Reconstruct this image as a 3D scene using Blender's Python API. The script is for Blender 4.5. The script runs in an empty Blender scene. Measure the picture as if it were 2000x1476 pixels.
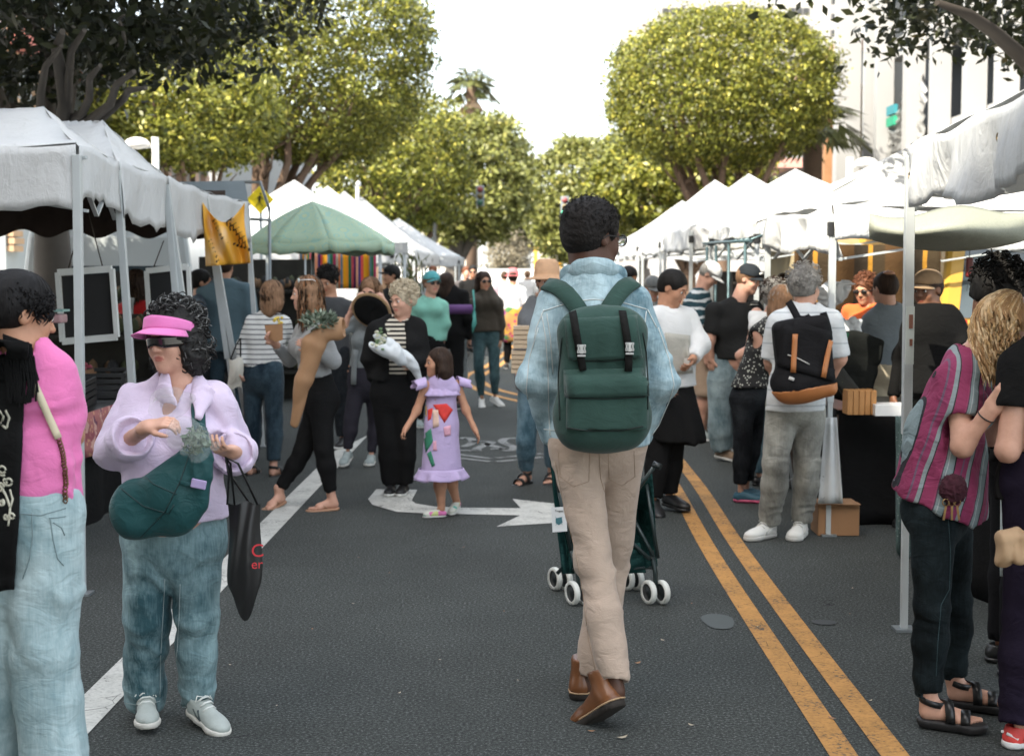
import bpy, math, random
import numpy as np
from mathutils import Vector, Matrix
R = math.radians
sc = bpy.context.scene
C = sc.collection
# ---------------------------------------------------------------- camera, world, sun, exposure
FPX = 2800.0; CAMH = 1.60; PITCH = math.atan(208/2800.0); YAW = math.atan(20/2800.0)
cam_d = bpy.data.cameras.new('camera'); cam = bpy.data.objects.new('camera', cam_d); C.objects.link(cam)
cam_d.sensor_width = 36.0; cam_d.lens = FPX/2000*36.0; cam_d.clip_end = 2500; cam_d.clip_start = 0.05
cam.location = (0, 0, CAMH); cam.rotation_euler = (R(90)-PITCH, 0, YAW)
cam_d.dof.use_dof = True; cam_d.dof.focus_distance = 5.4; cam_d.dof.aperture_fstop = 4.5
sc.camera = cam
SUN_EL, SUN_AZ = R(45), R(222)          # azimuth clockwise from +y: the sun stands behind the camera, to the left
w = bpy.data.worlds.new('World'); sc.world = w; w.use_nodes = True
nt = w.node_tree; bg = nt.nodes['Background']
sky = nt.nodes.new('ShaderNodeTexSky'); sky.sky_type = 'NISHITA'; sky.sun_disc = False
sky.sun_elevation = SUN_EL; sky.sun_rotation = SUN_AZ; sky.air_density = 1.0; sky.dust_density = 3.0; sky.ozone_density = 0.6
veil = nt.nodes.new('ShaderNodeMix'); veil.data_type = 'RGBA'; veil.inputs[0].default_value = .45; veil.inputs[7].default_value = (5.3, 5.35, 5.1, 1)   # thin high cloud over the whole sky
nt.links.new(sky.outputs[0], veil.inputs[6]); nt.links.new(veil.outputs[2], bg.inputs[0]); bg.inputs[1].default_value = 0.15
sd = bpy.data.lights.new('sun', 'SUN'); sun = bpy.data.objects.new('sun', sd); C.objects.link(sun)
sd.energy = 2.6; sd.angle = R(0.5); sd.color = (1.0, 0.93, 0.80)
sdir = Vector((math.sin(SUN_AZ)*math.cos(SUN_EL), math.cos(SUN_AZ)*math.cos(SUN_EL), math.sin(SUN_EL)))
sun.rotation_euler = sdir.to_track_quat('Z', 'Y').to_euler()
sc.view_settings.view_transform = 'Standard'; sc.view_settings.look = 'None'
sc.view_settings.exposure = 2.1; sc.view_settings.gamma = 1.0; sc.view_settings.use_curve_mapping = False
try:
    sc.cycles.max_bounces = 6; sc.cycles.diffuse_bounces = 3; sc.cycles.glossy_bounces = 3; sc.cycles.transmission_bounces = 5; sc.cycles.transparent_max_bounces = 8
except Exception: pass
# ---------------------------------------------------------------- where a sight line meets a depth or a height
_cp, _sp = math.cos(PITCH), math.sin(PITCH); _cy, _sy = math.cos(YAW), math.sin(YAW)
def ray(u, v):
    cx = (u-1000)/FPX; cyy = -(v-738)/FPX
    x, y, z = cx, _cp + cyy*_sp, -_sp + cyy*_cp
    return np.array([x*_cy - y*_sy, x*_sy + y*_cy, z])
def W(u, v, Y):
    d = ray(u, v); return np.array([0, 0, CAMH]) + d*(Y/d[1])
def G(u, v, z=0.0):
    d = ray(u, v); return np.array([0, 0, CAMH]) + d*((z-CAMH)/d[2])
# ---------------------------------------------------------------- linking, tagging
def tag(o, label=None, cat=None, group=None, kind=None):
    if label: o['label'] = label
    if cat: o['category'] = cat
    if group: o['group'] = group
    if kind: o['kind'] = kind
    return o
def empty(name, loc, rz=0.0):
    o = bpy.data.objects.new(name, None); C.objects.link(o); o.location = tuple(loc); o.rotation_euler = (0, 0, rz); o.empty_display_size = .1
    return o
def thing(name, label, cat, loc=(0, 0, 0), rz=0.0, group=None):
    return tag(empty(name, loc, rz), label, cat, group)
def link(name, me, parent=None, mat=None):
    if mat is not None:
        ms = mat if isinstance(mat, (list, tuple)) else [mat]
        for m in ms: me.materials.append(m)
    o = bpy.data.objects.new(name, me); C.objects.link(o)
    if parent is not None: o.parent = parent
    return o
def npmesh(name, V, Q, smooth=True, midx=None):
    V = np.asarray(V, dtype=np.float32); Q = np.asarray(Q, dtype=np.int32)
    me = bpy.data.meshes.new(name); n, k = Q.shape
    me.vertices.add(len(V)); me.vertices.foreach_set('co', V.ravel())
    me.loops.add(n*k); me.loops.foreach_set('vertex_index', Q.ravel())
    me.polygons.add(n); me.polygons.foreach_set('loop_start', np.arange(0, n*k, k, dtype=np.int32))
    if smooth: me.polygons.foreach_set('use_smooth', np.ones(n, dtype=bool))
    if midx is not None: me.polygons.foreach_set('material_index', np.asarray(midx, dtype=np.int32))
    me.update(calc_edges=True)
    return me
class MB:
    """collects plain polygons for one mesh object"""
    def __init__(s): s.v = []; s.f = []; s.m = []; s.s = []
    def add(s, vs, fs, mi=0, smooth=False):
        b = len(s.v); s.v += [tuple(map(float, p)) for p in vs]
        for f in fs: s.f.append(tuple(b+i for i in f)); s.m.append(mi); s.s.append(smooth)
        return s
    def box(s, c, d, rz=0.0, mi=0, M=None):
        hx, hy, hz = d[0]/2, d[1]/2, d[2]/2; ca, sa = math.cos(rz), math.sin(rz); vs = []
        for z in (-hz, hz):
            for x, y in ((-hx, -hy), (hx, -hy), (hx, hy), (-hx, hy)):
                p = Vector((x, y, z))
                if M is not None: p = M @ p
                else: p = Vector((x*ca-y*sa, x*sa+y*ca, z))
                vs.append((c[0]+p.x, c[1]+p.y, c[2]+p.z))
        return s.add(vs, [(0, 3, 2, 1), (4, 5, 6, 7), (0, 1, 5, 4), (1, 2, 6, 5), (2, 3, 7, 6), (3, 0, 4, 7)], mi)
    def bar(s, a, b, wd, ht=None, mi=0):
        a = Vector(a); b = Vector(b); ht = ht or wd; d = (b-a)
        L = d.length; d.normalize(); up = Vector((0, 0, 1)) if abs(d.z) < .95 else Vector((0, 1, 0))
        x = d.cross(up).normalized(); y = x.cross(d).normalized(); M = Matrix((x, y, d)).transposed()
        c = (a+b)/2
        return s.box(c, (wd, ht, L), mi=mi, M=M)
    def tube(s, pts, r, n=8, mi=0, cap=True, smooth=True):
        pts = [Vector(p) for p in pts]; rs = r if isinstance(r, (list, tuple)) else [r]*len(pts); vs = []; fs = []
        up = None
        for i, p in enumerate(pts):
            d = (pts[min(i+1, len(pts)-1)]-pts[max(i-1, 0)])
            if d.length < 1e-9: d = Vector((0, 0, 1))
            d.normalize()
            if up is None: up = Vector((0, 0, 1)) if abs(d.z) < .9 else Vector((1, 0, 0))
            x = d.cross(up)
            if x.length < 1e-6: x = d.orthogonal()
            x.normalize(); y = x.cross(d).normalized(); up = -y if False else up
            for k in range(n):
                a = 2*math.pi*k/n; vs.append(p + x*math.cos(a)*rs[i] + y*math.sin(a)*rs[i])
        for i in range(len(pts)-1):
            for k in range(n):
                a = i*n+k; b = i*n+(k+1) % n; fs.append((a, a+n, b+n, b))
        b0 = len(s.v); s.add(vs, fs, mi, smooth)
        if cap:
            s.f.append(tuple(b0+k for k in range(n))); s.m.append(mi); s.s.append(False)
            s.f.append(tuple(b0+(len(pts)-1)*n+k for k in reversed(range(n)))); s.m.append(mi); s.s.append(False)
        return s
    def lathe(s, prof, c=(0, 0, 0), n=20, mi=0, smooth=True, sx=1.0, sy=1.0, M=None):
        vs = []; fs = []
        for r, z in prof:
            for k in range(n):
                a = 2*math.pi*k/n; p = Vector((r*math.cos(a)*sx, r*math.sin(a)*sy, z))
                if M is not None: p = M @ p
                vs.append((p.x+c[0], p.y+c[1], p.z+c[2]))
        for i in range(len(prof)-1):
            for k in range(n):
                a = i*n+k; b = i*n+(k+1) % n; fs.append((a, b, b+n, a+n))
        return s.add(vs, fs, mi, smooth)
    def grid(s, fn, nu, nv, mi=0, smooth=True):
        vs = [fn(i/nu, j/nv) for j in range(nv+1) for i in range(nu+1)]
        fs = [(j*(nu+1)+i, j*(nu+1)+i+1, (j+1)*(nu+1)+i+1, (j+1)*(nu+1)+i) for j in range(nv) for i in range(nu)]
        return s.add(vs, fs, mi, smooth)
    def poly(s, pts, mi=0): return s.add(pts, [tuple(range(len(pts)))], mi)
    def build(s, name, mat, parent=None, bevel=0.0, solid=0.0):
        me = bpy.data.meshes.new(name); me.from_pydata(s.v, [], s.f)
        me.polygons.foreach_set('material_index', s.m); me.polygons.foreach_set('use_smooth', s.s); me.update()
        o = link(name, me, parent, mat)
        if solid: m = o.modifiers.new('solid', 'SOLIDIFY'); m.thickness = solid; m.offset = 0
        if bevel: m = o.modifiers.new('bevel', 'BEVEL'); m.width = bevel; m.segments = 2; m.limit_method = 'ANGLE'
        return o
def copytree(o, parent=None):
    c = o.copy(); C.objects.link(c)
    if parent is not None: c.parent = parent
    for ch in list(o.children): copytree(ch, c)
    return c
# ---------------------------------------------------------------- materials
MATS = {}
def nmat(name):
    m = bpy.data.materials.new(name); m.use_nodes = True; n = m.node_tree
    return m, n, n.nodes['Principled BSDF']
def N(n, t, **kw):
    x = n.nodes.new(t)
    for k, v in kw.items():
        if k[0] == '_': setattr(x, k[1:], v)
        else: x.inputs[k.replace('__', ' ')].default_value = v
    return x
def ramp(n, stops, interp='LINEAR'):
    r = n.nodes.new('ShaderNodeValToRGB'); r.color_ramp.interpolation = interp; e = r.color_ramp.elements
    while len(e) < len(stops): e.new(0.5)
    for i, (p, c) in enumerate(stops): e[i].position = p; e[i].color = (*c, 1) if len(c) == 3 else c
    return r
def rgb(*c): return tuple(c) if len(c) == 3 else tuple(c[0])
def sc3(c, k): return tuple(min(1, x*k) for x in c)
def srgb(r, g, b):
    return tuple(((x/255)/12.92 if x/255 <= .04045 else ((x/255+.055)/1.055)**2.4) for x in (r, g, b))
def mix(n, fac, a, b, mode='MIX'):
    x = n.nodes.new('ShaderNodeMix'); x.data_type = 'RGBA'; x.blend_type = mode
    for sock, v in ((x.inputs[0], fac), (x.inputs[6], a), (x.inputs[7], b)):
        if hasattr(v, 'links') or hasattr(v, 'is_linked'): n.links.new(v, sock)
        else: sock.default_value = v if isinstance(v, (int, float)) else (*v, 1)
    return x.outputs[2]
def math_(n, op, a, b=0.0):
    x = n.nodes.new('ShaderNodeMath'); x.operation = op
    for i, v in enumerate((a, b)):
        if hasattr(v, 'is_linked'): n.links.new(v, x.inputs[i])
        else: x.inputs[i].default_value = v
    return x.outputs[0]
def bump(n, b, h, strength=.3, dist=.01):
    x = n.nodes.new('ShaderNodeBump'); x.inputs['Strength'].default_value = strength; x.inputs['Distance'].default_value = dist
    n.links.new(h, x.inputs['Height']); n.links.new(x.outputs[0], b.inputs['Normal']); return x
def texco(n, scale=(1, 1, 1), rot=(0, 0, 0)):
    t = n.nodes.new('ShaderNodeTexCoord'); mp = n.nodes.new('ShaderNodeMapping'); mp.inputs['Scale'].default_value = scale; mp.inputs['Rotation'].default_value = rot
    n.links.new(t.outputs['Object'], mp.inputs['Vector']); return mp.outputs[0]
def noise(n, vec, scale, detail=4, rough=.55, dist=0.0):
    x = N(n, 'ShaderNodeTexNoise', Scale=scale, Detail=detail, Roughness=rough, Distortion=dist); n.links.new(vec, x.inputs['Vector']); return x.outputs[0]
def plain(name, col, rough=.6, metal=0.0, var=.15, nscale=6.0, bmp=.1, bscale=60.0, spec=.5):
    key = ('p', name)
    if key in MATS: return MATS[key]
    m, n, b = nmat(name); v = texco(n)
    f = noise(n, v, nscale); c = mix(n, f, sc3(col, 1-var), sc3(col, 1+var)); n.links.new(c, b.inputs['Base Color'])
    b.inputs['Roughness'].default_value = rough; b.inputs['Metallic'].default_value = metal; b.inputs['Specular IOR Level'].default_value = spec
    if bmp: bump(n, b, noise(n, v, bscale, 3), bmp, .004)
    MATS[key] = m; return m
def cloth(name, col, rough=.92, var=.18, weave=900.0, bmp=.35, sheen=.15, fold=.5):
    key = ('c', name)
    if key in MATS: return MATS[key]
    m, n, b = nmat(name); v = texco(n)
    f = noise(n, v, 9, 5, .6); c = mix(n, f, sc3(col, 1-var), sc3(col, 1+var)); n.links.new(c, b.inputs['Base Color'])
    b.inputs['Roughness'].default_value = rough; b.inputs['Sheen Weight'].default_value = sheen if max(col) > .05 else 0; b.inputs['Specular IOR Level'].default_value = .2 if max(col) > .05 else .1
    h = math_(n, 'ADD', math_(n, 'MULTIPLY', noise(n, texco(n, (1, 1, 1.6)), 14, 3, .5, 1.2), fold), math_(n, 'MULTIPLY', noise(n, v, weave/4, 1), .05))
    bump(n, b, h, bmp, .03)
    MATS[key] = m; return m
def denim(name, dark, light, fade=.5):
    key = ('d', name)
    if key in MATS: return MATS[key]
    m, n, b = nmat(name); v = texco(n)
    f = noise(n, texco(n, (1, 1, .55)), 5.5, 4, .55, .6); g = noise(n, texco(n, (1, 1, .08)), 150, 2, .7); k = noise(n, v, 30, 3, .6)
    x = math_(n, 'ADD', math_(n, 'MULTIPLY', f, 1.5), math_(n, 'ADD', math_(n, 'MULTIPLY', g, .35), math_(n, 'MULTIPLY', k, .25)))
    r = ramp(n, [(.80-.35*fade+.02, dark), (1.40-.35*fade, light)]); n.links.new(x, r.inputs[0]) if False else n.links.new(math_(n, 'MULTIPLY', x, .8), r.inputs[0])
    n.links.new(r.outputs[0], b.inputs['Base Color']); b.inputs['Roughness'].default_value = .9; b.inputs['Specular IOR Level'].default_value = .12; b.inputs['Sheen Weight'].default_value = .1 if max(dark) > .02 else 0
    h = math_(n, 'ADD', math_(n, 'MULTIPLY', noise(n, texco(n, (1, 1, 1.8)), 11, 3, .5, 1.5), .6), math_(n, 'MULTIPLY', g, .04))
    bump(n, b, h, .4, .03)
    MATS[key] = m; return m
def banded(name, stops, axis=(0, 0, 1), freq=20.0, wob=.1, rough=.9, origin=0.0, interp='CONSTANT', bmp=.3):
    """repeating colour bands along an axis of the thing (knitted or woven stripes)"""
    key = ('b', name)
    if key in MATS: return MATS[key]
    m, n, b = nmat(name); v = texco(n)
    dp = n.nodes.new('ShaderNodeVectorMath'); dp.operation = 'DOT_PRODUCT'; n.links.new(v, dp.inputs[0]); dp.inputs[1].default_value = axis
    x = math_(n, 'ADD', math_(n, 'MULTIPLY', dp.outputs['Value'], freq), math_(n, 'ADD', math_(n, 'MULTIPLY', noise(n, v, 5, 3), wob*freq*.2), origin))
    fr = n.nodes.new('ShaderNodeMath'); fr.operation = 'FRACT'; n.links.new(x, fr.inputs[0])
    r = ramp(n, stops, interp); n.links.new(fr.outputs[0], r.inputs[0])
    c = mix(n, .35, r.outputs[0], mix(n, noise(n, v, 12), (.75, .75, .75), (1, 1, 1)), 'MULTIPLY')
    n.links.new(c, b.inputs['Base Color']); b.inputs['Roughness'].default_value = rough; b.inputs['Specular IOR Level'].default_value = .2
    bump(n, b, noise(n, texco(n, (1, 1, 1.6)), 14, 3, .5, 1.2), bmp, .02)
    MATS[key] = m; return m
def flecked(name, base, fleck, scale=60, thr=.35, more=None):
    key = ('f', name)
    if key in MATS: return MATS[key]
    m, n, b = nmat(name); v = texco(n)
    vo = N(n, 'ShaderNodeTexVoronoi', Scale=scale); n.links.new(v, vo.inputs['Vector'])
    r = ramp(n, [(0, fleck), (thr, base)], 'CONSTANT'); n.links.new(vo.outputs['Distance'], r.inputs[0]); c = r.outputs[0]
    if more:
        vo2 = N(n, 'ShaderNodeTexVoronoi', Scale=scale*.5); n.links.new(v, vo2.inputs['Vector'])
        rr = ramp(n, [(i/len(more), q) for i, q in enumerate(more)], 'CONSTANT'); n.links.new(vo2.outputs['Color'], rr.inputs[0])
        c = mix(n, math_(n, 'GREATER_THAN', noise(n, v, scale*.25), .52), c, rr.outputs[0])
    n.links.new(c, b.inputs['Base Color']); b.inputs['Roughness'].default_value = .85
    bump(n, b, noise(n, v, 14, 3), .3, .02); MATS[key] = m; return m
def skinmat(name, col, rough=.5):
    key = ('s', name)
    if key in MATS: return MATS[key]
    m, n, b = nmat(name); v = texco(n)
    c = mix(n, noise(n, v, 26, 5, .7), (col[0]*.80, col[1]*.70, col[2]*.66), (min(1, col[0]*1.16), col[1]*1.10, col[2]*1.08)); n.links.new(c, b.inputs['Base Color'])
    b.inputs['Roughness'].default_value = rough; b.inputs['Specular IOR Level'].default_value = .35
    b.inputs['Subsurface Weight'].default_value = .0
    bump(n, b, noise(n, v, 160, 2), .15, .003); MATS[key] = m; return m
def hairmat(name, col, var=.5, axis=(1, 1, .15), scale=90):
    key = ('h', name)
    if key in MATS: return MATS[key]
    m, n, b = nmat(name); v = texco(n, axis); f = noise(n, v, scale, 3, .7); g = noise(n, texco(n), 9, 3)
    x = math_(n, 'ADD', math_(n, 'MULTIPLY', f, .7), math_(n, 'MULTIPLY', g, .3))
    r = ramp(n, [(.35, sc3(col, 1-var)), (.65, sc3(col, 1+var))]); n.links.new(x, r.inputs[0]); n.links.new(r.outputs[0], b.inputs['Base Color'])
    b.inputs['Roughness'].default_value = .62; b.inputs['Specular IOR Level'].default_value = .22
    bump(n, b, f, .5, .006); MATS[key] = m; return m
# ---------------------------------------------------------------- soft volumes turned into one continuous surface
def nrm(v): v = np.asarray(v, float); return v/max(1e-9, np.linalg.norm(v))
class SDF:
    def __init__(s): s.p = []
    def cone(s, a, b, ra, rb=None, k=.02, flat=None, e=1.0, op='u'):
        rb = ra if rb is None else rb; a = np.asarray(a, float); b = np.asarray(b, float); m = max(ra, rb)
        s.p.append(('c', a, b, ra, rb, None if flat is None else nrm(flat), e, k, op, np.minimum(a, b)-m*max(1, e), np.maximum(a, b)+m*max(1, e))); return s
    def ell(s, c, r, M=None, k=.02, op='u'):
        c = np.asarray(c, float); r = np.asarray(r, float); m = r.max()
        s.p.append(('e', c, r, M, k, op, c-m, c+m)); return s
    def boxr(s, c, h, M=None, rr=.01, k=.01, op='u'):
        c = np.asarray(c, float); h = np.asarray(h, float); m = np.linalg.norm(h)+rr
        s.p.append(('b', c, h, M, rr, k, op, c-m, c+m)); return s
    def plane(s, p0, n, k=.004):
        s.p.append(('p', np.asarray(p0, float), nrm(n), k)); return s
    def chain(s, pts, rs, k=.02, flat=None, e=1.0, op='u'):
        for i in range(len(pts)-1): s.cone(pts[i], pts[i+1], rs[i], rs[i+1], k, flat, e, op)
        return s
    def bounds(s):
        lo = np.full(3, 1e9); hi = -lo
        for q in s.p:
            if q[0] == 'p' or q[{'c': 8, 'e': 5, 'b': 6}[q[0]]] != 'u': continue
            lo = np.minimum(lo, q[-2]); hi = np.maximum(hi, q[-1])
        return lo, hi
    def field(s, lo, hi, res):
        n = np.maximum(3, np.ceil((hi-lo)/res).astype(int)+1); ax = [(lo[i]+res*np.arange(n[i])).astype(np.float32) for i in range(3)]
        F = np.full(n, .3, np.float32)
        for q in s.p:
            if q[0] == 'p':
                _, p0, nn, k = q
                d = (ax[0][:, None, None]-p0[0])*nn[0] + (ax[1][None, :, None]-p0[1])*nn[1] + (ax[2][None, None, :]-p0[2])*nn[2]
                F = np.maximum(F, d.astype(np.float32)); continue
            k = q[{'c': 7, 'e': 4, 'b': 5}[q[0]]]; op = q[{'c': 8, 'e': 5, 'b': 6}[q[0]]]; pad = k+2.5*res
            i0 = np.maximum(0, np.floor((q[-2]-pad-lo)/res).astype(int)); i1 = np.minimum(n, np.ceil((q[-1]+pad-lo)/res).astype(int)+1)
            if (i1 <= i0).any(): continue
            x = ax[0][i0[0]:i1[0]][:, None, None]; y = ax[1][i0[1]:i1[1]][None, :, None]; z = ax[2][i0[2]:i1[2]][None, None, :]
            if q[0] == 'c':
                _, a, b, ra, rb, fl, e = q[:7]; ba = b-a; L2 = max(1e-9, float(ba@ba))
                px, py, pz = x-np.float32(a[0]), y-np.float32(a[1]), z-np.float32(a[2])
                h = np.clip((px*np.float32(ba[0]/L2)+py*np.float32(ba[1]/L2)+pz*np.float32(ba[2]/L2)), 0, 1)
                qx = px-h*np.float32(ba[0]); qy = py-h*np.float32(ba[1]); qz = pz-h*np.float32(ba[2])
                d2 = qx*qx+qy*qy+qz*qz
                if fl is not None and e != 1.0:
                    t = qx*np.float32(fl[0])+qy*np.float32(fl[1])+qz*np.float32(fl[2]); d2 = d2+np.float32(1/(e*e)-1)*t*t
                d = np.sqrt(d2)-(np.float32(ra)+h*np.float32(rb-ra))
                if fl is not None and e < 1: d = d*np.float32(.5+.5*e)
            else:
                c, r, M = q[1], q[2], q[3]; px, py, pz = x-np.float32(c[0]), y-np.float32(c[1]), z-np.float32(c[2])
                if M is None: lx, ly, lz = px, py, pz
                else:
                    m = np.asarray(M, np.float32); lx = px*m[0, 0]+py*m[0, 1]+pz*m[0, 2]; ly = px*m[1, 0]+py*m[1, 1]+pz*m[1, 2]; lz = px*m[2, 0]+py*m[2, 1]+pz*m[2, 2]
                if q[0] == 'e':
                    k0 = np.sqrt((lx/r[0])**2+(ly/r[1])**2+(lz/r[2])**2); k1 = np.sqrt((lx/r[0]**2)**2+(ly/r[1]**2)**2+(lz/r[2]**2)**2)+1e-6
                    d = k0*(k0-1)/k1
                else:
                    rr = q[4]
                    ax_, ay_, az_ = np.abs(lx)-r[0]+rr, np.abs(ly)-r[1]+rr, np.abs(lz)-r[2]+rr
                    d = np.sqrt(np.maximum(ax_, 0)**2+np.maximum(ay_, 0)**2+np.maximum(az_, 0)**2)+np.minimum(np.maximum(ax_, np.maximum(ay_, az_)), 0)-rr
            d = d.astype(np.float32); sl = (slice(i0[0], i1[0]), slice(i0[1], i1[1]), slice(i0[2], i1[2])); f = F[sl]; k = np.float32(max(k, 1e-4))
            if op == 'u':
                h = np.clip(.5+.5*(d-f)/k, 0, 1); F[sl] = d+(f-d)*h-k*h*(1-h)
            elif op == 's':
                h = np.clip(.5-.5*(f+d)/k, 0, 1); F[sl] = f+(-d-f)*h+k*h*(1-h)
            elif op == 'i':
                g = np.full_like(F, .3); g[sl] = np.maximum(f, d); F = g
        return F, ax
    def mesh(s, res, box=None, disp=None, hole=None):
        lo, hi = s.bounds() if box is None else (np.asarray(box[0], float), np.asarray(box[1], float))
        if box is None: lo = lo-2.5*res-.02; hi = hi+2.5*res+.02
        F, ax = s.field(lo, hi, res)
        if disp is not None:
            I = np.nonzero(np.abs(F) < max(.03, 3*res)); F[I] += disp(ax[0][I[0]], ax[1][I[1]], ax[2][I[2]]).astype(np.float32)
        V, Q = nets(F, lo, res)
        if hole is not None and len(Q):
            c = V[Q].mean(1)
            for (a, b) in hole:
                keep = ~np.all((c > a) & (c < b), axis=1); Q = Q[keep]; c = c[keep]
        return V, Q
def nets(F, lo, res):
    S = F < 0; n = np.array(F.shape)
    cnt = np.zeros(n-1, np.int8)
    for i in (0, 1):
        for j in (0, 1):
            for k in (0, 1): cnt += S[i:n[0]-1+i, j:n[1]-1+j, k:n[2]-1+k]
    act = np.nonzero((cnt > 0) & (cnt < 8)); m = len(act[0])
    if m == 0: return np.zeros((0, 3)), np.zeros((0, 4), int)
    idx = np.full(n-1, -1, np.int32); idx[act] = np.arange(m); A = np.array(act).T
    acc = np.zeros((m, 3)); c = np.zeros(m)
    cor = [(i, j, k) for i in (0, 1) for j in (0, 1) for k in (0, 1)]
    val = {q: F[act[0]+q[0], act[1]+q[1], act[2]+q[2]] for q in cor}
    for q in cor:
        for a in range(3):
            if q[a]: continue
            q2 = tuple(1 if t == a else q[t] for t in range(3)); f0 = val[q]; f1 = val[q2]; x = (f0 < 0) != (f1 < 0)
            t = np.where(x, f0/np.where(x, f0-f1, 1), 0)
            for d in range(3): acc[:, d] += np.where(x, q[d]+(t if d == a else 0), 0)
            c += x
    V = (A+acc/c[:, None])*res+lo; quads = []
    for a in range(3):
        b1, b2 = (a+1) % 3, (a+2) % 3
        s0 = [slice(None)]*3; s1 = [slice(None)]*3; s0[a] = slice(0, -1); s1[a] = slice(1, None)
        E = S[tuple(s0)] != S[tuple(s1)]; e = np.array(np.nonzero(E)).T
        ok = (e[:, b1] > 0) & (e[:, b2] > 0) & (e[:, b1] < n[b1]-1) & (e[:, b2] < n[b2]-1); e = e[ok]
        if not len(e): continue
        def at(o1, o2):
            t = e.copy(); t[:, b1] -= o1; t[:, b2] -= o2; return idx[t[:, 0], t[:, 1], t[:, 2]]
        q = np.stack([at(1, 1), at(0, 1), at(0, 0), at(1, 0)], 1)
        ins = S[e[:, 0], e[:, 1], e[:, 2]]; q[~ins] = q[~ins][:, ::-1]; quads.append(q)
    Q = np.concatenate(quads); Q = Q[(Q >= 0).all(1)]
    return V, Q
def joinm(parts):
    Vs, Qs, b = [], [], 0
    for V, Q in parts: Vs.append(V); Qs.append(Q+b); b += len(V)
    return np.concatenate(Vs), np.concatenate(Qs)
_LAT = np.random.RandomState(77).rand(32, 32, 32).astype(np.float32)
def vnoise(P):
    """smooth lattice noise, 0..1, at rows of P"""
    f = np.floor(P); t = (P-f).astype(np.float32); t = t*t*(3-2*t); i = f.astype(np.int64) & 31; j = (i+1) & 31
    a, b, c = t[:, 0], t[:, 1], t[:, 2]; L = _LAT
    def l(x, y): return L[x, y, i[:, 2]]*(1-c)+L[x, y, j[:, 2]]*c
    return (l(i[:, 0], i[:, 1])*(1-a)+l(j[:, 0], i[:, 1])*a)*(1-b)+(l(i[:, 0], j[:, 1])*(1-a)+l(j[:, 0], j[:, 1])*a)*b
def wrinkle(seed, amp=.004, freq=14.0, stretch=(1, 1, 1.0), foci=()):
    """cloth folds: soft ridges of warped noise, with sharper creases round the given points (centre, radius, amplitude, direction across the folds, frequency)"""
    rg = np.random.RandomState(seed); o = rg.rand(3)*20; st = np.array(stretch)
    def f(x, y, z):
        X = np.stack([x, y, z], 1).astype(np.float32); Y = X*st*freq*.45+o
        wv = np.stack([vnoise(Y*.5+7), vnoise(Y*.5+13), vnoise(Y*.5+19)], 1)*2.2
        d = amp*2.0*((1-np.abs(2*vnoise(Y+wv)-1)*1.6)-.35) + amp*.8*(vnoise(Y*2.3+wv+5)-.5)
        for (c, rad, am, dr, fq) in foci:
            q = X-np.asarray(c, np.float32); g2 = (q*q).sum(1)/(rad*rad*1.7); s_ = g2 < 7
            if not s_.any(): continue
            q = q[s_]; g = np.exp(-g2[s_]*.8); dr = nrm(dr); t = q@dr; pr = q-t[:, None]*dr
            Z = pr*(fq*.06)+np.outer(t, dr)*(fq*.20); Z = Z+(vnoise(q*11+o)[:, None]-.5)*np.asarray(dr)*1.5+o
            r_ = 1-np.abs(2*vnoise(Z)-1)*2.2; d[s_] -= am*1.15*g*np.clip(r_, -.5, 1)
        return d
    return f
def tufts(seed, amp, freq):
    rg = np.random.RandomState(seed); ks = rg.normal(size=(7, 3)); ks /= np.linalg.norm(ks, axis=1)[:, None]; ph = rg.rand(7)*6.28
    def f(x, y, z):
        X = np.stack([x, y, z], 1); d = 0
        for i in range(7): d = d+np.abs(np.sin(X@(ks[i]*freq*(.6+.25*i))+ph[i]))
        return -amp*(d/7-.6)*2
    return f
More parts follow.
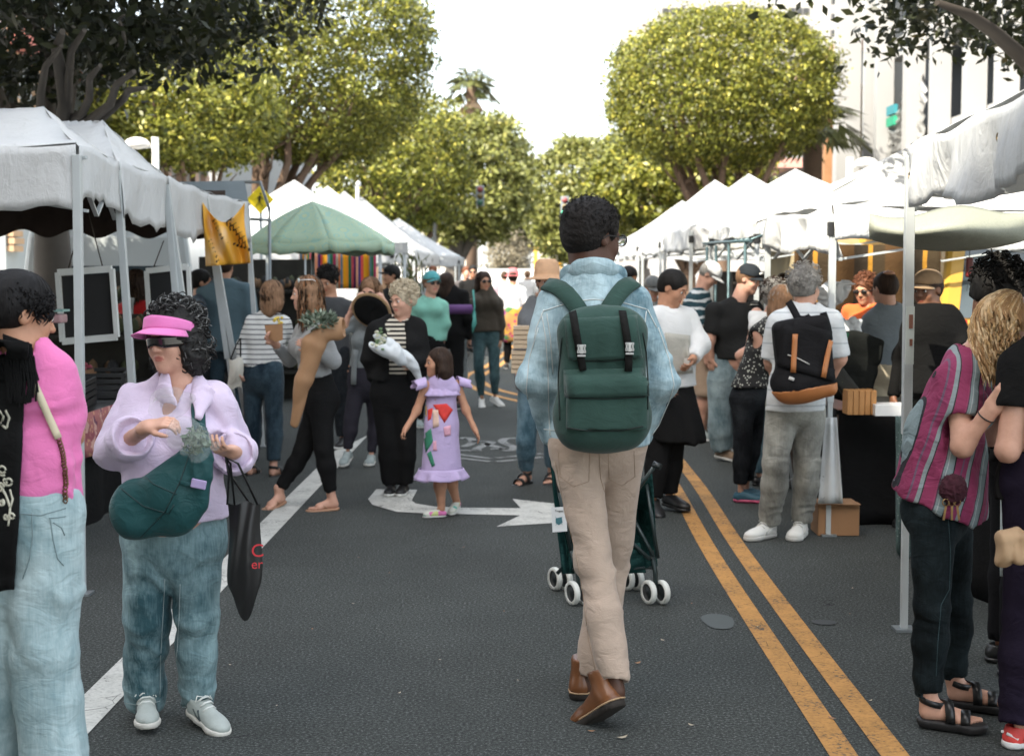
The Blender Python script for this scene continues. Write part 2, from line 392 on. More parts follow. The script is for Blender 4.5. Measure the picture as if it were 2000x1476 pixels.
# ---------------------------------------------------------------- people
SK = {'fair': (.62, .38, .28), 'tan': (.48, .27, .17), 'olive': (.42, .24, .15), 'dark': (.085, .042, .026), 'brown': (.22, .11, .065)}
EYEW = plain('eye white', (.75, .72, .68), .2, 0, .02, 5, 0); EYED = plain('eye iris', (.02, .012, .008), .1, 0, .05, 5, 0)
LENS = plain('dark lens', (.012, .011, .010), .08, 0, .02, 5, 0, spec=.7); BLACKP = plain('black plastic', (.018, .018, .017), .35, 0, .1, 8, .05)
class Person:
    def __init__(s, label, D, u, H=1.68, face=0.0, sex='f', fat=1.0, skin='fair', lod=1, head=None, group=None, rootv=None):
        s.H = H; s.k = H/1.72; s.sex = sex; s.fat = fat; s.lod = lod; s.skin = skin; s.D = D
        g = W(u, 700, D); s.base = np.array([g[0], D, 0.0])
        s.root = thing('person', label, 'person', s.base, 0, group)
        a = R(face); s.fwd = np.array([math.sin(a), -math.cos(a), 0]); s.left = np.array([math.cos(a), math.sin(a), 0]); s.up = np.array([0, 0, 1.0])
        sh = (.118 if sex == 'm' else .104)*H; hp = .052*H; f, l, z = s.fwd, s.left, s.up
        P = lambda x, y, h: l*x + f*y + z*(h*H)
        s.J = J = {'neck': P(0, -.01, .835), 'chest': P(0, 0, .735), 'waist': P(0, 0, .625), 'pelvis': P(0, -.005, .535), 'head': P(0, .02, .925)}
        for n, q in (('L', 1), ('R', -1)):
            J['sh'+n] = P(q*sh, 0, .795); J['el'+n] = P(q*(sh+.05), -.02, .63); J['wr'+n] = P(q*(sh+.05), .05, .49)
            J['hip'+n] = P(q*hp, 0, .52); J['kn'+n] = P(q*hp*1.1, .015, .285); J['an'+n] = P(q*hp*1.15, -.02, .05)
            J['toe'+n] = P(q*(hp*1.15+.03), .125*H, 0); J['heel'+n] = P(q*hp*1.15, -.05*H*.9, 0)
        s.head_a = head[0] if head else face; s.head_p = head[1] if head and len(head) > 1 else 0; s.head_r = head[2] if head and len(head) > 2 else 0
        s.hs = (H/1.72)**.5*1.0; s.body = SDF(); s.hboxes = []; s.hand_cfg = {'L': None, 'R': None}
    def px(s, u, v, dd=0.0): return W(u, v, s.D+dd)-s.base
    def set(s, **kw):
        for k, q in kw.items(): s.J[k] = s.px(*q) if len(q) == 3 and abs(q[0]) > 3 else np.array(q, float)
        return s
    def feet(s, side, heel_px, toe_px, ddh=0.0, ddt=0.0, lift=None):
        """sole points of one foot: heel and toe, and the ankle over the heel"""
        h = s.px(*heel_px, ddh); t = s.px(*toe_px, ddt)
        h[2] = max(h[2], .001); t[2] = max(t[2], .001)
        s.J['heel'+side] = h; s.J['toe'+side] = t
        d = nrm(t-h); lat = nrm(np.cross(d, [0, 0, 1])); up = nrm(np.cross(lat, d)); s.J['an'+side] = h + d*.045*s.k*1.1 + up*.085*s.k
    def frame(s):
        J = s.J; left = nrm(J['shL']-J['shR']); up = nrm(J['neck']-J['pelvis']); f = nrm(np.cross(left, up)); return left, f, up
    def hframe(s):
        a, p, r = R(s.head_a), R(s.head_p), R(s.head_r); f = np.array([math.sin(a), -math.cos(a), 0]); l = np.array([math.cos(a), math.sin(a), 0]); u = np.array([0, 0, 1.0])
        f2 = f*math.cos(p)-u*math.sin(p); u2 = u*math.cos(p)+f*math.sin(p); l2 = l*math.cos(r)+u2*math.sin(r); u3 = u2*math.cos(r)-l*math.sin(r)
        return l2, f2, u3
    def hp(s, x, y, z): l, f, u = s.hframe(); return s.J['head'] + (l*x+f*y+u*z)*s.hs
    def HM(s): return np.array(s.hframe())
    def headsdf(s, S):
        k = s.hs; M = s.HM(); h = s.hp; fem = s.sex == 'f'
        S.ell(h(0, -.008, .030), np.array([.072, .090, .083])*k, M, .02)
        S.ell(h(0, .022, -.022), np.array([.056, .064, .082])*k, M, .03)
        S.ell(h(0, .036, -.070), np.array([.047 if fem else .052, .046, .036])*k, M, .03)
        S.ell(h(0, .070, -.096), np.array([.018 if fem else .022, .017, .016])*k, M, .028)
        for q in (-1, 1):
            S.ell(h(q*.036, .060, -.030), np.array([.022, .022, .024])*k, M, .025)
            S.ell(h(q*.031, .096, .004), np.array([.017, .013, .0115])*k, M, .012, 's')
            S.ell(h(q*.031, .074, .003), np.array([.0150, .0145, .0120])*k, M, .006)
            S.cone(h(q*.012, .087, .020), h(q*.044, .074, .020), .0075*k, .006*k, .014)
        S.cone(h(0, .083, .008), h(0, .104, -.026), .0075*k, .0105*k, .012)
        for q in (-1, 1): S.ell(h(q*.010, .094, -.029), np.array([.0075, .0085, .006])*k, M, .008)
        S.ell(h(0, .088, -.0545), np.array([.021, .0085, .0048])*k, M, .006); S.ell(h(0, .086, -.0660), np.array([.018, .009, .0055])*k, M, .006)
        S.ell(h(0, .0985, -.0600), np.array([.020, .006, .0016])*k, M, .003, 's')
        for q in (-1, 1):
            S.ell(h(q*.073, -.008, -.004), np.array([.010, .019, .031])*k, M, .006)
            S.ell(h(q*.083, -.002, .000), np.array([.008, .010, .017])*k, M, .006, 's')
    def arm(s, S, n, inf=0.0, t0=0.0, t1=1.0, ks=.03, r=(.052, .043, .040, .027), flare=0.0):
        """one arm from t0 to t1 (1 = elbow, 2 = wrist)"""
        J = s.J; f = s.k*(.75+.25*s.fat)*(1.0 if s.sex == 'm' else .88); A, E, Wr = J['sh'+n], J['el'+n], J['wr'+n]
        if t1 <= 1:
            S.cone(A, A+(E-A)*t1, r[0]*f+inf, (r[0]+(r[1]-r[0])*t1)*f+inf+flare, ks)
        else:
            S.cone(A, E, r[0]*f+inf, r[1]*f+inf, ks); q = t1-1
            S.cone(E, E+(Wr-E)*q, r[2]*f+inf, (r[2]+(r[3]-r[2])*q)*f+inf+flare, ks)
    def torso(s, S, inf=0.0, k=.05, low=True, boob=True):
        J = s.J; l, f, u = s.frame(); w = s.k*s.fat; m = s.sex == 'm'
        ch, wa, hi = (.158, .138, .150) if m else (.132, .118, .155)
        S.cone(J['shL']-l*.015-u*.008, J['shR']+l*.015-u*.008, .040*s.k+inf, None, k); S.cone(J['neck']-u*.02, (J['shL']+J['neck'])/2-u*.012, .045*s.k+inf, .036*s.k+inf, k); S.cone(J['neck']-u*.02, (J['shR']+J['neck'])/2-u*.012, .045*s.k+inf, .036*s.k+inf, k)
        S.cone(J['neck']-u*.03, J['chest'], .072*s.k+inf, ch*w*.92+inf, k, f, .66)
        S.cone(J['chest'], J['waist'], ch*w+inf, wa*w+inf, k, f, .70+.06*(s.fat-1))
        S.cone(J['waist'], J['pelvis'], wa*w+inf, hi*w+inf, k, f, .74+.06*(s.fat-1))
        if not m and boob:
            for q in (-1, 1): S.ell(J['chest']+l*q*.066*w+f*(.070*w)+u*.005, np.array([.062, .058, .060])*w+inf, None, .04)
        if s.fat > 1.15: S.ell(J['waist']+f*.05*w-u*.03, np.array([.13, .12, .14])*w+inf*.5, None, .05)
    def legs(s, S, n, inf=0.0, t1=2.0, k=.03, r=(.088, .062, .058, .036), flare=0.0, seat=True):
        J = s.J; f = s.k*(.6+.4*s.fat)*(1.0 if s.sex == 'm' else .98); A, K, N_ = J['hip'+n], J['kn'+n], J['an'+n]
        S.cone(A, K, r[0]*f+inf, r[1]*f+inf+flare*.2, k)
        q = t1-1; e = K+(N_-K)*q; rr = (r[2]+(r[3]-r[2])*q)*f+inf+flare
        mid = K+(N_-K)*min(q, .35)
        S.cone(K, mid, r[2]*f+inf+flare*.2, (.060 if q > .3 else .058)*f+inf+flare*.4, k); S.cone(mid, e, .060*f+inf+flare*.4, rr, k)
    def hand(s, S, n, d=None, pn=None, curl=35, spread=1.0, thumb=1.0, curls=None):
        """palm, four fingers of unequal length and a thumb from the side of the palm"""
        J = s.J; wr = J['wr'+n]; d = nrm(wr-J['el'+n]) if d is None else nrm(d); l, f, u = s.frame()
        if pn is None: pn = (-l if n == 'L' else l)
        pn = nrm(pn - d*np.dot(pn, d)); lat = nrm(np.cross(d, pn)); lat = lat if n == 'L' else -lat
        # lat points to the thumb side for a hanging hand (towards the front)
        if np.dot(lat, f) < 0 and s.hand_cfg[n] is None: lat = -lat
        if s.hand_cfg[n] is not None: lat = lat*s.hand_cfg[n]
        k = s.k*(1.0 if s.sex == 'm' else .9)
        pc = wr+d*.048*k; S.cone(wr-d*.03, wr+d*.012*k, .026*k, .026*k, .02, pn, .8)
        for q in (-.026, -.009, .009, .026): S.cone(wr+d*.02*k+lat*q*.8*k, wr+d*.082*k+lat*q*k, .0155*k, .0125*k, .012, pn, .85)
        L = {-.027: .062, -.009: .078, .009: .083, .027: .074}
        for i, (q, ln) in enumerate(L.items()):
            c = R(curl if curls is None else curls[i]); p = wr+d*.084*k+lat*q*k; ang = c*.55; ln = ln*k
            for j, fr in enumerate((.44, .31, .25)):
                dd = nrm(d*math.cos(ang)+pn*math.sin(ang)+lat*q*4*(spread-.7)); e = p+dd*ln*fr; S.cone(p, e, (.0088-.0008*j)*k, (.0080-.0008*j)*k, .003); p = e; ang += c*.9
        tb = wr+d*.022*k+lat*.022*k; t1 = tb+nrm(d*.75+lat*.62*thumb+pn*.35)*.040*k; t2 = t1+nrm(d*.9+lat*.2*thumb+pn*.4)*.030*k; t3 = t2+nrm(d*.9+pn*.5)*.022*k
        S.cone(tb, t1, .0145*k, .0115*k, .012); S.cone(t1, t2, .0105*k, .0095*k, .004); S.cone(t2, t3, .0095*k, .0078*k, .004)
        c = wr+d*.085*k+pn*.02; s.hboxes.append((c-.115*k, c+.115*k))
    def foot_frame(s, n):
        h, t = s.J['heel'+n], s.J['toe'+n]; d = nrm(t-h); lat = nrm(np.cross(d, [0, 0, 1])); return h, d, lat, nrm(np.cross(lat, d))
    def foot(s, S, n):
        h, d, lat, u = s.foot_frame(n); k = s.k*(1 if s.sex == 'm' else .92); p = lambda x, y, z: h+(d*x+lat*y+u*z)*k
        S.cone(s.J['an'+n]+u*.03, p(.04, 0, .045), .034*k, .032*k, .02); S.cone(p(.03, 0, .03), p(.15, 0, .028), .029*k, .024*k, .02); S.cone(p(.045, 0, .065), p(.16, 0, .028), .028*k, .018*k, .02)
        S.cone(p(.15, -.025, .022), p(.155, .025, .02), .020*k, .018*k, .02)
        sg = 1 if n == 'R' else -1
        for i in range(5): y = (-.030+.0145*i)*sg; S.cone(p(.17, y, .016), p(.228-.010*i, y*1.05, .013), (.0125 if i == 0 else .0095)*k, (.0115 if i == 0 else .0078)*k, .003)
        c = p(.11, 0, .04); s.hboxes.append((c-.16*k, c+.16*k))
    def finish(s, hands=('L', 'R'), feet=False, covered=True, hand=None, neckr=.052):
        S = s.body; J = s.J; l, f, u = s.frame(); hand = hand or {}
        s.torso(S, -.020)
        S.cone(s.hp(0, -.022, -.055), J['neck']-u*.02, neckr*s.k*(1.08 if s.sex == 'm' else .95), (neckr+.012)*s.k, .03)
        s.headsdf(S)
        for n in 'LR':
            s.arm(S, n, t1=2.0); s.legs(S, n, -.012 if covered else 0)
            if n in hands: s.hand(S, n, **hand.get(n, {}))
            else: S.cone(J['wr'+n], J['wr'+n]+nrm(J['wr'+n]-J['el'+n])*.1*s.k, .028*s.k, .02*s.k, .02)
            if feet: s.foot(S, n)
            else: S.cone(J['an'+n], (J['toe'+n]*.5+J['heel'+n]*.5)+np.array([0, 0, .04]), .022*s.k, .016*s.k, .02)
        rb, rh, rf = ((.017, .0042, .0038), (.028, .0078, .008), (.04, .0125, .02))[s.lod]
        if s.H < 1.3: rb = .008
        c = J['head']; hb = (c-np.array([.15, .15, .155])*s.hs, c+np.array([.15, .15, .14])*s.hs)
        parts = []; holes = []
        if s.lod < 2: boxes = [(hb, rh)]+[(b, rf) for b in s.hboxes]
        else: boxes = [(hb, rh)]
        for (b, r_) in boxes:
            parts.append(S.mesh(r_, (b[0]-2*r_, b[1]+2*r_))); holes.append((b[0]+2*r_, b[1]-2*r_))
        parts.append(S.mesh(rb, None, None, holes)); V, Q = joinm([p for p in parts if len(p[1])])
        # lips get their own colour
        cen = V[Q].mean(1); M = s.HM(); q = ((cen-J['head'])@M.T)/s.hs
        lip = (np.abs(q[:, 0]) < .021) & (q[:, 1] > .082) & (np.abs(q[:, 2]+.060) < .0105-.18*np.abs(q[:, 0]))
        cb = SK[s.skin] if isinstance(s.skin, str) else s.skin; nm = str(s.skin)
        mats = [skinmat('skin '+nm, cb), skinmat('lips '+nm, (cb[0]*.85, cb[1]*.55, cb[2]*.58), .4)]
        o = link('body', npmesh('body', V, Q, True, lip.astype(int)), s.root, mats)
        if s.lod < 2:
            for sd in (-1, 1):
                mb = MB(); r = .0126*s.hs; c = s.hp(sd*.031, .0775, .003); lM = Matrix([list(map(float, r_)) for r_ in s.HM()]).transposed()
                prof = [(r*math.sin(a), -r*math.cos(a)) for a in [math.pi*i/8 for i in range(9)]]
                mb.lathe(prof, c, 10); c2 = s.hp(sd*.031, .0790, .003); mb.lathe([(p*.62, z*.9) for p, z in prof], c2+M[1]*.0042, 10, 1); mb.build('eye', [EYEW, EYED], s.root)
        return o
    # -------------------------------------------------- clothes
    def cl(s, name, S, mat, disp=None, res=None, parent=None, hole=None):
        r = res or (.0085, .0145, .021)[s.lod]
        V, Q = S.mesh(r, None, disp, hole); return link(name, npmesh(name, V, Q), parent or s.root, mat)
    def cutend(s, S, p, d, r): S.cone(p+d*(r+.001), p+d*(r+.20), r, r*1.1, .006, op='s')
    def shirt(s, mat, sleeve=2.0, hem=.50, loose=.012, name='shirt', sl=.010, tilt=0.0, amp=.004, neck=.062, seed=1, flare=0.0, foci=(), hemp=None, parent=None, sflare=0.0, boob=True, sub=None, pre=None, v=None, dispf=14.):
        J = s.J; l, f, u = s.frame(); S = SDF(); s.torso(S, loose, boob=boob)
        if hem < .54:
            w = s.k*s.fat; S.cone(J['pelvis'], J['pelvis']-u*(.54-hem+.1)*s.H, (.155 if s.sex == 'f' else .150)*w+loose, (.155 if s.sex == 'f' else .150)*w+loose+flare, .05, f, .76)
        hp_ = hemp if hemp is not None else J['pelvis']*0+np.array([J['pelvis'][0], J['pelvis'][1], hem*s.H])
        if pre: pre(S)
        S.plane(hp_, nrm(-np.array([0, 0, 1.0])+f*tilt))
        for n in 'LR':
            if sleeve <= 0: continue
            s.arm(S, n, sl, t1=sleeve, ks=.035, flare=sflare)
            A, E, Wr = J['sh'+n], J['el'+n], J['wr'+n]
            e, d = (A+(E-A)*sleeve, nrm(E-A)) if sleeve <= 1 else (E+(Wr-E)*(sleeve-1), nrm(Wr-E))
            s.cutend(S, e, d, .05*s.k*s.fat+sl+sflare)
        if sleeve <= 0:
            for n, q in (('L', 1), ('R', -1)): S.cone(J['sh'+n]+l*q*.015-u*.05, J['sh'+n]+l*q*.2, .062*s.k, .08*s.k, .01, op='s')
        S.cone(J['neck']-u*.012, s.J['head'], neck*s.k, neck*s.k*1.15, .01, op='s')
        if v is not None: S.cone(J['neck']+f*.07-u*.01, J['neck']+f*.12-u*v, .034, .008, .01, op='s')
        S.plane(J['pelvis']*0+J['neck']+u*.055, u)
        if sub: sub(S)
        fo = [] if amp == 0 else [(J['waist'], .10, amp*1.3, nrm(u+.3*l), 70)]
        for n in 'LR':
            if sleeve > 1: fo.append((J['el'+n], .07, amp*1.6, nrm(J['wr'+n]-J['sh'+n]), 110)); fo.append((J['wr'+n], .06, amp*1.2, nrm(J['wr'+n]-J['el'+n]), 120))
            fo.append((J['sh'+n]-u*.08, .06, amp*1.2, nrm(l*(1 if n == 'L' else -1)+u), 75))
        return s.cl(name, S, mat, wrinkle(seed, amp, dispf, (1, 1, .7), fo+list(foci)), parent=parent)
    def trousers(s, mat, hem=1.88, res=None, inf=.010, flare=.004, name='trousers', top=.60, amp=.004, seed=2, r=(.088, .062, .058, .036), knee=1.0, foci=()):
        J = s.J; l, f, u = s.frame(); S = SDF(); w = s.k*s.fat; hi = .150 if s.sex == 'm' else .155
        for n in 'LR': s.legs(S, n, inf, t1=hem, k=.022, r=r, flare=flare)
        S.cone(J['waist']*.35+J['pelvis']*.65+u*.05, J['pelvis'], .142*w+inf*.6, hi*w+inf*.5, .03, f, .74)
        S.cone(J['pelvis'], (J['hipL']+J['hipR'])/2, hi*w+inf*.5, hi*.9*w, .03, f, .74)
        for n in 'LR': S.ell(J['pelvis']*.5+J['hip'+n]*.5-f*.045*w-u*.01, np.array([.085, .085, .095])*w, None, .04)
        S.plane(np.array([J['pelvis'][0], J['pelvis'][1], top*s.H]), u)
        fo = []
        for n in 'LR':
            K, A = J['kn'+n], J['an'+n]; q = hem-1; e = K+(A-K)*q; s.cutend(S, e, nrm(A-K), .055*s.k+inf+flare)
            fo += [(K, .07, amp*1.5*knee, nrm(A-J['hip'+n]), 95), (e+(K-A)*.1, .07, amp*1.9, nrm(A-K), 105), (J['hip'+n]-u*.06, .07, amp*1.2, nrm(u+.6*l), 80)]
        return s.cl(name, S, mat, wrinkle(seed, amp, 12, (1, 1, .6), fo+list(foci)), (.0095, .019, .027)[s.lod])
    def shoe(s, n, mats, kind='sneaker', L=.155, wd=1.0):
        """upper and sole as two parts; mats = (upper, sole)"""
        h, d, lat, u = s.foot_frame(n); k = s.k*(1.05 if s.sex == 'm' else .95); p = lambda x, y, z: h+(d*x+lat*y*wd+u*z)*k
        M = np.array([d, lat, u]); U = SDF(); an = s.J['an'+n]; r = (.0062, .012, .018)[s.lod]
        if kind in ('sneaker', 'boot', 'shoe'):
            hi = {'sneaker': .075, 'boot': .125, 'shoe': .065}[kind]
            U.cone(p(.04, 0, .04), p(.05, 0, hi), .036*k, .038*k, .02, lat, .88); U.cone(p(.04, 0, .038), p(.17, 0, .030), .038*k, .038*k, .02)
            U.cone(p(.06, 0, .07), p(.18, 0, .035), .034*k, .024*k, .02); U.ell(p(.195, 0, .032), np.array([.062, .046, .030])*k, M, .02)
            U.plane(p(0, 0, .016), -u); U.plane(p(.05, 0, hi+.012), nrm(u-d*.15))
            if kind != 'boot': U.cone(p(.05, 0, hi+.008), p(.05, 0, hi+.1), .026*k, .03*k, .008, op='s')
            B = SDF(); B.cone(p(.035, 0, .018), p(.10, 0, .018), .040*k, .036*k, .03); B.cone(p(.10, 0, .018), p(.195, 0, .018), .037*k, .046*k, .03); B.cone(p(.195, 0, .018), p(.222, 0, .018), .046*k, .036*k, .03)
            B.plane(p(0, 0, .024 if kind != 'sneaker' else .028), u); B.plane(p(0, 0, .001), -u)
            s.up_ = s.cl('shoe_upper', U, mats[0], None, r); s.cl('shoe_sole', B, mats[1], None, r)
            if kind == 'sneaker' and s.lod == 0:
                mb = MB()
                for i in range(5):
                    x = .085+.021*i; z = .104-.0125*i
                    mb.tube([p(x, -.030, z-.012), p(x+.004, -.014, z+.003), p(x+.006, .014, z+.003), p(x, .030, z-.012)], .0042*k, 5)
                mb.tube([p(.08, 0, .104), p(.075, .03, .112), p(.09, .045, .095)], .0028*k, 5); mb.tube([p(.08, 0, .104), p(.07, -.03, .108), p(.085, -.04, .085)], .0028*k, 5)
                mb.build('shoelaces', mats[2] if len(mats) > 2 else mats[1], s.root)
                for q in (-1, 1):
                    mb = MB(); mb.tube([p(.07, q*.037, .055), p(.10, q*.040, .035), p(.13, q*.041, .03)], .0045*k, 5); mb.tube([p(.10, q*.036, .062), p(.125, q*.041, .032)], .0045*k, 5); mb.tube([p(-.002, q*.012, .06), p(.03, q*.036, .04)], .006*k, 5); mb.build('shoe_stripe', mats[3] if len(mats) > 3 else mats[1], s.root)
        elif kind in ('sandal', 'flipflop'):
            t = .028 if kind == 'sandal' else .016
            B = SDF(); B.cone(p(.03, 0, 0), p(.10, 0, 0), .040*k, .034*k, .03); B.cone(p(.10, 0, 0), p(.19, 0, 0), .036*k, .047*k, .03); B.cone(p(.19, 0, 0), p(.215, 0, 0), .046*k, .036*k, .03)
            B.plane(p(0, 0, .008), u); B.plane(p(0, 0, -t), -u); s.cl('sandal_sole', B, mats[0], None, r)
            mb = MB()
            if kind == 'sandal':
                def strap(x0, x1, zt, wd_):
                    def fn(a, b): an_ = math.pi*a; return p(x0+(x1-x0)*.5*(1-math.cos(an_))+(b-.5)*wd_, -.044*math.cos(an_), .006+zt*math.sin(an_)**.8)
                    mb.grid(fn, 12, 2)
                strap(.165, .175, .045, .035); strap(.085, .12, .078, .035)
                def fa(a, b): q = 2*math.pi*a; return p(.045+.046*math.cos(q), .040*math.sin(q), .075+.02*(b-.5)*1.2-.012*math.cos(q))
                mb.grid(fa, 16, 2)
                mb.build('sandal_strap', mats[1], s.root, solid=.005)
            else:
                mb.tube([p(.18, .005, .008), p(.165, .003, .045), p(.13, .02, .045), p(.09, .040, .01)], .004*k, 6); mb.tube([p(.165, .003, .045), p(.13, -.02, .045), p(.09, -.040, .01)], .004*k, 6)
                mb.build('sandal_strap', mats[1], s.root)
    # -------------------------------------------------- hair
    def locks(s, mats, n=300, length=.3, wave=.012, r=.0035, az=(60, 300), drop0=75, seed=3, out=1.12, parent=None, sway=(0, 0, 0), top=(0, .02), name='hair_lock', lenv=.25, curl_in=0.0):
        """hair locks that run over the scalp and then hang; az = degrees round the head, 0 = face"""
        rg = random.Random(seed); l, f, u = s.hframe(); mbs = [MB() for _ in mats]; dn = np.array([0, 0, -1.0])
        for i in range(n):
            a = R(rg.uniform(*az)); th_end = R(drop0*rg.uniform(.8, 1.15)); L = length*rg.uniform(1-lenv, 1); o_ = out*rg.uniform(.97, 1.05)
            pts = []; m = 5; t0 = rg.uniform(.12, .85)
            for j in range(m):
                th = th_end*(t0+(1-t0)*j/(m-1)); q = (math.sin(a)*math.sin(th)*.074*o_, -.008+math.cos(a)*math.sin(th)*.092*o_, .030+math.cos(th)*.085*o_); pts.append(s.hp(*q))
            d = nrm(pts[-1]-pts[-2])*.6+dn*.4; ph = rg.uniform(0, 6.28); fr = rg.uniform(.8, 1.3); side = nrm(np.cross(d, f)+1e-6); sw = np.array(sway, float)
            n2 = 7 if s.lod == 0 else 5; p = pts[-1].copy(); ctr = s.hp(0, -.02, -.1)
            for j in range(1, n2+1):
                d = nrm(d*.55+dn*.6+sw*.3); p = p+d*L/n2; od = p-ctr; od[2] = 0
                pts.append(p+side*wave*math.sin(ph+j*fr*1.35)+nrm(od)*(wave*.8*math.cos(ph+j*fr*1.35)-curl_in*(j/n2)**2))
            rr = [r*(.55+.6*math.sin(math.pi*min(1, .15+.8*j/len(pts)))) for j in range(len(pts))]; rr[-1] = r*.15
            mbs[i % len(mats)].tube(pts, rr, 5 if s.lod == 0 else 3, cap=False)
        for mb, mt in zip(mbs, mats):
            if mb.v: mb.build(name, mt, parent or s.root)
    def curls(s, mats, n=600, r=.0022, size=.018, cen=(0, -.015, .03), rad=(.09, .105, .095), face=True, seed=5, zmin=-.2, vis=False, name='hair_curl'):
        rg = random.Random(seed); mbs = [MB() for _ in mats]; i = 0
        while i < n:
            v = nrm([rg.gauss(0, 1), rg.gauss(0, 1), rg.gauss(0, 1)]); q = np.array(cen)+v*np.array(rad)*rg.uniform(.9, 1.08)
            if q[2] < zmin or (face and q[1] > .045 and q[2] < .065) or (vis and q[1] > -.01 and q[2] < .10): continue
            i += 1; p = s.hp(*q); t = nrm(np.cross(v, [rg.gauss(0, 1), rg.gauss(0, 1), rg.gauss(0, 1)])); b = np.cross(t, v); turns = rg.uniform(2.5, 5.5); sz = size*rg.uniform(.5, 1.1)
            M = s.HM(); wv = lambda x: M.T@x
            pts = [p+wv(t*math.cos(turns*j/6)*sz*.6+v*(math.sin(turns*j/6)*sz*.6+j/6*sz*.7)+b*(j/6-.5)*sz) for j in range(7)]
            mbs[i % len(mats)].tube(pts, [r, r, r, r, r*.9, r*.7, r*.2], 4, cap=False)
        for mb, mt in zip(mbs, mats): mb.build(name, mt, s.root)
    def hair(s, mat, kind='short', disp=None, grow=0.0, back=.0, length=.25, res=None, extra=None):
        S = SDF(); k = s.hs; M = s.HM(); h = s.hp; g = 1+grow
        S.ell(h(0, -.014, .036), np.array([.081*g, .098*g, .088*g])*k, M, .02)
        S.ell(h(0, -.045, .0), np.array([.070*g, .060*g, .075*g])*k, M, .03)
        if kind in ('bob', 'long'):
            L = .10 if kind == 'bob' else length
            for q in (-1, 1): S.chain([h(q*.062, -.015, .02), h(q*.068, -.02, -.06), h(q*.068, -.03, -.06)+np.array([0, 0, -max(.02, L-.06)])], [.034*g, .034*g, .030*g], .03)
            S.chain([h(0, -.05, 0), h(0, -.06, -.07), h(0, -.065, -.07)+np.array([0, 0, -max(.02, L-.05)])], [.06*g, .062*g, .055*g], .03, M[1], .7)
        if extra: extra(S, h, M, k)
        S.ell(h(0, .105, -.040), np.array([.066, .070, .100])*k, M, .012, 's')
        if kind == 'short':
            S.ell(h(0, .02, -.125), np.array([.12, .14, .085])*k, M, .012, 's')
            for q in (-1, 1): S.ell(h(q*.085, .012, -.02), np.array([.022, .028, .042])*k, M, .008, 's')
        return s.cl('hair', S, mat, disp, res or (.0045, .010, .013)[s.lod])
    def brows(s, mat, th=.0028):
        mb = MB()
        for q in (-1, 1): mb.tube([s.hp(q*.014, .0925, .0185), s.hp(q*.026, .0905, .024), s.hp(q*.038, .0835, .0235), s.hp(q*.047, .075, .019)], [th*s.hs, th*1.2*s.hs, th*s.hs, th*.4*s.hs], 6)
        mb.build('eyebrow', mat, s.root)
    def shades(s, mat=None, up=0.0, frame=None, big=1.0, y=.0, lift=(0, 0), wrap=False):
        if lift[1] < .05:
            for o in [o for o in s.root.children if o.name.split('.')[0] == 'eye']: bpy.data.objects.remove(o)
        mat = mat or LENS; frame = frame or BLACKP; h = s.hp; S = SDF(); M = s.HM(); k = s.hs
        z0 = .001+lift[1]; y0 = .093+y+lift[0]
        if wrap:
            mb = MB()
            def fn(a, b): an = (a-.5)*2.7; return h(math.sin(an)*.080, -.005+math.cos(an)*.112, z0+.022-.044*b+(.010*math.cos(an*3.4)*b if abs(an) < .46 else -.004*b*0)+.002*math.cos(an))
            mb.grid(fn, 24, 4); mb.build('sunglass_lens', mat, s.root, solid=.003); return
        for q in (-1, 1): S.ell(h(q*.033, y0, z0), np.array([.030*big, .0095, .021*big])*k, M, .004)
        s.cl('sunglass_lens', S, mat, None, (.0035, .006, .009)[s.lod])
        mb = MB()
        mb.tube([h(-.01, y0+.004, z0+.008), h(.01, y0+.004, z0+.008)], .003*k, 6)
        for q in (-1, 1): mb.tube([h(q*.058, y0-.006, z0+.006), h(q*.074, y0-.03, z0+.006), h(q*.078, .0+lift[0], z0+.004), h(q*.078, -.018+lift[0], z0-.01)], .0030*k*big, 6)
        mb.build('sunglass_frame', frame, s.root)
    def cap(s, mat, brim=None, visor=False, tilt=0.0, name='cap', up=0.0, bl=.085):
        """baseball cap: dome and curved brim"""
        h = s.hp; S = SDF(); M = s.HM(); k = s.hs
        if not visor:
            S.ell(h(0, -.006, .040+up), np.array([.088, .106, .092])*k, M, .01); S.plane(h(0, 0, .035+up), nrm(-M[2]+M[1]*.10)); s.cl(name, S, mat, wrinkle(4, .0015, 30), (.0045, .0075, .011)[s.lod])
        mb = MB()
        def fn(a, b):
            t = (a-.5)*2; x = t*.073; y = math.sqrt(max(0, 1-t*t*.72)); r0 = .080*y-.002; r1 = r0+bl*(1-abs(t)**2.6)*b
            return h(x*(1+.06*b), r0*(1-b)+r1*b if b < 1 else r1, .046+up-.028*abs(t)**2-b*(.012+tilt))
        mb.grid(fn, 16, 6); mb.build(name+'_brim', brim or mat, s.root, solid=.004)
from mathutils.bvhtree import BVHTree
_bv = {}
def bvh(o):
    if o.name not in _bv:
        me = o.data; V = np.empty(len(me.vertices)*3, np.float32); me.vertices.foreach_get('co', V); V = V.reshape(-1, 3)
        _bv[o.name] = BVHTree.FromPolygons([tuple(map(float, p)) for p in V], [tuple(p.vertices) for p in me.polygons])
    return _bv[o.name]
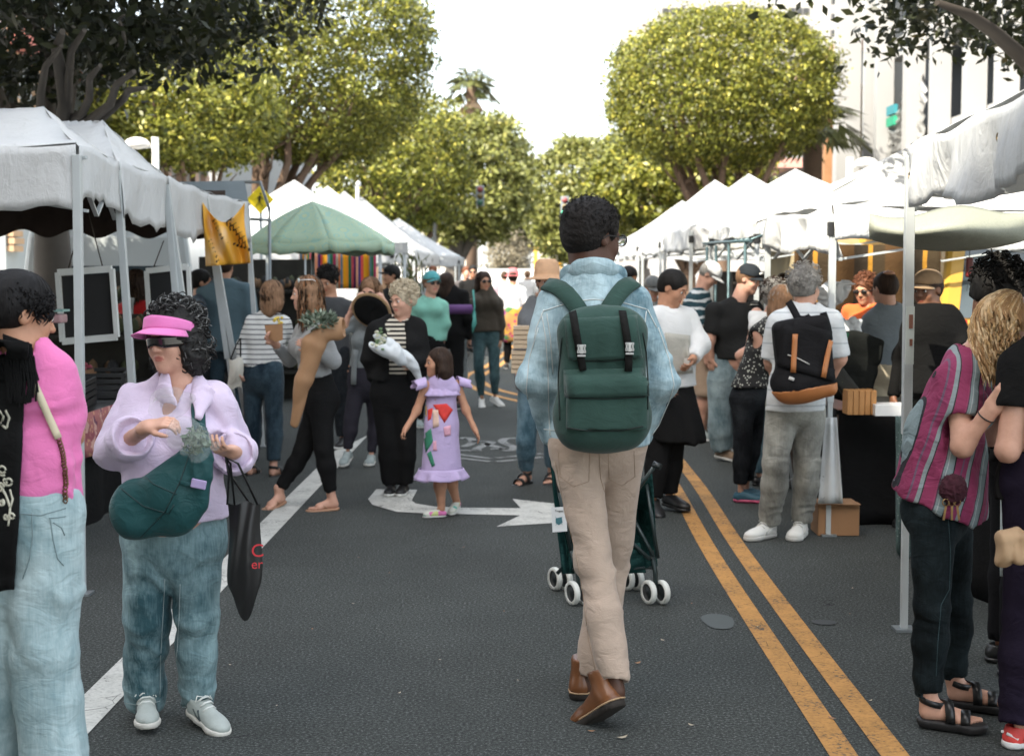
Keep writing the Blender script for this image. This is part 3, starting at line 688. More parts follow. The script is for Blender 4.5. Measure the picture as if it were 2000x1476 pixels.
def drape(objs, base, pix, off=.002, step=14, fallback=None):
    """points laid on the surface of a garment along a line"""
    out = []; objs = objs if isinstance(objs, (list, tuple)) else [objs]; q = []
    for i in range(len(pix)-1):
        a, b = np.array(pix[i], float), np.array(pix[i+1], float); m = max(1, int(np.linalg.norm(b-a)/step))
        q += [a+(b-a)*j/m for j in range(m)]
    q.append(np.array(pix[-1], float)); o = Vector(tuple(np.array([0, 0, CAMH])-base))
    for p in q:
        d = Vector(tuple(ray(*p))).normalized(); best = None
        for ob in objs:
            h = bvh(ob).ray_cast(o, d)
            if h[0] is not None and (best is None or h[3] < best[3]): best = h
        if best is not None: out.append((best[0]+best[1]*off, best[1]))
        elif fallback is not None: P_ = Vector(tuple(W(p[0], p[1], fallback)-base)); out.append((P_, -d))
    return out
def seam(objs, base, paths, mat, parent, r=.0018, off=.0012, name='seam', step=10):
    mb = MB()
    for p in paths:
        q = drape(objs, base, p, off, step)
        if len(q) > 1: mb.tube([a for a, _ in q], r, 4)
    return mb.build(name, mat, parent) if mb.v else None
def band(objs, base, pix, wd, mat, parent, name='strap', off=.004, th=.004, step=12, fallback=None, smooth_=2, ends=(1, 1)):
    q = drape(objs, base, pix, off, step, fallback)
    if len(q) < 2: return None
    P_ = [a for a, _ in q]; Nn = [b for _, b in q]
    for _ in range(smooth_):
        P_ = [P_[0]]+[(P_[i-1]+P_[i]*2+P_[i+1])/4 for i in range(1, len(P_)-1)]+[P_[-1]]; Nn = [Nn[0]]+[(Nn[i-1]+Nn[i]*2+Nn[i+1]).normalized() for i in range(1, len(Nn)-1)]+[Nn[-1]]
    mb = MB(); n = len(P_)
    def fn(a, b):
        i = min(n-1, int(round(b*(n-1)))); t = (P_[min(n-1, i+1)]-P_[max(0, i-1)]).normalized(); s_ = t.cross(Nn[i]).normalized()
        w_ = wd*(ends[0]+(ends[1]-ends[0])*b); return P_[i]+s_*(a-.5)*w_+Nn[i]*.002
    mb.grid(fn, 2, n-1); return mb.build(name, mat, parent, solid=th)
def patch(objs, base, quad, mat, parent, name='patch', nu=8, nv=8, off=.004, th=.004, fallback=None):
    """a four-cornered piece of cloth laid on a surface (corners clockwise from top left)"""
    A, B, Cc, D = [np.array(p, float) for p in quad]; pts = {}
    for j in range(nv+1):
        for i in range(nu+1):
            a, b = i/nu, j/nv; p = (A*(1-a)+B*a)*(1-b)+(D*(1-a)+Cc*a)*b; r_ = drape(objs, base, [p, p], off, 1e9, fallback); pts[i, j] = r_[0][0] if r_ else None
    mb = MB(); idx = {}
    for k, v_ in pts.items():
        if v_ is not None: idx[k] = len(mb.v); mb.v.append(tuple(v_))
    for j in range(nv):
        for i in range(nu):
            ks = [(i, j), (i, j+1), (i+1, j+1), (i+1, j)]
            if all(q in idx for q in ks): mb.f.append(tuple(idx[q] for q in ks)); mb.m.append(0); mb.s.append(True)
    return mb.build(name, mat, parent, solid=th) if mb.f else None
def text(s, size, loc, rot, mat, parent, name='lettering', ext=.0008):
    c = bpy.data.curves.new(name, 'FONT'); c.body = s; c.size = size; c.extrude = ext; c.align_x = 'CENTER'; c.align_y = 'CENTER'; c.materials.append(mat)
    o = bpy.data.objects.new(name, c); C.objects.link(o); o.location = tuple(loc); o.rotation_euler = rot; o.parent = parent
    dg = bpy.context.evaluated_depsgraph_get(); me = bpy.data.meshes.new_from_object(o.evaluated_get(dg)); m = bpy.data.objects.new(name, me); C.objects.link(m); m.location = o.location; m.rotation_euler = rot; m.parent = parent; bpy.data.objects.remove(o); return m
def sdfpart(S, name, mat, parent, res=.006, disp=None):
    V, Q = S.mesh(res, None, disp); return link(name, npmesh(name, V, Q), parent, mat)
def rotm(rx=0, ry=0, rz=0): return np.array(Matrix.Rotation(R(rz), 3, 'Z') @ Matrix.Rotation(R(ry), 3, 'Y') @ Matrix.Rotation(R(rx), 3, 'X'))
# ================================================================ ground, road, markings
def asphalt():
    m, n, b = nmat('asphalt'); v = texco(n)
    f1 = noise(n, v, 85, 5, .85); f2 = noise(n, v, .55, 5, .6); f3 = noise(n, v, 3.0, 4, .6)
    vo = N(n, 'ShaderNodeTexVoronoi', Scale=95); n.links.new(v, vo.inputs['Vector'])
    r = ramp(n, [(.38, (.014, .016, .015)), (.49, (.040, .044, .041)), (.57, (.076, .083, .078)), (.64, (.20, .21, .20))]); n.links.new(f1, r.inputs[0])
    c = mix(n, .75, r.outputs[0], mix(n, f2, (.45, .45, .45), (1.5, 1.52, 1.5)), 'MULTIPLY'); c = mix(n, .35, c, mix(n, f3, (.5, .5, .5), (1.45, 1.45, 1.45)), 'MULTIPLY')
    sp = ramp(n, [(0, (1, 1, 1)), (.09, (0, 0, 0))]); n.links.new(vo.outputs['Distance'], sp.inputs[0]); gate = math_(n, 'GREATER_THAN', noise(n, v, 21, 2), .60)
    c = mix(n, math_(n, 'MULTIPLY', sp.outputs[0], gate), c, (.30, .30, .28))
    # fine meandering cracks
    cr = N(n, 'ShaderNodeTexVoronoi', Scale=.55); cr.feature = 'DISTANCE_TO_EDGE'; vv = n.nodes.new('ShaderNodeVectorMath'); vv.operation = 'ADD'; nz = N(n, 'ShaderNodeTexNoise', Scale=2.2, Detail=5); n.links.new(v, nz.inputs['Vector']); n.links.new(v, vv.inputs[0]); n.links.new(nz.outputs['Color'], vv.inputs[1]); n.links.new(vv.outputs[0], cr.inputs['Vector'])
    ck = math_(n, 'MULTIPLY', math_(n, 'LESS_THAN', cr.outputs['Distance'], .0018), math_(n, 'GREATER_THAN', noise(n, v, .8, 2), .60)); c = mix(n, ck, c, (.012, .012, .012))
    n.links.new(c, b.inputs['Base Color']); b.inputs['Roughness'].default_value = .93; b.inputs['Specular IOR Level'].default_value = .25
    bump(n, b, f1, .30, .005); return m
def paint(name, col, wear=.5, grime=.5):
    m, n, b = nmat(name); v = texco(n)
    f = math_(n, 'ADD', math_(n, 'MULTIPLY', noise(n, v, 60, 5, .7), .6), math_(n, 'MULTIPLY', noise(n, v, 4, 4, .6), .4))
    r = ramp(n, [(wear-.07, (.05, .053, .052)), (wear-.02, sc3(col, .75)), (wear+.1, col)]); n.links.new(f, r.inputs[0])
    c = mix(n, grime, r.outputs[0], mix(n, noise(n, v, 9, 5, .65), (.55, .55, .55), (1.15, 1.15, 1.15)), 'MULTIPLY')
    # brittle hairline cracks in the paint
    cr = N(n, 'ShaderNodeTexVoronoi', Scale=9); cr.feature = 'DISTANCE_TO_EDGE'; n.links.new(v, cr.inputs['Vector']); c = mix(n, math_(n, 'MULTIPLY', math_(n, 'LESS_THAN', cr.outputs['Distance'], .012), math_(n, 'GREATER_THAN', noise(n, v, 3), .55)), c, sc3(col, .3))
    n.links.new(c, b.inputs['Base Color']); b.inputs['Roughness'].default_value = .85; bump(n, b, noise(n, v, 200, 2), .4, .004); return m
AS = asphalt(); WHITEP = paint('worn white paint', (.62, .62, .57), .43, .85); YELP = paint('worn yellow paint', (.56, .28, .075), .465, .95); FADED = paint('faded white paint', (.30, .31, .30), .50, .5)
def ground():
    mb = MB(); xs = [-400, -6.2, 6.2, 400]
    def strip(x0, x1, zf, mi=0):
        ys = [-60, 0, 60, 105, 120, 135, 150, 900]
        for a, b in zip(ys, ys[1:]): mb.add([(x0, a, zf(a)), (x1, a, zf(a)), (x1, b, zf(b)), (x0, b, zf(b))], [(0, 1, 2, 3)], mi)
    hill = lambda y: 0 if y <= 105 else min(1.35, (y-105)/45*1.35)
    strip(-6.2, 6.2, hill); o = mb.build('road', AS); tag(o, kind='structure')
    conc = plain('concrete pavement', (.26, .25, .235), .9, 0, .2, 3, .3, 120); kerb = plain('kerb concrete', (.32, .31, .29), .9, 0, .15)
    for sg in (-1, 1):
        mb = MB()
        for a, b in ((-60, 105), (105, 150), (150, 900)): mb.add([(sg*6.35, a, .13+hill(a)), (sg*400, a, .13+hill(a)), (sg*400, b, .13+hill(b)), (sg*6.35, b, .13+hill(b))], [(0, 1, 2, 3) if sg > 0 else (3, 2, 1, 0)])
        tag(mb.build('pavement', conc), kind='structure')
        mb = MB(); y = -20
        ko = empty('kerb', (0, 0, 0)); tag(ko, kind='structure'); first = None
        for i in range(30):
            if first is None: mb.box((sg*6.275, y+1.0, .065), (.145, 1.98, .13)); first = mb.build('kerb_stone', kerb, ko, bevel=.01)
            else: c = first.copy(); C.objects.link(c); c.location = (0, 2.0*i, 0)
    # markings
    def ribbon(name, pts, w, mat, z=.004):
        mb = MB(); P_ = [Vector((p[0], p[1], 0)) for p in pts]; q = []
        for i in range(len(P_)-1):
            for k in range(8):
                t = k/8; p0 = P_[max(0, i-1)]; p1 = P_[i]; p2 = P_[i+1]; p3 = P_[min(len(P_)-1, i+2)]
                q.append(.5*((2*p1)+(p2-p0)*t+(2*p0-5*p1+4*p2-p3)*t*t+(3*p1-p0-3*p2+p3)*t**3))
        q.append(P_[-1])
        def fn(a, b):
            i = min(len(q)-1, int(round(b*(len(q)-1)))); d = (q[min(len(q)-1, i+1)]-q[max(0, i-1)]).normalized(); s_ = Vector((d.y, -d.x, 0)); return q[i]+s_*(a-.5)*w+Vector((0, 0, z))
        mb.grid(fn, 1, len(q)-1, smooth=False); return tag(mb.build(name, mat), kind='structure')
    L = [G(u, v)[:2] for u, v in ((105, 1476), (690, 858))]; d = (L[1]-L[0]); a = L[0]-d*.3
    mb = MB(); l0, l1, r0, r1 = G(18, 1500), G(652, 882), G(152, 1455), G(718, 851)
    mb.add([tuple(l0[:2])+(.004,), tuple(r0[:2])+(.004,), tuple(r1[:2])+(.004,), tuple(l1[:2])+(.004,)], [(0, 1, 2, 3)])
    dn = nrm(np.append(l0[:2]-l1[:2], 0)); e0 = l0+dn*4; e1 = r0+dn*4; mb.add([tuple(e0[:2])+(.004,), tuple(e1[:2])+(.004,), tuple(r0[:2])+(.004,), tuple(l0[:2])+(.004,)], [(0, 1, 2, 3)])
    tag(mb.build('lane_line', WHITEP), kind='structure')
    path = [(1.06, -3), (1.065, 4.5), (1.075, 8), (1.14, 11), (1.09, 13.4), (.72, 15.7), (-.11, 17.8), (-.52, 19), (-.8, 20.6), (-.84, 22.2), (-.62, 24), (-.3, 29), (0.0, 36), (.1, 60)]
    ribbon('yellow_line', path, .095, YELP)
    p2 = [(1.235, -3), (1.235, 4.5), (1.255, 8), (1.325, 11), (1.28, 13.7), (.92, 16.1), (.05, 18.3), (-.33, 19.4), (-.58, 20.8), (-.60, 22.2), (-.40, 24.2), (-.10, 29), (.2, 36), (.3, 60)]
    ribbon('yellow_line', p2, .095, YELP)
    def pxpoly(name, pts, mat, z=.004):
        m_ = MB(); q = [G(u, v) for u, v in pts]; m_.poly([(p[0], p[1], z) for p in q][::-1]); o = m_.build(name, mat); return tag(o, kind='structure')
    pxpoly('turn_arrow', [(735, 956), (815, 957), (804, 978), (812, 984), (850, 990), (905, 992), (1017, 993), (1001, 975), (1084, 984), (1230, 1003), (1078, 1022), (970, 1029), (1016, 1007), (830, 1003), (775, 1000), (727, 986), (719, 975)], WHITEP)
    def stroke(pts, w=.085): q = [G(u, v)[:2] for u, v in pts]; return ribbon('bicycle_marking', q, w, FADED)
    stroke([(898, 857), (913, 855), (924, 861), (918, 868), (903, 873)]); stroke([(899, 880), (941, 880)]); stroke([(921, 862), (960, 864), (936, 874), (928, 880)]); stroke([(944, 866), (984, 877)])
    stroke([(1010, 856), (988, 857), (981, 862), (990, 868), (1003, 873), (1000, 879), (984, 881)]); stroke([(958, 877), (986, 877)])
    stroke([(890, 887), (958, 896)], .07); stroke([(890, 894), (958, 902)], .07); stroke([(970, 895), (1060, 886)], .07); stroke([(970, 902), (1060, 893)], .07)
    mb = MB(); c = G(1403, 1214); vs = [(c[0]+.072*math.cos(a)*(1+.1*math.sin(3*a)), c[1]+.16*math.sin(a)*(1+.1*math.cos(2*a)), .004) for a in [6.283*i/18 for i in range(18)]]; mb.poly(vs); tag(mb.build('patch', plain('pale concrete patch', (.075, .086, .084), .9)), kind='structure')
    mb = MB(); c = G(1610, 1216); vs = [(c[0]+.055*math.cos(a), c[1]+.05*math.sin(a), .004) for a in [6.283*i/14 for i in range(14)]]; mb.poly(vs); tag(mb.build('patch', plain('dull patch', (.042, .046, .046), .9)), kind='structure')
    # fallen leaves
    rg = random.Random(9); lm = [plain('dry brown leaf', (.30, .16, .08), .8, 0, .3), plain('pale dry leaf', (.42, .36, .26), .8, 0, .2)]
    spots = [(1625, 1405), (1295, 1252), (1155, 1430), (1215, 1443), (1245, 1297), (1350, 1418), (1440, 1060), (780, 1355), (700, 1090), (860, 1290), (610, 1230), (1480, 1225), (1545, 1330), (1665, 1150), (760, 1120), (540, 1380), (985, 1195), (1012, 1330), (905, 1070), (690, 1180), (1660, 1200), (1700, 1370), (1350, 1180), (450, 1300)]
    for i, (u, v) in enumerate(spots):
        c = G(u, v); s_ = rg.uniform(.014, .024) if i < 6 else rg.uniform(.006, .012); a = rg.uniform(0, 6.28); mb = MB(); ca, sa = math.cos(a), math.sin(a)
        pts = [(-1, 0, .25), (-.3, .42, .08), (.4, .35, .1), (1, 0, .3), (.4, -.35, .12), (-.3, -.42, .1), (0, 0, 0.02)]
        mb.add([(s_*(x*ca-y*sa), s_*(x*sa+y*ca), s_*z*1.2+.004) for x, y, z in pts], [(0, 1, 6), (1, 2, 6), (2, 3, 6), (3, 4, 6), (4, 5, 6), (5, 0, 6)])
        o = mb.build('fallen_leaf', lm[i % 2]); o.location = (c[0], c[1], .001); tag(o, 'small curled dry leaf lying on the grey asphalt', 'leaf', 'dry leaves scattered on the road')
ground()
# ================================================================ trees
def leafmat(name, dark, mid, tip):
    m, n, b = nmat(name); g = n.nodes.new('ShaderNodeNewGeometry'); r = ramp(n, [(0, dark), (.45, mid), (.8, sc3(mid, 1.25)), (1, tip)]); n.links.new(g.outputs['Random Per Island'], r.inputs[0])
    v = texco(n); c = mix(n, .6, r.outputs[0], mix(n, noise(n, v, 1.6, 3), (.6, .65, .6), (1.35, 1.3, 1.2)), 'MULTIPLY')
    n.links.new(c, b.inputs['Base Color']); b.inputs['Roughness'].default_value = .42; b.inputs['Specular IOR Level'].default_value = .4
    tr = n.nodes.new('ShaderNodeBsdfTranslucent'); n.links.new(c, tr.inputs[0]); ms = n.nodes.new('ShaderNodeMixShader'); ms.inputs[0].default_value = .22; out = n.nodes['Material Output']
    n.links.new(b.outputs[0], ms.inputs[1]); n.links.new(tr.outputs[0], ms.inputs[2]); n.links.new(ms.outputs[0], out.inputs[0]); return m
LEAF = leafmat('ficus leaves', (.030, .042, .010), (.170, .180, .028), (.52, .46, .085)); LEAFD = leafmat('shade-painted ficus leaves', (.014, .018, .009), (.024, .030, .011), (.05, .055, .018))  # the darker mix has the near canopies' shade painted into its colours
LEAFF = leafmat('far ficus leaves', (.07, .08, .025), (.18, .19, .05), (.34, .31, .09))
BARK = plain('ficus bark', (.15, .098, .066), .95, 0, .35, 3, .6, 22); BARKD = plain('grey bark', (.11, .095, .08), .95, 0, .35, 3, .6, 22)
def crown_mesh(rad, n, leaf, seed, flat=.55, lump=.13, clump=.16, per=26, shell=(.80, 1.0), cut=None, inner=.15, box=2.5):
    """leaf-sized faces gathered in clumps through the crown; squarish clipped outline"""
    rg = np.random.RandomState(seed); nc = n//per
    d = rg.normal(size=(nc, 3)); d /= np.linalg.norm(d, axis=1)[:, None]
    # superellipsoid outline like a clipped crown
    s_ = (np.abs(d)**box).sum(1)**(-1/box)
    lum = 1+lump*(vnoise((d*2.3+seed*.37+20).astype(np.float32))*2-1)+lump*.9*(vnoise((d*6.5+seed+30).astype(np.float32))*2-1)
    r = s_*lum*(shell[0]+(shell[1]-shell[0])*rg.rand(nc)**.5); k = rg.rand(nc) < inner; r = np.where(k, r*rg.uniform(.3, .85, nc), r)
    p = d*r[:, None]; p[:, 2] = np.where(p[:, 2] < 0, p[:, 2]*flat, p[:, 2]); p = p*np.array(rad)
    if cut is not None: p = p[cut(p)]
    nc = len(p); q = np.repeat(p, per, 0)+rg.normal(size=(nc*per, 3))*clump*np.array([1, 1, .7]); m = len(q)
    nn = np.repeat(d[:nc] if cut is None else p/np.linalg.norm(p, axis=1)[:, None], per, 0)*.5+rg.normal(size=(m, 3))*.75+np.array([0, 0, .45]); nn /= np.linalg.norm(nn, axis=1)[:, None]
    t = np.cross(nn, rg.normal(size=(m, 3))); t /= np.linalg.norm(t, axis=1)[:, None]; b = np.cross(nn, t); L = leaf*rg.uniform(.6, 1.25, m)[:, None]
    V = np.stack([q-t*L, q+b*L*.48-nn*L*.10, q+t*L, q-b*L*.48-nn*L*.10], 1).reshape(-1, 3); Q = np.arange(m*4).reshape(m, 4)
    return npmesh('crown', V, Q, False)
def tree(label, base, crown_c, rad, n, leaf, seed, mat=None, bark=None, limbs=7, tr=.26, split=.38, group=None, crown_me=None, name='ficus_tree', lean=(0, 0), limb_r=.10, **kw):
    t = thing(name, label, 'tree', (base[0], base[1], base[2] if len(base) > 2 else 0), 0, group); rg = random.Random(seed); cc = Vector(crown_c)-Vector(t.location)
    mb = MB(); fork = Vector((lean[0], lean[1], cc.z*split)); mb.tube([(0, 0, -.1), (lean[0]*.3, lean[1]*.3, fork.z*.35), (lean[0]*.8, lean[1]*.8, fork.z*.8), fork], [tr*1.35, tr*1.02, tr*.92, tr*.8], 10); tk = mb.build('trunk', bark or BARK, t)
    for i in range(limbs):
        a = 6.283*(i+rg.uniform(-.3, .3))/limbs; rr = rg.uniform(.35, .85); e = cc+Vector((math.cos(a)*rad[0]*rr, math.sin(a)*rad[1]*rr, rg.uniform(-.25, .25)*rad[2])); m_ = fork.lerp(e, .45)+Vector((rg.uniform(-.25, .25), rg.uniform(-.25, .25), rg.uniform(-.35, .05))); m2 = fork.lerp(e, .75)+Vector((rg.uniform(-.3, .3), rg.uniform(-.3, .3), rg.uniform(-.2, .2)))
        mb = MB(); mb.tube([fork-Vector((0, 0, .3)), fork.lerp(m_, .5)+Vector((0, 0, -.08)), m_, m2, e], [limb_r*1.3, limb_r*1.1, limb_r*.9, limb_r*.6, limb_r*.2], 7)
        for j in range(3):
            s_ = m_.lerp(e, rg.uniform(0, .5)); f = s_+Vector((rg.uniform(-1, 1), rg.uniform(-1, 1), rg.uniform(.3, 1.2)))*rad[2]*.35; mb.tube([s_, s_.lerp(f, .5)+Vector((rg.uniform(-.1, .1), rg.uniform(-.1, .1), 0)), f], [limb_r*.5, limb_r*.35, limb_r*.1], 5)
        mb.build('limb', bark or BARK, t)
    me = crown_me or crown_mesh(rad, n, leaf, seed, **kw)
    if not me.materials: me.materials.append(mat or LEAF)
    o = bpy.data.objects.new('crown', me); C.objects.link(o); o.parent = t; o.location = cc; return t
gF = 'clipped ficus trees lining the street'
# lit crowns across the middle distance
tree('large rounded ficus crown on the right above the white tent peaks, sunlit', (5.2, 38), (5.15, 38, 6.30), (2.82, 2.8, 2.0), 72000, .060, 1, limbs=9, tr=.30, flat=.95, split=.36, group=gF, clump=.15, lump=.07)
tree('tall sunlit ficus on the left with twisting brown limbs over the tents', (-6.3, 34), (-5.1, 35, 6.9), (2.75, 3.0, 2.75), 72000, .060, 2, limbs=10, tr=.34, flat=.95, split=.30, group=gF, clump=.14, lump=.09)
tree('low spreading ficus crown above the left stalls, beside the striped facade', (-7.0, 30), (-6.9, 30, 4.85), (1.75, 2.2, 1.3), 26000, .066, 3, limbs=6, tr=.16, flat=.8, split=.42, group=gF, clump=.14, limb_r=.06)
tree('ficus behind the tall left crown, its low boughs reaching towards the street', (-4.6, 47), (-4.2, 47, 5.0), (2.3, 2.5, 2.4), 22000, .09, 4, limbs=7, tr=.3, flat=.8, split=.35, group=gF, clump=.18)
tree('ficus lower crown hanging beside the far left street lamp', (-4.4, 57), (-4.1, 57, 5.1), (1.9, 2.2, 2.0), 12000, .12, 14, limbs=6, tr=.28, flat=.8, split=.4, group=gF, clump=.18)
tree('ficus with thick leaning trunk where the street narrows, below the palm', (-4.0, 76), (-2.9, 76, 6.3), (3.2, 3.2, 3.6), 20000, .18, 5, LEAFF, BARKD, limbs=8, tr=.50, flat=.85, split=.34, group=gF, clump=.28, lean=(.5, 0), limb_r=.2)
tree('far ficus left of the tall man\'s head, above the yellow bus', (3.2, 96), (3.6, 96, 6.1), (3.3, 3.2, 4.1), 16000, .21, 6, LEAFF, BARKD, limbs=6, tr=.4, flat=.9, split=.3, group=gF, clump=.3)
tree('far ficus directly behind the green traffic light', (6.6, 78), (6.1, 78, 5.9), (2.9, 3, 3.4), 15000, .18, 7, LEAFF, BARKD, limbs=6, tr=.4, flat=.9, split=.3, group=gF, clump=.27)
tree('ficus boughs between the tall man\'s head and the far white tents', (6.0, 52), (5.6, 52, 4.6), (3.2, 2.5, 1.9), 18000, .13, 8, LEAF, limbs=8, tr=.3, flat=.8, split=.36, group=gF, clump=.2)
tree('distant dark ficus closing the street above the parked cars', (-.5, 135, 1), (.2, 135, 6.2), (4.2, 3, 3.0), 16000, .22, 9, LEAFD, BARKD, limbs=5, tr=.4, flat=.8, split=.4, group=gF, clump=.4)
tree('distant pale bush beside the parked cars', (-1.6, 118, .4), (-1.3, 118, 2.6), (1.6, 1.5, 2.2), 6000, .13, 10, leafmat('dusty leaves', (.12, .10, .07), (.22, .19, .13), (.3, .27, .2)), BARKD, limbs=4, tr=.15, flat=.9, split=.3, clump=.3)
# dark canopies over the near stalls; their crowns shade the street
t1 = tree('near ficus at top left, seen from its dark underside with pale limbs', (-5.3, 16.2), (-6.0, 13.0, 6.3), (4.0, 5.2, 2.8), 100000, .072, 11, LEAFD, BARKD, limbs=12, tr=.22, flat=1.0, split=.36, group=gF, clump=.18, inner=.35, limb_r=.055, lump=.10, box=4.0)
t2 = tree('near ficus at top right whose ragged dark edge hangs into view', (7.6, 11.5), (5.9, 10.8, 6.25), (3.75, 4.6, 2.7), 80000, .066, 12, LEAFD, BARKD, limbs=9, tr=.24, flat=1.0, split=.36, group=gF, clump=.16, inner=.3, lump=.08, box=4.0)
mb = MB(); tb = np.array(t1.location)
for pts, r0 in ((((112, 245), (135, 150), (165, 60)), .05), (((128, 240), (175, 190), (196, 128)), .045), (((130, 245), (215, 205), (262, 140)), .05), (((150, 245), (240, 195), (285, 172)), .045), (((120, 250), (118, 140), (122, 62)), .07), (((60, 260), (80, 180), (120, 90)), .045), (((230, 90), (240, 60), (243, 30)), .02)):
    mb = MB(); P_ = [Vector(tuple(W(u, v, 13.2-1.2*i)-tb)) for i, (u, v) in enumerate(pts)]; mb.tube([P_[0], P_[0].lerp(P_[1], .5)+Vector((.04, 0, -.03)), P_[1], P_[1].lerp(P_[2], .5)+Vector((-.04, 0, .03)), P_[2]], [r0, r0*.9, r0*.75, r0*.6, r0*.35], 7); mb.build('limb', BARKD, t1)
mb = MB(); tb = np.array(t2.location); P_ = [Vector(tuple(W(u, v, Y)-tb)) for u, v, Y in ((2060, 190, 10.5), (1992, 108, 10), (1940, 62, 9.6), (1890, 28, 9.2), (1830, 5, 9))]; mb.tube(P_, [.060, .054, .045, .036, .02], 8); mb.build('limb', plain('shade-dark bark', (.035, .028, .022), .95), t2)  # the limb's shade is put into this darker bark colour
c = copytree(t1); c.location = (-6.5, -6, 0); c.rotation_euler = (0, 0, 2.0); c['label'] = 'unseen ficus added on the left pavement behind the photographer for its shade'  # out-of-view copy of the near tree, added to cast shade
# palm
def palm(label, base, h, s, name='palm_tree', skirt=True, n=60, dry=True):
    t = thing(name, label, 'tree', base); rg = random.Random(int(h*10)); mb = MB(); mb.tube([(0, 0, 0), (.05, 0, h*.5), (0, 0, h)], [.25*s, .2*s, .22*s], 9); mb.build('trunk', BARK, t)
    g = leafmat('palm green '+label[:9], (.05, .06, .02), (.10, .11, .035), (.2, .19, .07)); br = plain('dry palm thatch', (.34, .24, .15), .95, 0, .3)
    for kind in (0, 1) if skirt else (0,):
        mb = MB()
        for i in range(n):
            a = rg.uniform(0, 6.28); el = rg.uniform(-.3, 1.2) if kind == 0 else rg.uniform(-1.5, -.9); L = rg.uniform(.8, 1.2)*s*(1.25 if kind == 0 else 1.0)
            b0 = Vector((0, 0, h-(0 if kind == 0 else rg.uniform(.1, 1.7)*s))); d = Vector((math.cos(a)*math.cos(el), math.sin(a)*math.cos(el), math.sin(el))); tip = b0+d*L+Vector((0, 0, -.35*L if kind == 0 else 0)); mid = b0+d*L*.55
            sd_ = d.cross(Vector((0, 0, 1))).normalized()
            for k in range(7):
                w = (k-3)/3; e = mid+(tip-mid)*(1-abs(w)*.25)+sd_*w*L*.38+Vector((0, 0, -abs(w)*.12*L)); mb.add([mid, mid+(e-mid)*.5+sd_*.07*s, e, mid+(e-mid)*.5-sd_*.07*s], [(0, 1, 2, 3)])
            mb.bar(b0, mid, .03*s)
        o = mb.build('fronds' if kind == 0 else 'thatch', g if kind == 0 else br, t); o['kind'] = 'stuff'
    return t
palm('tall shaggy fan palm rising behind the far left ficus', (-3.6, 102, 0), 14.6, 1.7)
palm('yellowing palm beside the balcony railing on the right', (8.1, 40.5, 0), 5.6, 1.3, skirt=False, n=34)
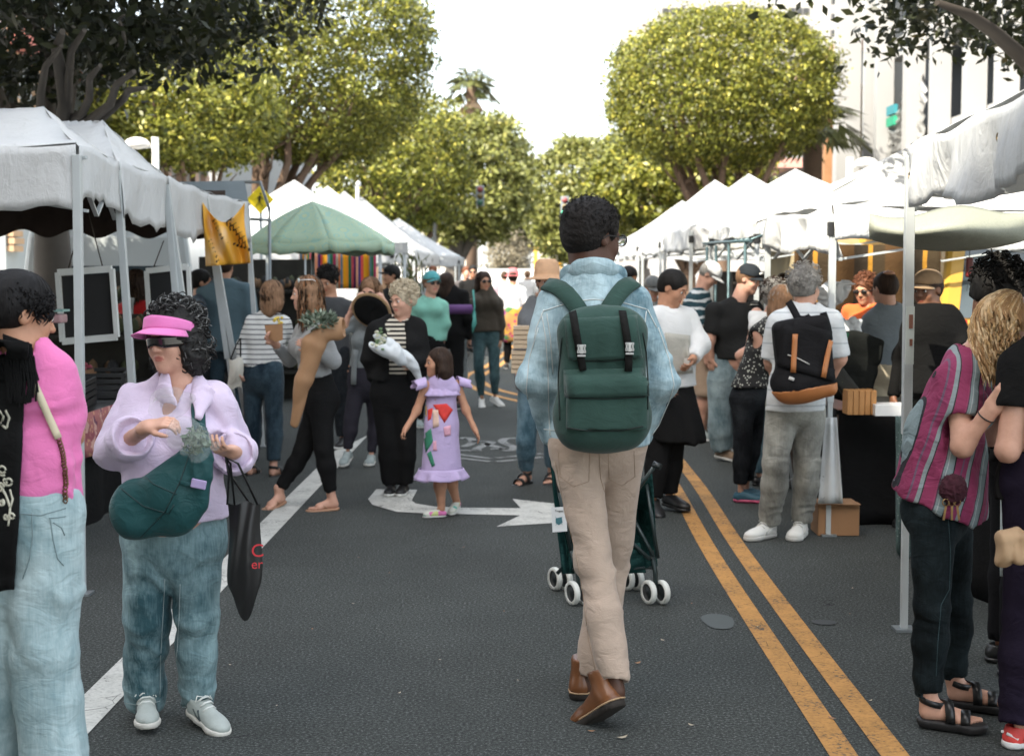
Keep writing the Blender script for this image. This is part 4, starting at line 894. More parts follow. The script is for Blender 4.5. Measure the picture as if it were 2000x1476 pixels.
# ================================================================ buildings
WH = plain('sunlit white stucco', (.33, .33, .325), .85, 0, .06, 1.2, .15, 40); GREYW = plain('pale grey stucco', (.46, .49, .50), .85, 0, .08, 1.2); DKI = plain('dark interior', (.035, .036, .036), .9); GL = plain('window glass', (.05, .07, .08), .1, 0, .2, 3, 0, spec=.8)
WOOD = plain('stained timber cladding', (.33, .17, .08), .7, 0, .3, 4, .3, 30); RAIL = plain('white painted metal', (.42, .43, .43), .5)
def building_right():
    t = thing('parking_building', 'white parking structure with tall fins and open decks behind the right tents', 'building', (10, 27, 0))
    q = lambda *a: a
    mb = MB(); mb.box((7.9, 8.7, 8), (13, 18.4, 16)); mb.build('wall', plain('shade-dark deck wall', (.035, .04, .043), .9), t)  # near-black colour paints the shade inside the open decks
    for i, z in enumerate((3.0, 4.95, 7.6, 10.2)):
        mb = MB(); mb.box((.55, 6.4, z), (.9, 13.6, .5)); mb.build('deck_edge', WH, t)
    for i, (y, w) in enumerate(((.2, .3), (2.6, .22), (4.7, .3), (7.3, .25), (9.6, .4), (12.6, .3), (14.0, .2), (16.4, .5))):
        mb = MB(); mb.box((-.15 if w < .5 else -.3, y, 7.0), (.46 if w < .5 else .7, w, 14)); mb.build('fin', WH, t)
    for (y, z) in ((4.6, 8.5), (11.9, 5.9), (.9, 8.9)):
        mb = MB(); mb.box((-.1, y, z), (.1, .8, .24)); mb.box((-.1, y, z-.3), (.1, .8, .24), mi=1); mb.build('wall_sign', [plain('teal sign', (.03, .22, .26), .5), plain('green sign', (.02, .30, .17), .5)], t)
    # rippled metal screen between two fins
    mb = MB(); rg = random.Random(4)
    def fn(a, b): return (-.05-.08*math.sin(a*38+3*math.sin(b*23))*math.sin(b*60+a*9), 8.9+4.6*a, 1.6+(4.6+.5*math.sin(a*7))*b)
    mb.grid(fn, 46, 60, smooth=False); o = mb.build('metal_screen', plain('hammered aluminium', (.30, .30, .29), .38, .5, .5, 30), t)
    # pipes and cars on the decks are too small to read; ceiling pipes show as stripes
    mb = MB()
    for k in range(5): mb.tube([(-.05+.08*k, 0, 9.45+.12*k), (-.05+.08*k, 13, 9.45+.12*k)], .05, 6)
    mb.build('ceiling_pipe', plain('grey pipe', (.5, .52, .52), .5), t)
    # timber-framed bay with balcony
    b = thing('timber_bay_building', 'building with timber-framed window bay and flat canopy beside the parking structure', 'building', (10, 44.6, 0))
    mb = MB(); mb.box((6, 3.5, 3.6), (12, 7, 7.2)); mb.build('wall', plain('tan stucco', (.36, .29, .21), .85), b)
    mb = MB(); mb.box((-.35, .6, 4.6), (.5, .35, 3.6)); mb.box((-.35, 3.6, 4.6), (.5, .35, 3.6)); mb.box((-.35, 2.1, 6.5), (.52, 3.4, .3)); mb.build('timber_frame', WOOD, b)
    for y in (1.4, 2.8):
        f = MB(); f.box((-.12, y, 4.6), (.1, 1.2, 3.2)); o = f.build('window', plain('steel frame', (.25, .27, .28), .4), b)
        f = MB(); f.box((-.19, y, 4.6), (.06, 1.0, 3.0)); f.build('pane', GL, o)
    mb = MB(); mb.box((-.8, 2.1, 7.0), (1.9, 5.2, .22)); mb.build('canopy', plain('zinc canopy', (.28, .31, .32), .4, .3), b, bevel=.03)
    mb = MB(); mb.box((1.2, 3.5, 8.5), (3, 7.4, .3)); mb.box((1.6, 3.5, 7.9), (2.4, 6.8, 1.1), mi=1); mb.build('roof', [plain('terracotta fascia', (.46, .28, .22), .8), GREYW], b)
    mb = MB(); mb.box((-.9, 1.4, 2.75), (1.7, 4.6, .35)); mb.build('balcony_floor', plain('brown fascia', (.25, .19, .14), .8), b)
    for i in range(13): mb = MB(); mb.box((-1.7, -.8+.36*i, 3.45), (.06, .10, 1.05)); mb.build('baluster', RAIL, b)
    for i in range(4): mb = MB(); mb.box((-1.5+.42*i, -.85, 3.45), (.10, .06, 1.05)); mb.build('baluster', RAIL, b)
    mb = MB(); mb.box((-1.7, 1.4, 4.0), (.09, 4.6, .09)); mb.box((-.9, -.85, 4.0), (1.7, .09, .09)); mb.build('handrail', RAIL, b)
    k = thing('pink_roof_building', 'low building with a pink tiled roof edge far behind the right ficus', 'building', (10.5, 56, 0)); mb = MB(); mb.box((5, 4, 2.8), (10, 8, 5.6)); mb.build('wall', WH, k); mb = MB(); mb.box((4.6, 4, 5.75), (11.2, 8.8, .35)); mb.build('roof', plain('pink tiles', (.55, .30, .25), .8), k)
def tower():
    t = thing('white_tower', 'tall white apartment tower with small three-pane windows behind the right ficus', 'building', (10.4, 130, 0))
    mb = MB(); mb.box((14, 12, 24), (26.5, 24, 48)); mb.build('wall', plain('sunlit cream wall', (.33, .318, .305), .85, 0, .04, .5, .1), t)
    first = None; fr = plain('window surround', (.16, .155, .15), .8)
    mb = MB(); mb.box((-.2, 4, 24), (2.0, 7.5, 48)); mb.build('corner_wing', plain('pinkish wall', (.38, .33, .30), .85, 0, .04, .5), t)
    for zi in range(9):
        for xi in range(6):
            x, z = 3.0+3.75*xi, 17.6+1.42*zi-(.5 if xi > 3 else 0)
            if first is None:
                mb = MB(); mb.box((0, -.03, 0), (1.95, .06, .60)); wi = mb.build('window', fr, t); first = wi
                for k in range(3): mb = MB(); mb.box((-.6+.6*k, -.09, 0), (.46, .05, .48)); mb.build('pane', plain('curtained glass', (.035, .035, .035), .3), wi)
            else: wi = copytree(first, t)
            wi.location = (x, 0, z)
def building_left():
    t = thing('striped_building', 'pale building with vertical tan brick stripes behind the left stalls', 'building', (-9, 25, 0))
    mb = MB(); mb.box((-6, 5.6, 3.3), (12, 11.2, 6.6)); mb.build('wall', plain('pale blue grey stucco', (.34, .37, .38), .85, 0, .06, 1), t)
    bk = flecked('tan brick', (.40, .27, .17), (.26, .16, .10), 30, .2); bm = plain('tan brick faces', (.42, .28, .17), .9, 0, .25, 5)
    for y in (.3, 1.8, 3.4, 5.2, 7.0, 8.8, 10.4):
        mb = MB()
        for k in range(35): mb.box((.06+.02*(k % 2), y, 2.0+.13*k), (.13, .5, .105))
        o = mb.build('brick_pilaster', bm, t)
    mb = MB(); mb.box((.2, 5.6, 5.6), (.5, 11.3, .3)); mb.build('band', plain('red trim', (.42, .14, .11), .8), t)
    k = thing('teal_topped_building', 'small building with teal fascia and pinkish bays behind the left ficus trunks', 'building', (-9.4, 37, 0))
    mb = MB(); mb.box((-5, 3, 2.6), (10, 6.4, 5.2)); mb.build('wall', plain('sunlit cream', (.42, .39, .36), .85), k)
    mb = MB(); mb.box((.15, 3, 5.0), (.4, 6.6, .8)); mb.build('fascia', plain('pale teal', (.42, .58, .58), .7), k)
    for y in (.8, 2.4, 4.0, 5.4): mb = MB(); mb.box((.05, y, 2.8), (.2, .5, 3.2)); mb.build('pilaster', plain('salmon stucco', (.62, .42, .34), .85), k)
    w_ = thing('white_building', 'plain sunlit white building beyond the left ficus trunks', 'building', (-9.6, 46, 0)); mb = MB(); mb.box((-5, 10, 3.4), (10, 20, 6.8)); mb.build('wall', WH, w_)
    for y in (2, 6, 10, 14):
        mb = MB(); mb.box((.03, y, 2.2), (.08, 1.6, 2.2)); o = mb.build('window', RAIL, w_); mb = MB(); mb.box((.09, y, 2.2), (.05, 1.35, 1.95)); mb.build('pane', GL, o)
    f = thing('far_building', 'pale low building among trees at the street\'s end', 'building', (-8.5, 160, 1.3)); mb = MB(); mb.box((0, 2, 3), (7, 4, 6)); mb.build('wall', plain('sandy wall', (.5, .45, .38), .85), f)
    for x in (-2, 0, 2): mb = MB(); mb.box((x, -.05, 3), (1.2, .1, 2.6)); mb.build('window', GL, f)
def building_near():  # unseen block, added and sized to put the near street in shade
    t = thing('shade_building', 'unseen tall building added on the left pavement to shade the near street', 'building', (-9.2, -45, 0)); mb = MB(); mb.box((-6, 25, 9), (12, 50, 18)); mb.build('wall', plain('warm stucco', (.42, .39, .34), .9), t); first = None
    for i in range(12):
        for j in range(4):
            if first is None: mb = MB(); mb.box((.03, 0, 0), (.1, 1.8, 1.9)); first = o = mb.build('window', GL, t)
            else: o = first.copy(); C.objects.link(o); o.parent = t
            o.location = (0, 3+4.3*i, 3+4*j)
building_near(); building_right(); tower(); building_left()
# ================================================================ canopies and what stands under them
def canvas(name, col=(.72, .73, .72), tr=.16, fold=1.0, bmp=.38):
    m, n, b = nmat(name); v = texco(n); c = mix(n, noise(n, v, 2.2, 5, .65), sc3(col, .80), sc3(col, 1.05)); n.links.new(c, b.inputs['Base Color']); b.inputs['Roughness'].default_value = .8; b.inputs['Specular IOR Level'].default_value = .2
    h = math_(n, 'ADD', math_(n, 'MULTIPLY', noise(n, texco(n, (1, 1, .45)), 4.5, 4, .5, 2.0), fold), math_(n, 'MULTIPLY', noise(n, v, 26, 3, .6, 1.0), .18)); bump(n, b, h, bmp, .06)
    if tr:
        t = n.nodes.new('ShaderNodeBsdfTranslucent'); t.inputs[0].default_value = (*sc3(col, .9), 1); ms = n.nodes.new('ShaderNodeMixShader'); ms.inputs[0].default_value = tr; n.links.new(b.outputs[0], ms.inputs[1]); n.links.new(t.outputs[0], ms.inputs[2]); n.links.new(ms.outputs[0], n.nodes['Material Output'].inputs[0])
    return m
CV = canvas('white canvas'); CV2 = canvas('greyish canvas', (.62, .64, .64)); POLE = plain('white powder coated steel', (.46, .49, .49), .45, .1, .12, 8, .15, 25); JOINT = plain('black plastic joint', (.02, .02, .02), .5); STEEL = plain('galvanised steel', (.28, .31, .32), .4, .6)
def tent(label, cs, ez, ridge, vh=.26, poles=(), seed=1, wav=.02, mat=None, group='white market canopies', sag=.10, edges=(0, 1, 2, 3), low=0.0, truss=True, rag=0.0, vals=None, joint=True, drop=None):
    """cs: four corners (x, y) in order round the tent; ridge: one or two (x, y, z) points"""
    ox, oy = cs[0][0], cs[0][1]; t = thing('market_canopy', label, 'canopy tent', (ox, oy, 0), 0, group); rg = random.Random(seed); mat = mat or CV; ezs = ez if isinstance(ez, (list, tuple)) else [ez]*4
    P3 = [Vector((c[0]-ox, c[1]-oy, z)) for c, z in zip(cs, ezs)]; rd = [Vector((r[0]-ox, r[1]-oy, r[2])) for r in ridge]
    mb = MB(); n = 10
    def near(p): return min(rd, key=lambda r: (r-p).length)
    for i in range(4):
        A, B = P3[i], P3[(i+1) % 4]; Ra, Rb = near(A), near(B)
        def fn(a, b, A=A, B=B, Ra=Ra, Rb=Rb):
            p = (A*(1-a)+B*a)*(1-b)+(Ra*(1-a)+Rb*a)*b; s_ = sag*math.sin(math.pi*b)*(.35+.65*math.sin(math.pi*a))*(1-.3*b); p = p.copy(); p.z -= s_+.012*math.sin(a*17+i*2)*math.sin(b*11+seed); return p
        mb.grid(fn, n, n)
    mb.build('roof_canvas', mat, t, solid=.004)
    for i in edges:
        A, B = P3[i], P3[(i+1) % 4]; L = (B-A).length; d = (B-A).normalized(); nr = Vector((d.y, -d.x, 0)); ph = rg.uniform(0, 6); h = vh if vals is None else vals[i]; mb = MB(); nu = max(10, int(L*10))
        def fn(a, b, A=A, B=B):
            p = A*(1-a)+B*a; sg = math.sin(math.pi*a); w_ = wav*b*(math.sin(a*L*7+ph)+.6*math.sin(a*L*15+ph*2)+.5*math.sin(a*L*3.1+b*3))
            dr = 0 if drop is None else drop*sg
            hh = h*(1-.08*math.sin(a*L*4+ph)-.05*math.sin(a*L*11))+(rag*abs(math.sin(a*L*41+ph*3))*b if rag else 0)
            return p+nr*(.012+w_)+Vector((0, 0, -.06*sg*(1-b)*0-dr*(1-b)*.3-hh*b+.01*math.sin(a*L*6+ph)*(1-b)))
        mb.grid(fn, nu, 7); mb.build('valance', mat, t, solid=.003)
    for (ci, bx, by) in poles:
        top = P3[ci]-Vector((0, 0, .05)); bt = Vector((bx-ox, by-oy, 0)) if bx is not None else Vector((top.x, top.y, 0)); mb = MB(); md = bt.lerp(top, .42)
        mb.bar(md, top, .040); mb.bar(bt+Vector((0, 0, .01)), md+Vector((0, 0, .05)), .030); po = mb.build('leg', POLE, t, bevel=.003)
        mb = MB(); mb.box(tuple(bt+Vector((0, 0, .008))), (.09, .09, .012)); mb.build('foot_plate', STEEL, po)
        if joint: mb = MB(); mb.box(tuple(bt.lerp(top, .955)), (.056, .056, .08)); mb.build('joint', JOINT, po)
    if truss:
        mb = MB()
        for i in edges:
            A, B = P3[i]-Vector((0, 0, .06)), P3[(i+1) % 4]-Vector((0, 0, .06)); A = A.lerp(B, .01); z = Vector((0, 0, -.26)); M_ = A.lerp(B, .5)
            inn = (rd[0]-M_); inn.z = 0; inn = inn.normalized()*.05
            for (p, q) in ((A, M_+z), (A+z, M_), (M_, B+z), (M_+z, B)): mb.bar(p+inn, q+inn, .022, .014)
        mb.build('scissor_truss', POLE, t)
    return t
# left row
W3 = lambda u, v, Y: tuple(W(u, v, Y))
A0, A1, A2, A3, A4 = W3(150, 282, 7.0), W3(228, 316, 8.15), W3(325, 346, 9.5), W3(402, 376, 11.3), W3(482, 396, 13.0)
g_l = 'white market canopies'
tent('frontmost left canopy with double valance at the left edge of the photo', [(A0[0], A0[1]), (A1[0], A1[1]), (-5.3, 9.2), (-5.3, 7.7)], [A0[2], A1[2], 2.25, 2.20], [W3(85, 210, 8.3), W3(-160, 222, 8.7)], .24, [(0, A0[0]-.02, 7.0), (1, A1[0]+.07, 8.3)], 2, wav=.012, edges=(0, 3), vals=[.24, .2, .2, .27], rag=.035, sag=.05, joint=False)
tent('second left canopy with frayed valance behind the frontmost one', [(A1[0], A1[1]), (A2[0], A2[1]), (-5.6, 10.4), (-5.5, 9.3)], [A1[2], A2[2], 2.3, 2.28], [W3(200, 238, 9.3), W3(128, 240, 9.7)], .30, [(1, A2[0]+.12, 9.6)], 3, wav=.02, edges=(0,), rag=.04, sag=.04, joint=False)
tent('third left canopy whose valance runs behind the double legs', [(A2[0], A2[1]), (A3[0], A3[1]), (-5.6, 12), (-5.6, 10.5)], [A2[2], A3[2], 2.3, 2.3], [(-4.0, 10.6, 2.62)], .33, [(0, A2[0]+.22, 9.7), (1, A3[0]+.24, 11.4)], 4, wav=.02, edges=(0,), rag=.05, sag=.04, joint=False)
tent('fourth left canopy above the hanging yellow flag', [(A3[0], A3[1]), (A4[0], A4[1]), (-5.6, 13.6), (-5.6, 12.1)], [A3[2], A4[2], 2.3, 2.3], [(-4.2, 12.6, 2.5)], .30, [(0, A3[0]+.33, 11.4), (1, A4[0]+.12, 13.0)], 5, wav=.02, edges=(0,), rag=.02, sag=.03, joint=False)
# far left row of peaks
for i, (pu, pv, Y, lb) in enumerate(((575, 352, 23.9, 'left white canopy with the sharpest peak, above the green parasol'), (640, 364, 27.5, 'left canopy peak second from the green parasol'), (672, 374, 30.5, 'left canopy peak third from the green parasol'), (705, 384, 34, 'left canopy peak fourth from the green parasol'), (778, 426, 40, 'farthest left white canopy near the row\'s end'))):
    p = W(pu, pv, Y); hw = 1.75; x0 = p[0]+hw; tent(lb, [(x0, Y-1.5), (x0, Y+1.5), (x0-3.5, Y+1.5), (x0-3.5, Y-1.5)], 1.98, [tuple(p)], .24, [(0, None, 0), (3, None, 0), (1, None, 0)], 20+i, sag=.16, edges=(0, 3), wav=.012)
# teal-blue roof tip further on
tent('pale blue and white canopy behind the last left peaks', [(-2.0, 43), (-2.0, 46), (-5, 46), (-5, 43)], 2.1, [(-3.5, 44.5, 2.9)], .24, [(0, None, 0)], 31, mat=canvas('pale blue canvas', (.50, .66, .72)), edges=(0, 3))
# right row
B1 = W3(1778, 288, 6.3); B0 = W3(2010, 160, 3.75)
t = tent('nearest right canopy with heavily creased valance and brass eyelets', [(B1[0], 6.3), (1.36, 3.6), (4.4, 3.3), (4.7, 6.2)], [2.15, 2.10, 2.1, 2.15], [(3.0, 4.9, 2.36)], .27, [(0, B1[0]+.02, 6.32)], 6, wav=.04, edges=(0, 3), vals=[.27, .2, .2, .22], sag=.10, drop=.06, truss=False, joint=False)
mb = MB()
for (u, v, dd) in ((1858, 283, -.0), (1950, 268, 0), (1777, 343, 0)):
    Y = 6.3-2.5*(u-1778)/232 if u > 1780 else 6.3; p = W(u, v, Y-.03)-np.array(t.location); mb.tube([p+np.array([0, .012*math.cos(a), .012*math.sin(a)]) for a in [6.283*k/10 for k in range(11)]], .004, 5, cap=False)
mb.build('eyelet', plain('tarnished brass', (.22, .16, .08), .4, .8), t)
tent('right canopy over the grey-haired man with low creased valance', [(1.84, 10.8), (1.855, 8.62), (4.9, 8.5), (4.9, 10.8)], [2.02, 1.99, 1.93, 2.0], [(3.3, 9.7, 2.42)], .28, [(1, None, 0), (0, None, 0)], 7, wav=.045, edges=(0, 1), vals=[.27, .22, .2, .2], sag=.22, drop=.10)
# grey roof cloth added here, its tone standing for the sagging roof's inner shadow
sh = thing('roof_cloth', 'sagging olive grey roof cloth added for the shadowed roof of the second right canopy', 'roof cloth', (2.4, 8.2, 0)); mb = MB()
def fn(a, b): u = 1698+a*330; top = 418+10*math.sin(a*9)-3*a*4; bot = 424+66*math.sin(math.pi*min(1, a*.8+.12))**.45; p = W(u, top+(bot-top)*b, 8.2-.55*math.sin(math.pi*b)*math.sin(math.pi*min(1, a+.05))+.5*b*0); return (p[0]-2.4, p[1]-8.2, p[2])
mb.grid(fn, 26, 12); m = flecked('olive shadowed canvas', (.25, .26, .205), (.20, .21, .165), 90, .3); mb.build('netting', m, sh, solid=.006)
tent('right canopy frame with bare trusses showing at its street side', [(2.05, 15.6), (2.02, 12.4), (5.2, 12.4), (5.2, 15.6)], [2.06, 2.02, 2.0, 2.05], [(3.7, 14.0, 2.78)], .13, [(1, None, 0), (0, None, 0)], 8, wav=.02, edges=(0, 1), sag=.2)
mb = MB(); po = thing('pipe_frame', 'grey pipe awning frame under the third right canopy', 'pipe frame', (1.95, 12.6, 0))
for y in (0, 1.0, 1.9, 2.6): mb.tube([(0, y, 0), (0, y, 1.86)], .016, 6)
mb.tube([(0, -.3, 1.86), (0, 2.9, 1.90)], .016, 6); mb.tube([(.3, -.3, 1.98), (.3, 2.9, 2.0)], .014, 6)
for k in range(9): mb.tube([(0, -.3+.4*k, 1.87), (.3, -.1+.4*k, 1.98)], .010, 5)
mb.build('pipes', plain('dark teal pipe', (.08, .13, .14), .4, .5), po)
for i, (pu, pv, Y, lb) in enumerate(((1552, 331, 18.5, 'right canopy with the tallest pointed peak, below the big ficus'), (1462, 341, 22.3, 'right canopy peak second behind the tallest one'), (1396, 352, 26.0, 'right canopy peak third behind the tallest one'), (1332, 392, 31.5, 'farthest low right canopy beside the tall man\'s glasses'))):
    p = W(pu, pv, Y); x0 = p[0]-1.5; tent(lb, [(x0, Y+1.5), (x0, Y-1.6), (x0+3.2, Y-1.6), (x0+3.2, Y+1.5)], [2.15, 2.12, 2.1, 2.15], [tuple(p)], .28, [(1, None, 0), (0, None, 0), (2, None, 0)], 40+i, sag=.20, edges=(0, 1), wav=.03)
# green paisley parasol
def parasol():
    m, n, b = nmat('green scroll fabric'); v = texco(n); w1 = N(n, 'ShaderNodeTexVoronoi', Scale=5.5); n.links.new(texco(n, (1, .5, 1.4)), w1.inputs['Vector'])
    f = math_(n, 'ADD', math_(n, 'MULTIPLY', w1.outputs['Distance'], 22), math_(n, 'MULTIPLY', noise(n, v, 4, 2), 5)); s_ = math_(n, 'SINE', f)
    r = ramp(n, [(0, (.37, .50, .36)), (.52, (.39, .53, .38)), (.60, (.52, .53, .25)), (.70, (.50, .52, .25)), (.78, (.31, .49, .40))]); n.links.new(math_(n, 'ADD', math_(n, 'MULTIPLY', s_, .5), .5), r.inputs[0])
    n.links.new(mix(n, math_(n, 'GREATER_THAN', noise(n, v, 3.1), .42), (.39, .52, .38), r.outputs[0]), b.inputs['Base Color']); b.inputs['Roughness'].default_value = .8
    t = thing('parasol', 'green parasol with yellow scroll pattern in front of the left peaks', 'parasol', W(592, 600, 15)*[1, 1, 0]); q = lambda u, v, dd=0: tuple(W(u, v, 15+dd)-np.array(t.location))
    apex = Vector(q(610, 393)); rim = []
    for k in range(8): a = 6.283*k/8+.25; rim.append(Vector((apex.x+.08+.78*math.cos(a), apex.y+.85*math.sin(a), apex.z-.42-.02*math.sin(a*2))))
    for k in range(8):
        A, B = rim[k], rim[(k+1) % 8]; mb = MB()
        def fn(a, b): p = apex.lerp(A.lerp(B, a), b); p.z += .05*math.sin(math.pi*b)*.9-.03*math.sin(math.pi*a)*b; return p
        mb.grid(fn, 6, 7); mb.build('panel', m, t, solid=.003)
        mb = MB()
        def f2(a, b): p = A.lerp(B, a); p.z -= .03*math.sin(math.pi*a)+b*(.10+.02*math.sin(a*9)); return p
        mb.grid(f2, 6, 2); mb.build('fringe', m, t, solid=.003)
    mb = MB(); mb.tube([(apex.x, apex.y, 0), (apex.x, apex.y, apex.z)], .02, 8); mb.build('pole', STEEL, t)
    mb = MB()
    for k in range(8): mb.bar(apex-Vector((0, 0, .25)), apex.lerp(rim[k], .6)-Vector((0, 0, .02)), .012)
    mb.build('rib', STEEL, t)
parasol()
# ================================================================ stall goods, vehicles, street furniture
def flagcloth():
    t = thing('yellow_flag', 'yellow flag with faded black lettering hung from the fourth left canopy', 'flag', W(440, 450, 11.0)); b = np.array(t.location); L = [(395, 397), (404, 520)]; mb = MB()
    def fn(a, v):
        left = np.array([396+6*v, 396+124*v]); right = np.array([478+8*v-3*math.sin(v*5), 396+118*v]); top = -10*0
        p = left*(1-a)+right*a; sagv = math.sin(math.pi*a)*(1-v)**1.6*38; Y = 11.0+.07*math.sin(a*8+v*2)+.05*math.sin(a*15-v*5)
        return tuple(W(p[0], p[1]+sagv, Y)-b)
    mb.grid(fn, 30, 26)
    m, n, bs = nmat('yellow flag cloth'); v = texco(n); c = mix(n, noise(n, v, 3.2, 4), (.62, .28, .015), (.80, .44, .05)); pale = ramp(n, [(.55, (0, 0, 0)), (.72, (1, 1, 1))]); n.links.new(noise(n, texco(n, (1.5, 1, .6)), 3.7, 2), pale.inputs[0]); c = mix(n, math_(n, 'MULTIPLY', pale.outputs[0], .7), c, (.78, .62, .45)); n.links.new(c, bs.inputs['Base Color']); bs.inputs['Roughness'].default_value = .75
    o = mb.build('cloth', m, t, solid=.003); bk = plain('black flag print', (.03, .02, .012), .8)
    rg = random.Random(2); paths = []
    for (u0, v0, du, dv, n_, h) in ((412, 425, 3.4, 6.5, 9, 9), (437, 425, 6, 8.5, 8, 20), (408, 470, 3, 8, 6, 7), (455, 478, 7, 2, 5, 8)):
        for i in range(n_):
            u, v = u0+du*i, v0+dv*i; paths.append([(u, v), (u+h*.6, v-h*.35)])
            if rg.random() < .6: paths.append([(u+h*.3, v-h*.2), (u+h*.35, v+h*.3)])
            if rg.random() < .5: paths.append([(u, v), (u+1, v+h*.4)])
    seam(o, b, paths, bk, t, .009, .003, 'lettering', 4)
flagcloth()
# brown under-canopy cloth at the back of the left stalls
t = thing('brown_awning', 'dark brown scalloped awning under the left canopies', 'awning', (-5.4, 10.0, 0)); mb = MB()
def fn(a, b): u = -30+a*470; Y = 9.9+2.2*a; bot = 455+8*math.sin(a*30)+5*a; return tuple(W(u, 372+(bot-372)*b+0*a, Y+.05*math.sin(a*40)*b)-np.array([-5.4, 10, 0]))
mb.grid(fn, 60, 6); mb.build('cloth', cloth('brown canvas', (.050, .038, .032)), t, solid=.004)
def board(label, quad, Y, ropes):
    t = thing('hanging_board', label, 'chalkboard', W(*quad[0], Y), 0, 'framed black boards hanging over the left stall'); b = np.array(t.location); P_ = [Vector(tuple(W(u, v, Y)-b)) for u, v in quad]; th = Vector((0, .02, 0)); c = sum(P_, Vector())/4
    I = [c+(p-c)*.80 for p in P_]; mb = MB(); mb.add([*(p*1.0 for p in I), *(p+th for p in I)], [(0, 1, 2, 3)]); mb.build('slate', plain('black slate', (.012, .012, .012), .8, 0, .3), t)
    fm = plain('whitewashed wood', (.62, .63, .60), .7, 0, .12)
    for i in range(4): mb = MB(); a, d = P_[i], P_[(i+1) % 4]; mb.bar(a.lerp(c, .09)+th*.2-Vector((0, .01, 0)), d.lerp(c, .09)+th*.2-Vector((0, .01, 0)), .026 if True else 0, .040); mb.build('frame_side', fm, t)
    mb = MB()
    for (a, d) in ropes: mb.tube([tuple(W(*a, Y)-b), tuple(W(*d, Y)-b)], .004, 5)
    mb.build('rope', plain('dark rope', (.05, .04, .03), .9), t)
board('larger white-framed black board hanging beside the leftmost canopy leg', [(108, 526), (224, 518), (235, 664), (118, 674)], 8.6, [((163, 415), (134, 524)), ((170, 405), (200, 519))])
board('smaller white-framed black board hanging between canopy legs above the visor woman', [(282, 524), (372, 514), (378, 640), (290, 648)], 10.2, [((320, 470), (300, 522)), ((345, 470), (350, 516))])
# left table
TX = -2.74
t = thing('left_stall_table', 'long stall table with pink floral cloth and black skirt on the left', 'table', (TX-.45, 8.8, 0))
mb = MB(); mb.box((0, 0, .70), (.92, 5.6, .03)); mb.build('table_top', BLACKP, t)
mb = MB()
def fn(a, b): return (.46+.02*math.sin(a*60)*b, -2.8+5.6*a, .69*(1-b)+.01)
mb.grid(fn, 90, 5)
def fn(a, b): return (-.46+.92*a, -2.81-.02*math.sin(a*20)*b, .69*(1-b)+.01)
mb.grid(fn, 16, 5); mb.build('skirt', cloth('black table skirt', (.012, .012, .012)), t)
mb = MB()
def fn(a, b): return (.475+.02*math.sin(a*48)*b+.015*b, -2.8+5.4*a, .72-(.30+.03*math.sin(a*21))*b)
mb.grid(fn, 100, 5); mb.build('floral_cloth', flecked('pink floral cotton', (.42, .15, .14), (.62, .32, .20), 24, .3, [(.50, .12, .12), (.30, .08, .10), (.62, .36, .30), (.16, .05, .10)]), t, solid=.003)
def crate(label, loc, size, mat, rz=0, grp=None, slats=4, name='produce_crate', wallh=None):
    t = thing(name, label, 'crate', loc, rz, grp); sx, sy, sz = size; first = None
    mb = MB(); mb.box((0, 0, .01), (sx, sy, .02)); mb.build('crate_base', mat, t)
    for k in range(slats):
        z = .03+(sz-.04)*k/(slats-1)
        for q in (-1, 1):
            mb = MB(); mb.box((0, q*sy/2, z), (sx, .012, sz/slats*.62)); mb.build('slat', mat, t)
            mb = MB(); mb.box((q*sx/2, 0, z), (.012, sy-.02, sz/slats*.62)); mb.build('slat', mat, t)
    mb = MB()
    for x in (-1, 1):
        for y in (-1, 1): mb.box((x*(sx/2-.01), y*(sy/2-.01), sz/2), (.022, .022, sz))
    mb.build('corner_post', mat, t); return t
BKC = plain('black crate plastic', (.016, .016, .017), .5, 0, .2)
for i, (y, z, lb) in enumerate(((7.0, .72, 'black plastic crate at the near end of the pink floral cloth'), (7.7, .72, 'black crate under the peaches, lower of the two'), (7.7, .90, 'black crate full of peaches by the leftmost leg'), (8.5, .72, 'black plastic crate behind the peach crates, lower one'), (8.5, .90, 'upper black crate behind the peach crates'), (9.3, .72, 'black crate on the left table in front of the visor woman'), (10.2, .72, 'farthest black crate on the left stall table'))):
    crate(lb, (TX-.30, y, z), (.42, .60, .17), BKC, .05*(i-2), 'black produce crates on the left table')
pm = plain('ripe peach skin', (.62, .17, .12), .5, 0, .4, 14, .1); rg = random.Random(5)
me = None
for i in range(15):
    if me is None: mb = MB(); mb.lathe([(.0, -.034)]+[(.037*math.sin(a)*(1-.05*math.cos(a)), -.035*math.cos(a)) for a in [math.pi*k/9 for k in range(1, 9)]]+[(.003, .028)], (0, 0, 0), 14); o = mb.build('peach', pm); me = o.data
    else: o = bpy.data.objects.new('peach', me); C.objects.link(o)
    o.location = (TX-.42+.082*(i % 4)+rg.uniform(-.01, .01), 7.48+.085*(i//4)+rg.uniform(-.01, .01), 1.075+(.035 if i in (5, 6, 9) else 0)+rg.uniform(0, .015)); o.rotation_euler = (rg.uniform(-.5, .5), rg.uniform(-.5, .5), rg.random()*6)
    tag(o, 'red-yellow peach in the heap on the black crate by the leftmost canopy leg', 'peach', 'peaches heaped in the black crate')
